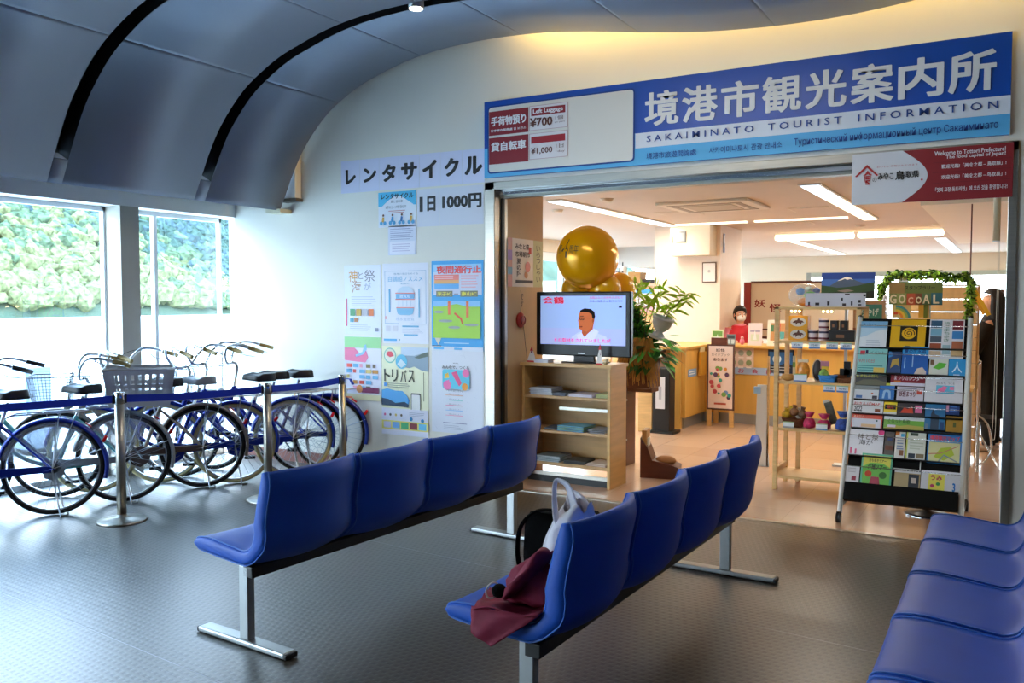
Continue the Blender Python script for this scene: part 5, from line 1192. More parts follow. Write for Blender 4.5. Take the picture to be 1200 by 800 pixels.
for (lb, x, z, w_, h) in (('small dark square box, left one on top of the long dark box', -1.235, zt + .084, .055, .075), ('small dark square box, right one on top of the long dark box', -1.165, zt + .084, .055, .075), ('long dark box on the top shelf right of the tins', -1.245, zt, .19, .083)):
    t = item('dark_box', lb, 'box', x, z, 7.04); q = MB(); q.b2(0, w_, 0, .08, 0, h, dk, .003); q.build('carton', t); q = MB(); q.b2(w_ * .3, w_ * .6, -.001, 0, h * .3, h * .6, P('#8a5a3a')); q.build('label', t)
def price(lb, x, z, y=SYF - .004):
    t = thing('price_tag', lb, 'price tag', (x, y, z), 0, 'price tags on the shelf edges'); s = Sheet(.085, .052, '#dfe4ea', .002); s.rect(0, 0, 1, .25, '#4a7ab8'); s.rect(0, .85, 1, 1, '#8ab89a'); s.text('¥540', .2, .38, .8, .7, '#4a5a7a'); s.place('card', None, None, (0, 0, 0), parent=t)
for k, (x, z, lb) in enumerate(((-1.505, 1.128, 'price tag under the yellow boxes'), (-1.375, 1.128, 'price tag under the left tin'), (-1.245, 1.128, 'price tag under the long dark box, left'), (-1.145, 1.128, 'price tag under the long dark box, right end'), (-1.26, .80, 'price tag hanging under the blue basket'), (-1.165, .80, 'price tag right of the one under the blue basket'))): price(lb, x, z)
zt = SH[2] + .0225
t = item('snack_bag', 'orange snack bag in clear wrapping on the second shelf', 'snack bag', -1.44, zt, 7.06); q = MB(); vs = []; 
q.ball((0, .02, .075), (.052, .022, .078), M('orange_snack', '#e2922a', .35, var=.3, scale=30, coat=.5), 16, 12); q.build('bag', t); q = MB(); q.b2(-.04, .04, .012, .028, .145, .165, M('clear_film', '#e8dcc0', .2)); q.build('seal', t)
t = item('round_souvenir', 'dark round souvenir with pale rim leaning on the second shelf', 'souvenir', -1.33, zt, 7.10); q = MB(); q.ball((0, 0, .085), (.04, .02, .085), M('dark_brown_souvenir', '#2a1a14', .5), 18, 12); q.build('body', t); q = MB(); q.tube([(.04 * math.cos(a), -.012, .085 + .085 * math.sin(a)) for a in [2 * math.pi * i / 24 for i in range(24)]], .005, M('pale_rim', '#c8b8a0', .5), 6, closed=True); q.build('rim', t)
t = item('green_pouch', 'green and pink snack pouch at the middle of the second shelf', 'snack bag', -1.275, zt, 7.04); q = MB(); q.ball((0, 0, .05), (.038, .02, .052), M('green_pouch', '#8ab050', .4, var=.4, scale=40), 14, 10); q.build('bag', t); q = MB(); q.b2(-.03, .035, .02, .03, .10, .16, P('#b87a8a')); q.b2(-.02, .035, .01, .02, .09, .12, P('#e8c030')); q.build('header_card', t)
wick = M('wicker', '#7a4420', .7, var=.3, scale=60, bump=.5, bscale=120)
def basket(name, lb, x, z, w_, d, h, mat, y=7.03):
    t = item(name, lb, 'basket', x, z, y); q = MB(); n = 20
    for (z0, z1, r0, r1) in ((0, h, .86, 1),):
        vs = []
        for zz, r_ in ((0, .84), (h, 1), (h, .94), (.008, .78)):
            for i in range(n): a = 2 * math.pi * i / n; vs.append((w_ / 2 + w_ / 2 * r_ * math.copysign(abs(math.cos(a)) ** .5, math.cos(a)), d / 2 + d / 2 * r_ * math.copysign(abs(math.sin(a)) ** .5, math.sin(a)), zz))
        fs = [(k * n + i, k * n + (i + 1) % n, (k + 1) * n + (i + 1) % n, (k + 1) * n + i) for k in range(3) for i in range(n)] + [tuple(range(n))[::-1], tuple(3 * n + k for k in range(n))]
        q.add(vs, fs, mat)
    o = q.build('weave', t); q = MB()
    for f in (.25, .55, .85, 1.0): q.tube([(w_ / 2 + w_ / 2 * (.84 + .16 * f + .02) * math.copysign(abs(math.cos(a)) ** .5, math.cos(a)), d / 2 + d / 2 * (.84 + .16 * f + .02) * math.copysign(abs(math.sin(a)) ** .5, math.sin(a)), h * f) for a in [2 * math.pi * i / 24 for i in range(24)]], .004, mat, 5, closed=True)
    q.build('rim', t); return t
basket('wicker_basket', 'small brown wicker basket with dark things on the second shelf', -1.215, zt, .10, .10, .05, wick, 7.08)
basket('blue_basket', 'bright blue ribbed basket at the front of the second shelf', -1.305, zt, .13, .09, .052, M('blue_plastic', '#3a8ad0', .5), 6.975)
basket('wicker_basket', 'dark wicker tray at the right front of the second shelf', -1.17, zt, .12, .09, .035, wick, 6.975)
t = item('black_cross', 'black cross-shaped display piece on the second shelf', 'display piece', -1.17, zt + .02, 7.10); q = MB(); q.b2(.03, .08, 0, .03, -.02, .14, black, .003); q.b2(0, .115, 0, .03, .03, .085, black, .003); q.build('body', t)
t = item('price_card', 'white price card standing before the orange snack bag', 'price tag', -1.49, zt, 6.975); s = Sheet(.10, .06, '#dfe4ea', .003); s.rect(0, 0, 1, .15, '#4a7ab8'); s.rect(0, .88, 1, 1, '#8ab87a'); s.place('card', None, None, (0, 0, 0), rx=R(-10), parent=t)
t = item('hanging_tag', 'slim green and white pen-like souvenir at the left of the second shelf', 'souvenir', -1.53, zt, 7.12); q = MB(); q.b2(0, .022, 0, .012, 0, .19, P('#d8d4b0'), .002); q.b2(0, .022, -.001, 0, .10, .14, P('#7aa040')); q.build('body', t)
t = item('bread_roll', 'tan wrapped roll at the left front of the second shelf', 'snack', -1.57, zt, 7.0); q = MB(); q.ball((.03, 0, .028), (.055, .035, .028), M('tan_roll', '#c8934a', .5)); q.build('body', t)
zt = SH[1] + .0225
basket('flower_basket', 'brown wicker basket full of yellow and brown pouches on the third shelf', -1.59, zt, .17, .16, .07, wick, 7.0)
random.seed(31)
for k, (c, lb) in enumerate((('#d9b02a', 'yellow pouch at the left in the wicker basket'), ('#e0c83a', 'yellow-green pouch in the middle of the wicker basket'), ('#8a5a34', 'brown pouch at the right in the wicker basket'), ('#d8d0bc', 'cream pouch at the back of the wicker basket'), ('#6a4a2c', 'dark brown pouch on the rim of the wicker basket'))):
    q = MB(); q.ball((0, 0, 0), (.036, .034, .034), M('pouch_' + c.strip('#'), c, .6, var=.4, scale=40), 12, 8); q.tube([(0, 0, .03), (.006, 0, .055)], [.012, .02], M('pouch_' + c.strip('#'), c, .6), 8); o = q.build('fabric_pouch'); o.location = (-1.56 + .032 * k, 7.05 + .035 * (k % 2), zt + .095 + .012 * (k % 3)); tag(o, lb, 'pouch', 'pouches in the wicker basket')
pk = M('pink_flower_cloth', '#c22a5c', .6, var=.5, scale=38)
def bundle(lb, x, mat, h=.13, w_=.045):
    t = item('cloth_bundle', lb, 'cloth bundle', x, zt, 7.03, 'flowered cloth bundles'); q = MB(); q.lathe([(.01, 0), (w_, .01), (w_ * 1.05, .04), (w_ * .8, h * .55), (w_ * .35, h * .65), (w_ * .6, h * .8), (w_ * .9, h), (w_ * .3, h * .93)], mat, 14); q.build('cloth', t); q = MB(); q.tube([(w_ * .42 * math.cos(a), w_ * .42 * math.sin(a), h * .65) for a in [2 * math.pi * i / 12 for i in range(12)]], .004, P('#e8d080'), 5, closed=True); q.build('tie', t)
bundle('pink flowered cloth bundle, left one on the third shelf', -1.375, pk); bundle('pink flowered cloth bundle, right one behind the price card', -1.265, pk, .12, .05); bundle('deep blue cloth bundle at the right end of the third shelf', -1.125, M('blue_flower_cloth', '#2a4a9a', .6, var=.5, scale=38), .15, .055)
t = item('dried_fish_pack', 'dark dried snack pack standing behind the pink bundle', 'snack', -1.23, zt, 7.12, rz=0); q = MB(); q.box((0, 0, .12), (.06, .02, .18), M('fish_pack', '#5a5a4c', .35, var=.4, scale=30), (0, R(-18), 0), .004); q.build('pack', t); q = MB(); q.box((-.035, 0, .205), (.05, .018, .03), P('#c8c8c0'), (0, R(-18), 0)); q.build('header', t)
for k, (x, lb) in enumerate(((-1.565, 'white price card before the wicker basket on the third shelf'), (-1.315, 'white price card before the right pink bundle'))):
    t = item('price_card', lb, 'price tag', x, zt, 6.972); s = Sheet(.085, .05, '#e0e2e2', .003); s.rect(0, 0, 1, .25, '#5a8ac0' if k else '#a8a8a8'); s.rect(0, .86, 1, 1, '#9ab87a'); s.place('card', None, None, (0, 0, 0), rx=R(-10), parent=t)
t = thing('leaning_panel', 'white plastic panel with a blue clip leaning just left of the display shelf', 'panel', (-2.02, 7.88, 0)); q = MB(); q.prism([(0, 0), (.13, 0), (.10, .74), (.02, .74)], 0, .02, M('panel_white', '#dfe2dc', .4), Matrix(((1, 0, 0, 0), (0, 0, 1, 0), (0, 1, 0, 0), (0, 0, 0, 1)))); q.build('panel', t)
q = MB(); q.b2(-.01, .05, -.012, .028, .66, .72, P('#9cc4e4')); q.build('clip', t); q = MB(); q.b2(.105, .125, .0, .02, 0, 1.0, wood_l, .003); q.build('wooden_upright', t)
# on top of the shelf
t = item('shelf_banner', 'white paper banner with small dark marks along the top front of the display shelf', 'banner', -1.41, 1.452, 6.975)
s = Sheet(.44, .105, '#d3d0d6', .003); 
for a in ((.05, .1, .08, .35), (.17, .1, .24, .3), (.37, .1, .41, .4), (.60, .45, .63, .65), (.66, .85, .74, .95), (.62, .05, .68, .25), (.76, .1, .79, .4), (.88, .3, .92, .5), (.88, .1, .93, .2), (.96, .75, 1, .9)): s.rect(*a, '#2a2226')
s.rect(.0, 0, .1, .1, '#c03a2a'); s.place('paper', None, None, (0, 0, 0), parent=t)
t = item('toy_in_bag', 'clear dome bag with orange, green and blue toy on top of the display shelf', 'toy', -1.50, 1.452, 7.14)
q = MB(); q.ball((.06, -.02, .035), (.06, .05, .035), P('#e88a2a')); q.ball((.10, -.03, .09), (.05, .03, .03), P('#4ab84a')); q.ball((.02, -.01, .12), (.035, .03, .03), P('#3a8ad8')); q.ball((.14, 0, .125), (.03, .03, .025), P('#2a6ac8')); q.ball((.08, 0, .14), (.03, .03, .02), P('#e8f0e8')); q.build('toy', t)
q = MB(); q.ball((.05, 0, .09), (.125, .09, .095), M('clear_wrap', '#e8ece8', .12, alpha=.28, bump=.8, bscale=30, coat=.5), 24, 14); q.build('wrap', t)
# mountain photograph
t = thing('photo_stand', 'large photograph of a snow-topped mountain under deep blue sky on a stand', 'picture', (-1.52, 8.2, 0)); q = MB(); q.b2(.20, .225, .03, .055, 0, 1.7, alu); q.b2(.12, .30, .0, .12, 0, .015, alu); q.build('stand', t)
s = Sheet(.45, .235, '#1a3e8c', .006); s.rect(0, .45, 1, .75, '#3a66b4'); s.fpoly([(.18, .52), (.32, .70), (.40, .78), (.47, .84), (.55, .80), (.66, .68), (.85, .56), (.9, .4), (.1, .4)], '#44566e'); s.fpoly([(.30, .68), (.38, .76), (.47, .84), (.56, .79), (.60, .72), (.54, .75), (.49, .72), (.44, .76), (.38, .71)], '#f0eee4')
s.fpoly([(0, .52), (.15, .48), (.3, .42), (.5, .45), (.7, .5), (.85, .58), (1, .62), (1, 0), (0, 0)], '#2c4a26'); s.fpoly([(0, .2), (.3, .26), (.6, .2), (1, .3), (1, 0), (0, 0)], '#12200e'); s.fpoly([(.3, .3), (.5, .36), (.62, .30), (.45, .24)], '#8a7a70')
s.place('photograph', None, None, (0, 0, 1.515), parent=t, rx=R(-6))
# ---------------- leaning brochure rack
LT = math.atan2(.78, 1.35)
t = thing('brochure_rack', 'black brochure rack with white tubular sides leaning back at the right of the opening', 'rack', (-1.0, 6.13, .0), rx=-LT)
wt = M('white_tube', '#d8d9d4', .35)
for x in (.0, .732): q = MB(); q.tube([(x, 0, .07), (x, 0, 1.585)], .017, wt, 12); q.ball((x, 0, 1.587), .018, black, 10, 6); q.build('side_tube', t)
q = MB(); q.b2(.018, .714, .004, .012, .16, 1.58, M('rack_black', '#0a0b0c', .7, spec=.15), .002); q.build('back_panel', t)
q = MB(); q.b2(.018, .714, -.035, .004, .16, .165, M('rack_black', '#0a0b0c', .7, spec=.15)); q.b2(.018, .714, -.038, -.033, .16, .285, M('rack_black', '#0a0b0c', .7, spec=.15), .001); q.build('bottom_tray', t)
TIERS = [1.335, 1.128, .92, .812, .70, .495, .285]
for z in TIERS[:-1]: 
    q = MB(); q.b2(.02, .712, -.028, .004, z - .012, z - .007, black); q.build('ledge', t)
for z in (1.50, 1.268, 1.09, .99, .86, .63, .40):
    q = MB(); q.tube([(.01, -.034, z), (.722, -.034, z)], .0028, chrome, 6); q.build('retaining_wire', t)
for x in (0, .732):   # rear legs and casters (in the tilted frame: z axis = along the rack)
    q = MB(); c_, s_ = math.cos(LT), math.sin(LT)
    def wl(Y, Z): return (Y * c_ - Z * s_, Y * s_ + Z * c_)   # world offset -> local (y, z)
    a = wl(.62, 1.05); b = wl(.78, .08); q.tube([(x, a[0], a[1]), (x, b[0], b[1])], .012, wt, 8); a = wl(.05, .10); q.tube([(x, a[0], a[1]), (x, b[0], b[1])], .010, black, 8); q.build('rear_leg', t)
    for Y in (.0, .78):
        q = MB(); a = wl(Y, .034); b = wl(Y, .075); q.tube([(x - .014, a[0], a[1]), (x + .014, a[0], a[1])], .034, black, 16); q.tube([(x, a[0], a[1]), (x, b[0], b[1])], .013, black, 8); q.build('caster', t)
q = MB(); a = wl(.78, .085); q.tube([(0, a[0], a[1]), (.732, a[0], a[1])], .008, black, 6); q.build('cross_bar', t)
BR = [
 ((.002, 1.341, .196, 1.558), '#bcdcee', 'pale blue brochure with a white slope, top left of the rack', [('r', 0, .75, 1, 1, '#7ab8e0'), ('p', [(0, .35), (.3, .45), (.6, .62), (1, .7), (1, 0), (0, 0)], '#e6eef4'), ('t', '大山へ', .1, .8, .6, .93, '#3a7ab8'), ('l', .3, .05, .8, .3, 3, '#c8d4e0')]),
 ((.221, 1.340, .451, 1.576), '#e8b41e', 'yellow brochure with a black spiral square, top middle of the rack', [('spiral',), ('r', .45, .06, .58, .08, '#2a2010')]),
 ((.476, 1.267, .697, 1.579), '#e4e6ea', 'white-bordered brochure of sea and food photographs, top right of the rack', [('r', .03, .78, .36, .97, '#2a5a7a'), ('r', .03, .58, .36, .76, '#7ab4d0'), ('r', .03, .42, .36, .56, '#4a5a6a'), ('r', .66, .74, .97, .97, '#7a2430'), ('r', .66, .50, .97, .70, '#3a86c4'), ('r', .03, .22, .36, .38, '#9a4a2c'), ('r', .66, .24, .97, .44, '#a86040'), ('r', .4, .1, .62, .34, '#9ab8c0'), ('tv', '境港まち歩き', .42, .42, .58, .94, '#5a8a70'), ('r', .66, .04, .97, .2, '#c8a878'), ('r', .03, .03, .36, .18, '#d0b898')]),
 ((.002, 1.124, .212, 1.340), '#8fd0cc', 'teal brochure with small figures below the pale blue one', [('r', .12, .72, .28, .88, '#d83a4a'), ('r', .30, .74, .38, .90, '#1a2a5a'), ('t', 'イベント', .45, .76, .9, .86, '#2a5a5a'), ('t', '9月10日', .1, .42, .6, .56, '#c8505a'), ('l', .1, .1, .9, .35, 3, '#4a9a9a'), ('r', .6, .05, .95, .25, '#e0c060')]),
 ((.221, 1.141, .305, 1.308), '#2c4a78', 'narrow dark brochure of coloured islands in the second tier', [('p', [(.2, .2), (.6, .4), (.9, .3), (.8, .7), (.3, .6)], '#b89a4a'), ('p', [(0, .7), (.4, .8), (.2, 1), (0, 1)], '#3a8ac8')]),
 ((.310, 1.138, .480, 1.355), '#1f63b8', 'bright blue brochure with white lettering in the second tier', [('r', 0, .72, 1, 1, '#2a9ad8'), ('t', '夏の海水浴', .08, .76, .9, .9, '#103a7a', .02), ('p', [(.5, 0), (.6, .2), (.8, .26), (.95, .1), (.95, 0)], '#d8c8b8'), ('r', .1, .2, .14, .6, '#9ac8e8'), ('r', .4, .25, .44, .65, '#9ac8e8')]),
 ((.489, 1.140, .609, 1.264), '#d8dcd0', 'white brochure with green leaf shapes in the second tier', [('p', [(.2, .4), (.5, .75), (.9, .7), (.8, .45), (.5, .3)], '#5fc03a'), ('r', .05, .6, .25, .9, '#7a5a40')]),
 ((.612, 1.132, .715, 1.262), '#2f9ad8', 'sky blue brochure with a white round sign at the right edge of the rack', [('t', '人', .2, .2, .8, .85, '#d8f0fc'), ('l', .3, .02, .7, .12, 1, '#d8f0fc')]),
 ((.002, 1.034, .222, 1.122), '#4a4e50', 'dark landscape brochure with yellow-green lettering in the third tier', [('t', 'しまねの神々', .08, .68, .75, .95, '#c8d42a', .02), ('p', [(0, .1), (.3, .5), (.7, .55), (1, .3), (1, 0), (0, 0)], '#6a6a58')]),
 ((.248, 1.041, .470, 1.135), '#8c2434', 'dark red festival brochure in the third tier', [('t', 'まつりカレンダー', .1, .45, .95, .85, '#e8dcea', .02), ('r', 0, 0, 1, .25, '#d8d4e4'), ('r', .1, .3, .3, .42, '#e0803a')]),
 ((.472, .923, .705, 1.130), '#dcdce2', 'white sketch-map brochure with a pink and blue map at the right of the rack', [('t', 'みんなで、つくる', .3, .70, .78, .78, '#3a3a44'), ('r', .3, .36, .78, .66, '#5fb8d8'), ('p', [(.32, .38), (.5, .4), (.6, .6), (.5, .64), (.35, .5)], '#e878a8'), ('r', .66, .5, .77, .62, '#e888b0')]),
 ((.012, .920, .178, 1.030), '#d8dce2', 'pale brochure with blue corner marks in the fourth tier', [('r', 0, .7, 1, 1, '#8a9494'), ('r', .1, .1, .35, .3, '#4a78b8'), ('r', .75, .08, .95, .3, '#3a3a4a'), ('r', .7, .4, .78, .5, '#d86a3a')]),
 ((.182, .931, .278, 1.056), '#2a7ac8', 'small blue booklet with an arch and yellow top in the fourth tier', [('r', 0, .85, 1, 1, '#d8d83a'), ('p', [(.2, .05), (.25, .5), (.5, .65), (.75, .5), (.8, .05), (.65, .05), (.6, .4), (.5, .48), (.4, .4), (.35, .05)], '#9ac8e8')]),
 ((.295, .924, .465, 1.035), '#d4ccd8', 'pinkish brochure with dark lantern lettering in the fourth tier', [('t', '妖怪まつり', .1, .3, .7, .7, '#6a2a3a', .03), ('r', .75, .5, .95, .8, '#c84a3a'), ('l', .1, .8, .9, .95, 1, '#8a8aa0')]),
 ((.005, .819, .215, .915), '#e4e2e4', 'white leaflet with red lettering at the left of the fifth tier', [('t', 'おさんぽMAP', .08, .62, .9, .85, '#c8404a', .01), ('t', '2022', .1, .1, .35, .5, '#2a2a2a', .02), ('r', .75, .1, .92, .35, '#8a4a2a')]),
 ((.220, .808, .304, .915), '#f0d01e', 'small yellow leaflet with a red and black oval in the fifth tier', [('r', .08, .45, .92, .78, '#1a1412'), ('t', '観光', .25, .50, .75, .74, '#e84a2a', .02), ('r', 0, 0, 1, .25, '#e4e4d8')]),
 ((.308, .815, .477, .915), '#2c2430', 'dark flyer with red and pink blocks in the fifth tier', [('p', [(.1, .2), (.25, .6), (.4, .5), (.55, .7), (.6, .2)], '#d8482c'), ('r', .66, .25, .92, .8, '#e070a0')]),
 ((.483, .726, .609, .915), '#2f78ac', 'blue city-view brochure in the fifth tier', [('p', [(.3, 0), (.3, .6), (.4, .8), (.5, .6), (.7, .55), (.7, 0)], '#34485c'), ('r', .75, .0, .95, .3, '#1c4a80'), ('r', .05, .0, .2, .2, '#6a8aa0')]),
 ((.612, .843, .692, .915), '#22407c', 'small navy brochure with pink edge at the right of the fifth tier', [('r', 0, .3, .2, 1, '#c88aa0'), ('l', .3, .2, .9, .9, 3, '#4a7ac8')]),
 ((.009, .701, .217, .808), '#d8402a', 'red-headed leaflet with white lower part in the sixth tier', [('r', .06, 0, .96, .68, '#e0dce4'), ('t', 'あんない', .1, .75, .4, .92, '#f0c0a0'), ('r', .8, .5, .86, .62, '#3a6a5a'), ('r', .35, .08, .8, .3, '#e8c090')]),
 ((.228, .712, .483, .804), '#6fae3c', 'long green landscape leaflet in the sixth tier', [('r', 0, .72, 1, 1, '#d8dcdc'), ('t', 'ぐるっと鳥取', .1, .45, .65, .8, '#3a6a2a', .01), ('p', [(0, 0), (.2, .3), (.4, .25), (.6, .35), (1, .3), (1, 0)], '#b8ac50'), ('r', .1, .1, .3, .3, '#d8c8d8')]),
 ((.617, .718, .715, .830), '#a8802a', 'brown-gold leaflet with a small dark mark in the sixth tier', [('r', .42, .3, .6, .6, '#4a5a2c')]),
 ((.013, .495, .237, .690), '#dedee4', 'white leaflet with brush-written 神と祭 and a pink dot in the seventh tier', [('t', '神と祭', .25, .62, .85, .85, '#5a4a3a', .0), ('t', '海が', .3, .42, .7, .62, '#2a2a34', .0), ('d', .92, .92, .020, '#e84a8a'), ('r', .06, .05, .12, .3, '#e86a90'), ('r', .2, .05, .25, .25, '#e86a90')]),
 ((.245, .517, .303, .690), '#241f26', 'narrow near-black leaflet in the seventh tier', [('r', .1, .2, .9, .4, '#6a3a2a'), ('r', .3, .6, .8, .75, '#3a4a7a')]),
 ((.311, .499, .373, .695), '#e4e0da', 'narrow white leaflet with orange corner in the seventh tier', [('r', 0, .85, .4, 1, '#e8843a'), ('r', .55, .8, .9, .92, '#4ab0d8'), ('l', .2, .3, .9, .7, 4, '#8a9ab8'), ('r', .5, .1, .9, .3, '#8a5a3a')]),
 ((.380, .499, .500, .700), '#e4e6da', 'white leaflet with yellow stripe and photographs in the seventh tier', [('r', 0, 0, .08, 1, '#d8dc6a'), ('r', .2, .86, .6, .96, '#3a4a3a'), ('r', .15, .06, .5, .22, '#2a3a4a'), ('r', .55, .06, .95, .22, '#8a7a5a'), ('l', .2, .35, .9, .75, 4, '#c8ccb8')]),
 ((.512, .488, .716, .710), '#2c82cc', 'blue-framed map brochure with red title in the seventh tier', [('r', .04, .03, .96, .68, '#dcd8a0'), ('t', '境港観光マップ', .06, .74, .94, .90, '#e04a5a', .03), ('p', [(.2, .2), (.4, .5), (.7, .55), (.8, .3), (.5, .1)], '#b8c83a'), ('p', [(.04, .3), (.4, .34), (.9, .6), (.9, .57), (.4, .31), (.04, .27)], '#c87a6a'), ('p', [(.3, .03), (.5, .3), (.9, .1), (.9, .06), (.5, .25), (.36, .03)], '#8a9aa8')]),
 ((.110, .281, .306, .520), '#3fae88', 'green and yellow illustrated children leaflet at the bottom of the rack', [('r', .06, .05, .94, .94, '#7acb5a'), ('p', [(.06, .6), (.3, .72), (.7, .72), (.94, .6), (.94, .94), (.06, .94)], '#e6dc5a'), ('t', 'まち歩きツアー', .25, .74, .8, .84, '#4a3a2a', .01), ('t', '海賊ツアー', .22, .52, .82, .68, '#2a2a2a', .02), ('d', .25, .38, .022, '#d8502c'), ('d', .72, .36, .024, '#3a7a34'), ('d', .45, .2, .02, '#e8c0a8'), ('p', [(.3, .05), (.35, .3), (.6, .3), (.65, .05)], '#b8485a')]),
 ((.008, .294, .102, .415), '#dcd8da', 'small white leaflet with tiny red figures, bottom left of the rack', [('l', .2, .6, .8, .9, 3, '#b8b0b4'), ('r', .5, .15, .8, .4, '#a83a4a')]),
 ((.324, .292, .482, .417), '#b49c6c', 'brown leaflet with dark photographs, bottom middle of the rack', [('r', .55, 0, .95, .8, '#26303c'), ('r', .0, .85, 1, 1, '#dcdcdc'), ('r', .65, .3, .85, .6, '#c8b8a8')]),
 ((.486, .281, .715, .432), '#dcdade', 'wide white leaflet with yellow panel and blue letter, bottom right of the rack', [('r', .2, .1, .62, .85, '#ecdf5a'), ('d', .3, .3, .012, '#c83a6a'), ('d', .45, .4, .012, '#3a9a4a'), ('t', 'うみ', .26, .55, .55, .8, '#c84a5a', .03), ('t', '3', .82, .1, .9, .5, '#2a7ac8', .04)]),
]
def spiral(s):
    W, H = s.W, s.H; s.rect(.27, .25, .78, .78, '#14110c'); c = (W * .525, H * .515); r1 = []; r2 = []
    s.disc(.525, .515, .047, '#e8b41e', n=20)
    for i in range(44):
        a = -i * .30; r_ = .006 + .036 * i / 44; r1.append((c[0] + r_ * math.cos(a), c[1] + r_ * math.sin(a))); r2.append((c[0] + (r_ - .006) * math.cos(a), c[1] + (r_ - .006) * math.sin(a)))
    y = s.y(); vs = [(a, y, b) for a, b in r1] + [(a, y, b) for a, b in r2]; n = len(r1); s.mb.add(vs, [(i, n + i, n + i + 1, i + 1) for i in range(n - 1)], P('#14110c'))
for (x0, z0, x1, z1), c, lb, els in BR:
    s = Sheet(x1 - x0, z1 - z0, c, .004, .3)
    for e in els:
        if e[0] == 'r': s.rect(*e[1:])
        elif e[0] == 'p': s.fpoly(e[1], e[2])
        elif e[0] == 't': s.text(*e[1:])
        elif e[0] == 'tv': s.text(*e[1:], vert=True)
        elif e[0] == 'l': s.lines(*e[1:])
        elif e[0] == 'd': s.disc(*e[1:])
        elif e[0] == 'spiral': spiral(s)
    dep = -.006 - .004 * (z1 - z0 > .2)
    s.place('brochure', lb, 'brochure', (-1.0 + x0, 6.13 + dep * math.cos(LT) + z0 * math.sin(LT), z0 * math.cos(LT) - dep * math.sin(LT) * -1), rx=-LT, group='brochures on the leaning rack')
t = thing('holder_frame', 'empty clear-framed holder above the bottom tier of the rack', 'holder', (-.685, 6.13 + .415 * math.sin(LT), .415 * math.cos(LT)), rx=-LT); q = MB(); q.b2(0, .165, -.012, -.006, .0, .006, wt); q.b2(.159, .165, -.012, -.006, 0, .075, wt); q.b2(0, .165, -.012, -.006, .069, .075, wt); q.build('frame', t)
# sign stand: round base and post carrying the stamp rally board
q = MB(); t = thing('round_base_stand', 'black post on a round chrome-edged base behind the rack', 'stand', (-.50, 6.66, 0)); q.lathe([(.14, 0), (.145, .010), (.13, .02), (.03, .035), (.02, .06)], M('base_black', '#18191a', .3, .4), 28); q.build('base', t); q = MB(); q.lathe([(.146, .0), (.147, .008), (.145, .010)], chrome, 28, cap=False); q.build('rim', t); q = MB(); q.cyl((0, 0, .05), (0, 0, .42), .02, black, 12); q.build('post', t)
# stamp-rally goal arch with garland
t = thing('goal_arch', 'slim arch on a table carrying the stamp rally goal board', 'arch', (0, 8.52, 0)); q = MB(); 
for x in (-1.03, -.34): q.tube([(x, 0, .74), (x, 0, 1.70)], .012, M('arch_white', '#d8d4c4', .5), 8)
q.tube([(-1.03, 0, 1.70), (-.34, 0, 1.70)], .012, M('arch_white', '#d8d4c4', .5), 8); q.build('frame', t)
t = thing('stamp_table', 'small stamp table under the goal arch behind the brochure rack', 'table', (-.69, 8.62, 0)); q = MB(); q.b2(-.40, .40, -.20, .2, .71, .74, wood, .004); q.build('tabletop', t)
for sx in (-.37, .35):
    for sy in (-.18, .16): q = MB(); q.b2(sx, sx + .025, sy, sy + .025, 0, .71, alu); q.build('leg', t)
gl_ = M('garland_green', '#9cc83a', .5, var=.5, scale=12); gd = M('garland_dark', '#2f5a18', .5, var=.3, scale=12)
t = thing('leaf_garland', 'green leaf garland draped over the top and sides of the goal arch', 'garland', (0, 8.5, 0)); random.seed(44)
gp = catmull([(-1.04, 0, 1.36), (-1.05, 0, 1.50), (-1.04, 0, 1.64), (-.95, 0, 1.735), (-.80, 0, 1.725), (-.62, 0, 1.735), (-.5, 0, 1.70), (-.36, 0, 1.71), (-.335, 0, 1.60), (-.34, 0, 1.45), (-.35, 0, 1.32)], 16)
q = MB(); q.tube(gp, .006, gd, 5); q.build('vine', t); q = MB()
for p in gp:
    for k in range(9): leaf(q, Vector(p) + rv() * .026, rv() + Vector((0, -.3, 0)), rv(), random.uniform(.025, .05), random.uniform(.008, .014), gl_ if random.random() < .65 else gd, .3)
o = q.build('leaves', t); o['kind'] = 'stuff'
t = thing('goal_board', 'green stamp rally board with cream GOCOAL letters under the garland', 'sign', (-.985, 8.47, 1.46)); s = Sheet(.435, .205, '#6c7c3c', .010); s.rect(0, .0, .14, .5, '#7a8a50'); s.rect(.15, .02, .33, .52, '#8a9c58'); s.rect(.34, .0, .50, .5, '#b8583a'); s.rect(.50, .0, .62, .5, '#7a4a30'); s.rect(.63, .02, .78, .5, '#5a7a50'); s.rect(.79, 0, 1, .52, '#2f6a78'); s.rect(.0, .5, .3, .95, '#98804a')
s.text('スタンプラリー', .30, .66, .86, .84, '#20261a', .01)
for k, ch in enumerate('GOCOAL'): 
    x = (.02, .19, .365, .51, .64, .83)[k]; w_ = (.13, .13, .10, .11, .13, .11)[k]; hh = (.46, .46, .34, .36, .46, .46)[k]; s.text(ch, x, .06, x + w_, hh, '#e6dcb8' if k != 2 else '#e8c4a0', .03)
s.place('board', None, None, (0, 0, 0), parent=t)
s = Sheet(.155, .115, '#d8c888', .006)
for k, c in enumerate(('#3a8a98', '#8ab060', '#e8c84a', '#e08a3a', '#d8c888')): s.disc(.25, -.0, .125 - .02 * k, c, n=36) if False else s.poly([(.03, .0)] + [(.03 + (.122 - .02 * k) * math.cos(R(a)), (.112 - .018 * k) * math.sin(R(a))) for a in range(0, 91, 9)], c)
s.rect(.1, .25, .3, .45, '#c8402a'); s.place('rainbow_poster', 'small rainbow picture under the goal board', 'poster', (-.955, 8.47, 1.345))
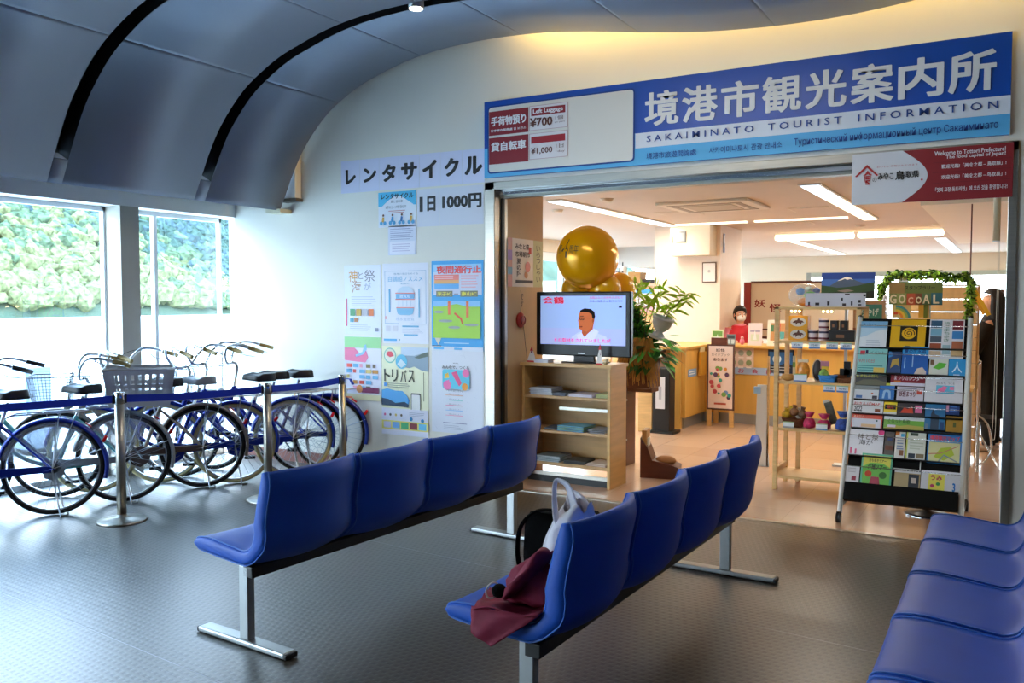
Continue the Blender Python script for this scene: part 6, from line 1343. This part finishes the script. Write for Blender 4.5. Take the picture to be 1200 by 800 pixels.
s = Sheet(.10, .115, '#d8a83a', .006); s.rect(.42, .0, .75, 1, '#6a7a2a'); s.rect(.85, 0, 1, 1, '#a8b8b0'); s.place('striped_card', 'yellow and green striped card right of the rainbow picture', 'card', (-.74, 8.47, 1.345))
t = thing('letter_hook', 'white curved hook standing at the left of the goal board', 'hook', (-.99, 8.40, .74)); q = MB(); q.tube(catmull([(0, 0, 0), (0, 0, .70), (-.02, 0, .80), (-.035, 0, .74)], 5), .009, white, 8); q.build('hook', t)
# wooden slat screen behind
t = thing('slat_screen', 'pale wooden screen of horizontal boards behind the goal board', 'screen', (-.95, 9.35, 0)); sm_ = M('screen_pine', '#d9b27a', .5, var=.1, scale=3, stretch=(6, 1, 1))
for k in range(13): q = MB(); q.b2(0, .64, 0, .02, .05 + .122 * k, .168 + .122 * k, sm_, .003); q.build('board', t)
q = MB(); q.b2(-.02, .66, -.005, .03, 1.635, 1.655, white); q.build('top_rail', t)
q = MB(); 
for x in (-.01, .64): q.b2(x, x + .02, .02, .05, 0, 1.64, wood_l)
q.build('post', t)
s = Sheet(.26, .34, '#b98a5c', .01); s.rect(.1, .5, .9, .9, '#3f8a78'); s.text('みやげ', .2, .6, .8, .8, '#d8e8dc', .02); s.rect(0, .0, 1, .3, '#8a4a30'); s.place('green_sign_box', 'brown box with a small green lettered sign between shelf and rack', 'sign', (-1.22, 8.05, 1.16)) 
t = thing('side_table', 'plain wooden side table under the green lettered sign box', 'table', (-1.03, 8.10, 0)); q = MB(); q.b2(-.15, .2, -.15, .2, 1.13, 1.16, wood_l); q.build('tabletop', t); 
for sx in (-.15, .17):
    for sy in (-.15, .17): q = MB(); q.b2(sx, sx + .03, sy, sy + .03, 0, 1.13, wood_l); q.build('leg', t)
# ropes, tube and chain by the right jamb
t = thing('rolled_blind', 'cream rolled-up tube hanging vertically by the right jamb', 'tube', (-.115, 6.50, 1.89)); q = MB(); q.cyl((0, 0, 0), (0, 0, .48), .022, M('tube_cream', '#cdbb98', .5), 14); q.build('tube', t); q = MB(); q.cyl((0, 0, .48), (0, 0, .61), .003, black, 5); q.cyl((0, 0, -.006), (0, 0, .0), .024, white, 14); q.build('cord', t)
t = thing('bead_chain', 'long looped white bead chain hanging by the right jamb', 'chain', (-.10, 6.52, .58)); q = MB(); q.tube(catmull([(-.002, 0, 1.9), (-.006, 0, .3), (-.012, 0, .05), (-.003, 0, 0), (.007, 0, .06), (.006, 0, .4), (.003, 0, 1.9)], 8), .0018, M('chain_white', '#cfcabb', .4), 5); q.build('chain', t)
t = thing('hanging_rod', 'thin dark rod hanging from the office ceiling above the garland', 'rod', (-.36, 9.0, 1.66)); q = MB(); q.cyl((0, 0, 0), (0, 0, .72), .006, M('rod_brown', '#5a2a20', .5), 8); q.build('rod', t)
t = thing('dark_post', 'dark upright post standing behind the woman at the right', 'post', (-.15, 10.6, 0)); q = MB(); q.b2(-.045, .045, 0, .06, 0, 1.62, M('post_brown', '#3c2a22', .5)); q.b2(-.06, .06, -.02, .08, 0, .03, black); q.build('post', t)
t = thing('yellow_banner', 'yellow folded strip hanging slantwise right of the garland', 'banner', (-.30, 9.05, 1.42)); q = MB(); q.box((.02, 0, .09), (.035, .01, .33), P('#e8b422'), (0, R(-28), 0)); q.box((-.005, .012, .09), (.03, .01, .30), P('#d89a1c'), (0, R(-24), 0)); q.build('strip', t)
# chrome folding chair
t = thing('folding_chair', 'chrome tube chair half hidden behind the rack at the right', 'chair', (-.22, 8.62, 0)); q = MB()
q.tube([(-.04, -.06, 0), (-.04, -.06, .95)], .011, chrome, 8); q.tube([(-.04, .30, 0), (-.04, .30, .95)], .011, chrome, 8); q.tube(catmull([(-.04, -.06, .50), (.04, -.05, .42), (.07, -.03, .22), (.03, -.04, .10), (-.04, -.06, .06)], 5), .009, chrome, 8); q.tube([(-.04, .3, .3), (.12, .2, .02)], .009, chrome, 8); q.tube([(-.04, -.06, .95), (-.04, .30, .95)], .011, chrome, 8); q.build('frame', t)
q = MB(); q.b2(-.06, .10, -.05, .28, .44, .47, M('chair_black', '#141415', .6), .008); q.build('seat', t)

# ================================================================ PEOPLE
def skin_mesh(joints, edges, sub=1):
    """joints {name:(pos,r)} -> evaluated skin mesh as (verts, faces)"""
    names = list(joints); me = bpy.data.meshes.new('b'); me.from_pydata([joints[n][0] for n in names], [(names.index(a), names.index(b)) for a, b in edges], [])
    bm = bmesh.new(); bm.from_mesh(me); L = bm.verts.layers.skin.verify()
    for i, v in enumerate(bm.verts):
        r_ = joints[names[i]][1]; v[L].radius = r_ if isinstance(r_, tuple) else (r_, r_); v[L].use_root = (i == 0)
    bm.to_mesh(me); bm.free(); o = bpy.data.objects.new('b', me); col.objects.link(o); m = o.modifiers.new('s', 'SKIN'); m.use_smooth_shade = True; m.branch_smoothing = .3
    u = o.modifiers.new('u', 'SUBSURF'); u.levels = sub; u.render_levels = sub
    dg_ = bpy.context.evaluated_depsgraph_get(); dg_.update(); ev = o.evaluated_get(dg_); m2 = ev.to_mesh(); vs = [v.co.copy() for v in m2.vertices]; fs = [tuple(p.vertices) for p in m2.polygons]; ev.to_mesh_clear(); bpy.data.objects.remove(o); return vs, fs
skinm = M('skin', '#d9a384', .5, var=.03)
def person(label, loc, rz, H_, arms, lean=0):
    """faces local -y; arms: list of (shoulder sign, elbow, wrist, hand dir)"""
    t = thing('person', label, 'person', loc, rz); k = H_ / 1.6
    J = {'pelvis': ((0, 0, .86 * k), (.14, .10)), 'waist': ((0, 0, .98 * k), (.12, .09)), 'chest': ((0, .01, 1.18 * k), (.14, .10)), 'neck0': ((0, .005, 1.31 * k), .06), 'neck': ((0, -.005, 1.37 * k), .045), 'jaw': ((0, -.025, 1.42 * k), (.060, .062)), 'head': ((0, -.012, 1.50 * k), (.074, .088)), 'crown': ((0, -.005, 1.56 * k), (.055, .065))}
    E_ = [('pelvis', 'waist'), ('waist', 'chest'), ('chest', 'neck0'), ('neck0', 'neck'), ('neck', 'jaw'), ('jaw', 'head'), ('head', 'crown')]
    for s_, S in ((-1, 'r'), (1, 'l')):
        J['hip' + S] = ((s_ * .085, 0, .80 * k), .085); J['knee' + S] = ((s_ * .09, -.01, .45 * k), .055); J['ank' + S] = ((s_ * .09, .02, .08 * k), .035); J['toe' + S] = ((s_ * .10, -.13, .03), (.035, .025))
        E_ += [('pelvis', 'hip' + S), ('hip' + S, 'knee' + S), ('knee' + S, 'ank' + S), ('ank' + S, 'toe' + S)]
        el, wr, hdv = arms[0 if s_ < 0 else 1]; hdv = Vector(hdv).normalized(); wr = Vector(wr)
        J['sh' + S] = ((s_ * .15, .01, 1.27 * k), .055); J['el' + S] = (el, .038); J['wr' + S] = (tuple(wr), .025); J['pa' + S] = (tuple(wr + hdv * .05), (.034, .016))
        E_ += [('chest', 'sh' + S), ('sh' + S, 'el' + S), ('el' + S, 'wr' + S), ('wr' + S, 'pa' + S)]
        side = hdv.cross(Vector((0, -1, .2))).normalized()
        for f in range(4):
            a = wr + hdv * .09 + side * (.012 * (f - 1.5) * 1.5); b = a + hdv * ((.055, .065, .060, .045)[f]) + Vector((0, -.012, -.01)); J['f%d%s' % (f, S)] = (tuple(a), .009); J['g%d%s' % (f, S)] = (tuple(b), .007); E_ += [('pa' + S, 'f%d%s' % (f, S)), ('f%d%s' % (f, S), 'g%d%s' % (f, S))]
        a = wr + hdv * .04 - side * .04; b = a + hdv * .045 - side * .015; J['t0' + S] = (tuple(a), .010); J['t1' + S] = (tuple(b), .008); E_ += [('wr' + S, 't0' + S), ('t0' + S, 't1' + S)]
    vs, fs = skin_mesh(J, E_, 2); q = MB(); q.add(vs, fs, skinm, True)
    zc = 1.49 * k; q.lathe([(.001, -.02), (.012, -.01), (.008, .01), (.001, .025)], skinm, 8, c=(0, -.107, zc - .01))
    for s_ in (-1, 1): q.ball((s_ * .078, .005, zc), (.012, .02, .03), skinm, 8, 6)
    q.build('body', t)
    q = MB()
    for s_ in (-1, 1): q.ball((s_ * .030, -.088, zc + .012), (.014, .010, .008), white, 8, 6); q.ball((s_ * .030, -.097, zc + .012), (.006, .004, .006), black, 8, 6); q.box((s_ * .030, -.094, zc + .034), (.03, .006, .005), M('brow', '#1c1210', .7))
    q.build('eyes', t); return t, k, zc, J
hairm = M('black_hair', '#130c0a', .45, bump=.4, bscale=160, stretch=(1, 1, .1))
# receptionist
t, k, zc, J = person('receptionist with short black hair, white mask and red vest behind the counter', (-3.22, 11.72, 0), R(32), 1.40, [((-.20, -.02, .98), (-.17, -.22, .97), (0, -1, -.1)), ((.20, -.02, .98), (.17, -.22, .97), (0, -1, -.1))])
q = MB(); vs = []; n = 24
for i in range(13):
    th = math.pi * i / 12
    for j in range(n):
        a = 2 * math.pi * j / n; fr = -math.sin(a); rr = 1
        z = math.cos(th) * .115; x = .094 * math.sin(th) * math.cos(a); y = .108 * math.sin(th) * math.sin(a)
        if fr > .25 and z < .035: y *= .35; x *= .93
        vs.append((x, y + .006, zc + .018 + z * (1.0 if z > 0 else 1.05)))
fs = [(i * n + j, (i + 1) * n + j, (i + 1) * n + (j + 1) % n, i * n + (j + 1) % n) for i in range(12) for j in range(n)]
q.add(vs, fs, hairm, True); q.build('hair', t)
q = MB(); q.ball((0, -.062, zc - .040), (.058, .055, .046), M('mask_white', '#ece8e4', .7), 18, 12); q.tube([(-.05, -.07, zc - .02), (-.08, .0, zc)], .002, white, 4); q.tube([(.05, -.07, zc - .02), (.08, .0, zc)], .002, white, 4); q.build('face_mask', t)
def torso(t, k, z0, z1, mat, r0, r1, name, flare=0):
    q = MB(); vs = []; n = 28; m = 14
    for i in range(m + 1):
        f = i / m; z = z0 + (z1 - z0) * f; sh = 1 if z < 1.20 * k else max(.36, 1 - ((z - 1.20 * k) / (.16 * k)) ** 1.6 * .64)
        for j in range(n):
            a = 2 * math.pi * j / n; w_ = (r0[0] * (1 - f) + r1[0] * f) * sh; d = (r0[1] * (1 - f) + r1[1] * f) * (1 if sh == 1 else max(.55, sh)); fo = 1 + flare * (1 - f) * .05 * math.sin(7 * a)
            vs.append((w_ * fo * math.cos(a), .005 + d * fo * math.sin(a), z))
    fs = [tuple(range(n))[::-1], tuple(m * n + j for j in range(n))] + [(i * n + j, i * n + (j + 1) % n, (i + 1) * n + (j + 1) % n, (i + 1) * n + j) for i in range(m) for j in range(n)]
    q.add(vs, fs, mat, True); return q
redv = M('red_vest', '#c8202c', .7, bump=.2, bscale=90); pinks = M('pink_shirt', '#e890a0', .7)
q = torso(t, k, .80 * k, 1.33 * k, redv, (.165, .125), (.185, .125), 'vest'); q.build('vest', t)
q = MB(); q.tube([(.065 * math.cos(a), .055 * math.sin(a), 1.335 * k) for a in [2 * math.pi * i / 18 for i in range(18)]], .018, pinks, 8, closed=True); q.build('collar', t)
for S in 'rl': q = MB(); q.tube([J['sh' + S][0], J['el' + S][0], J['wr' + S][0]], [.066, .052, .036], pinks, 14); q.build('sleeve', t)
q = torso(t, k, .10, .84 * k, M('navy_skirt', '#20242e', .8), (.17, .14), (.165, .125), 'skirt', 1); q.build('trousers', t)
# woman in black
t, k, zc, J = person('woman with long dark hair and long black coat at the right edge', (-.20, 9.86, 0), R(-100), 1.60, [((-.17, -.14, 1.02), (-.06, -.28, 1.12), (.3, -1, .2)), ((.19, -.10, 1.00), (.09, -.26, 1.02), (-.3, -1, .1))])
coat = M('black_coat', '#0b0b0d', .8, bump=.3, bscale=60)
q = torso(t, k, .34, 1.36 * k, coat, (.20, .18), (.19, .13), 'coat', 2); q.build('coat', t)
for S in 'rl': q = MB(); q.tube([J['sh' + S][0], J['el' + S][0], J['wr' + S][0]], [.075, .06, .05], coat, 14); q.build('sleeve', t)
for s_ in (-1, 1): q = MB(); q.tube([(s_ * .085, 0, .6), (s_ * .09, 0, .45), (s_ * .09, .02, .07)], [.09, .075, .06], M('black_trousers', '#101013', .8), 14); q.build('trouser_leg', t)
for s_ in (-1, 1): q = MB(); q.ball((s_ * .098, -.04, .035), (.045, .125, .035), M('pale_shoe', '#b8a490', .5), 14, 8); q.build('shoe', t)
q = MB(); vs = []; n = 26
for i in range(20):
    f = i / 19
    for j in range(n):
        a = 2 * math.pi * j / n; fr = -math.sin(a)
        if f < .35: th = math.pi / 2 * (f / .35); rr = math.sin(th); z = .112 * math.cos(th)
        else: rr = 1 + .06 * math.sin(3 * f); z = -(f - .35) / .65 * .34
        x = .096 * rr * math.cos(a); y = .110 * rr * math.sin(a)
        if fr > .2 and z < .045: y = y * .25 + .012; x *= 1.02
        vs.append((x * (1 + .25 * max(0, f - .5)), y + .010 + .03 * max(0, f - .5), zc + .022 + z))
fs = [(i * n + j, (i + 1) * n + j, (i + 1) * n + (j + 1) % n, i * n + (j + 1) % n) for i in range(19) for j in range(n)] + [tuple(19 * n + j for j in range(n))]
q.add(vs, fs, hairm, True); q.build('hair', t)
t = thing('tote_bag', 'pale brown tote bag carried at the side of the woman in black', 'bag', (-.34, 9.70, .72)); q = MB(); q.prism([(-.04, 0), (.04, 0), (.05, .24), (-.05, .24)], -.10, .10, M('tote', '#a89478', .8), Matrix(((1, 0, 0, 0), (0, 0, 1, 0), (0, 1, 0, 0), (0, 0, 0, 1)))); q.build('body', t); q = MB(); q.tube(catmull([(0, -.06, .23), (0, -.04, .36), (0, .04, .36), (0, .06, .23)], 5), .006, M('tote', '#a89478', .8), 6); q.build('handle', t)

# desks and shelving deeper in the office (furnish the far room)
for k_, (x, y, lb) in enumerate(((-6.2, 10.3, 'grey office desk in the left bay of the office'), (-2.4, 15.5, 'grey office desk behind the display board'), (.8, 14.0, 'grey office desk at the far right of the office'))):
    t = thing('office_desk', lb, 'desk', (x, y, 0)); q = MB(); q.b2(0, 1.4, 0, .7, .69, .72, M('desk_grey', '#c4c2bb', .5), .004); q.build('desktop', t); q = MB(); q.b2(.0, .4, .02, .68, .05, .69, M('desk_steel', '#9a9c9c', .5)); q.build('drawer_unit', t)
    for sx in (1.34,):
        for sy in (.02, .64): q = MB(); q.b2(sx, sx + .04, sy, sy + .04, 0, .69, alu); q.build('leg', t)
# ================================================================ OUTSIDE
gm_ = M('pale_concrete', '#cfcdc6', .9, var=.05, scale=.4)
mb = MB(); mb.b2(-82, 60, -60, 200, -.3, -.12, gm_); struct('ground', mb)
# wooded hillside: terrain and many crowns
def hill_h(x, y):
    d = -x - 80
    if d < 0: return -.2
    base = 52 * (1 - math.exp(-d / 55)); return base * (1 + .22 * math.sin(y * .045 + 1) + .12 * math.sin(y * .11 + x * .05)) 
mb = MB(); vs = []; nx, ny = 26, 44
for i in range(nx + 1):
    for j in range(ny + 1): x = -80 - 5 * i; y = -60 + 6.6 * j; vs.append((x, y, hill_h(x, y) - .3))
fs = [(i * (ny + 1) + j, (i + 1) * (ny + 1) + j, (i + 1) * (ny + 1) + j + 1, i * (ny + 1) + j + 1) for i in range(nx) for j in range(ny)]
mb.add(vs, fs, M('hill_soil', '#404e42', .9, spec=0, var=.3, scale=.2), True); struct('hillside', mb)
random.seed(77)
ico = bmesh.new(); bmesh.ops.create_icosphere(ico, subdivisions=1, radius=1); iv = [v.co.copy() for v in ico.verts]; ico.verts.index_update(); ifc = [tuple(v.index for v in f.verts) for f in ico.faces]; ico.free()
crowns = [M('crown_a', '#62684a', .9, spec=0, var=.6, scale=2.2), M('crown_b', '#354640', .9, spec=0, var=.6, scale=2.2), M('crown_c', '#4a5a46', .9, spec=0, var=.6, scale=2.2), M('crown_d', '#3c4c50', .9, spec=0, var=.6, scale=2.2)]
mb = MB()
for k in range(8500):
    x = -81 - 85 * random.random() ** 1.1; y = -x * random.uniform(.38, 1.08); z = hill_h(x, y); r_ = random.uniform(.7, 1.5) * (1.3 if x < -115 else 1); sd = random.random() * 9
    up_ = min(1, max(0, (z - 2) / 14)) + random.uniform(-.35, .35) + .35 * math.sin(y * .09)
    m_ = crowns[0 if up_ < .15 else 2 if up_ < .45 else 1 if random.random() < .5 else 3]  # paler crowns low down: white fade at the hill foot put into colour
    rot = random.random() * 6.28; c_, s_ = math.cos(rot), math.sin(rot)
    mb.add([(x + (v.x * c_ - v.y * s_) * r_ * (1 + .25 * math.sin(5 * v.z + sd)), y + (v.x * s_ + v.y * c_) * r_ * (1 + .25 * math.sin(4 * v.x + sd)), z + r_ * .4 + v.z * r_ * (.9 + .25 * math.sin(6 * v.y + sd))) for v in iv], ifc, m_, False)
o = mb.build('forest'); tag(o, 'bright green woodland covering the hill outside the left windows', 'forest', kind='stuff')
t = thing('outdoor_cabinet', 'grey-blue metal cabinet standing outside behind the left window', 'cabinet', (-9.0, 5.35, -.12)); q = MB(); q.b2(-.15, .15, -.13, .15, .06, .92, M('cabinet_blue_grey', '#7d8fa6', .5), .01); q.build('body', t); q = MB(); q.b2(-.12, .12, -.10, .12, 0, .06, darkgrey); q.build('plinth', t); q = MB(); q.b2(.15, .158, -.10, .12, .12, .86, M('cabinet_door', '#8fa0b4', .5), .003); q.build('door', t)
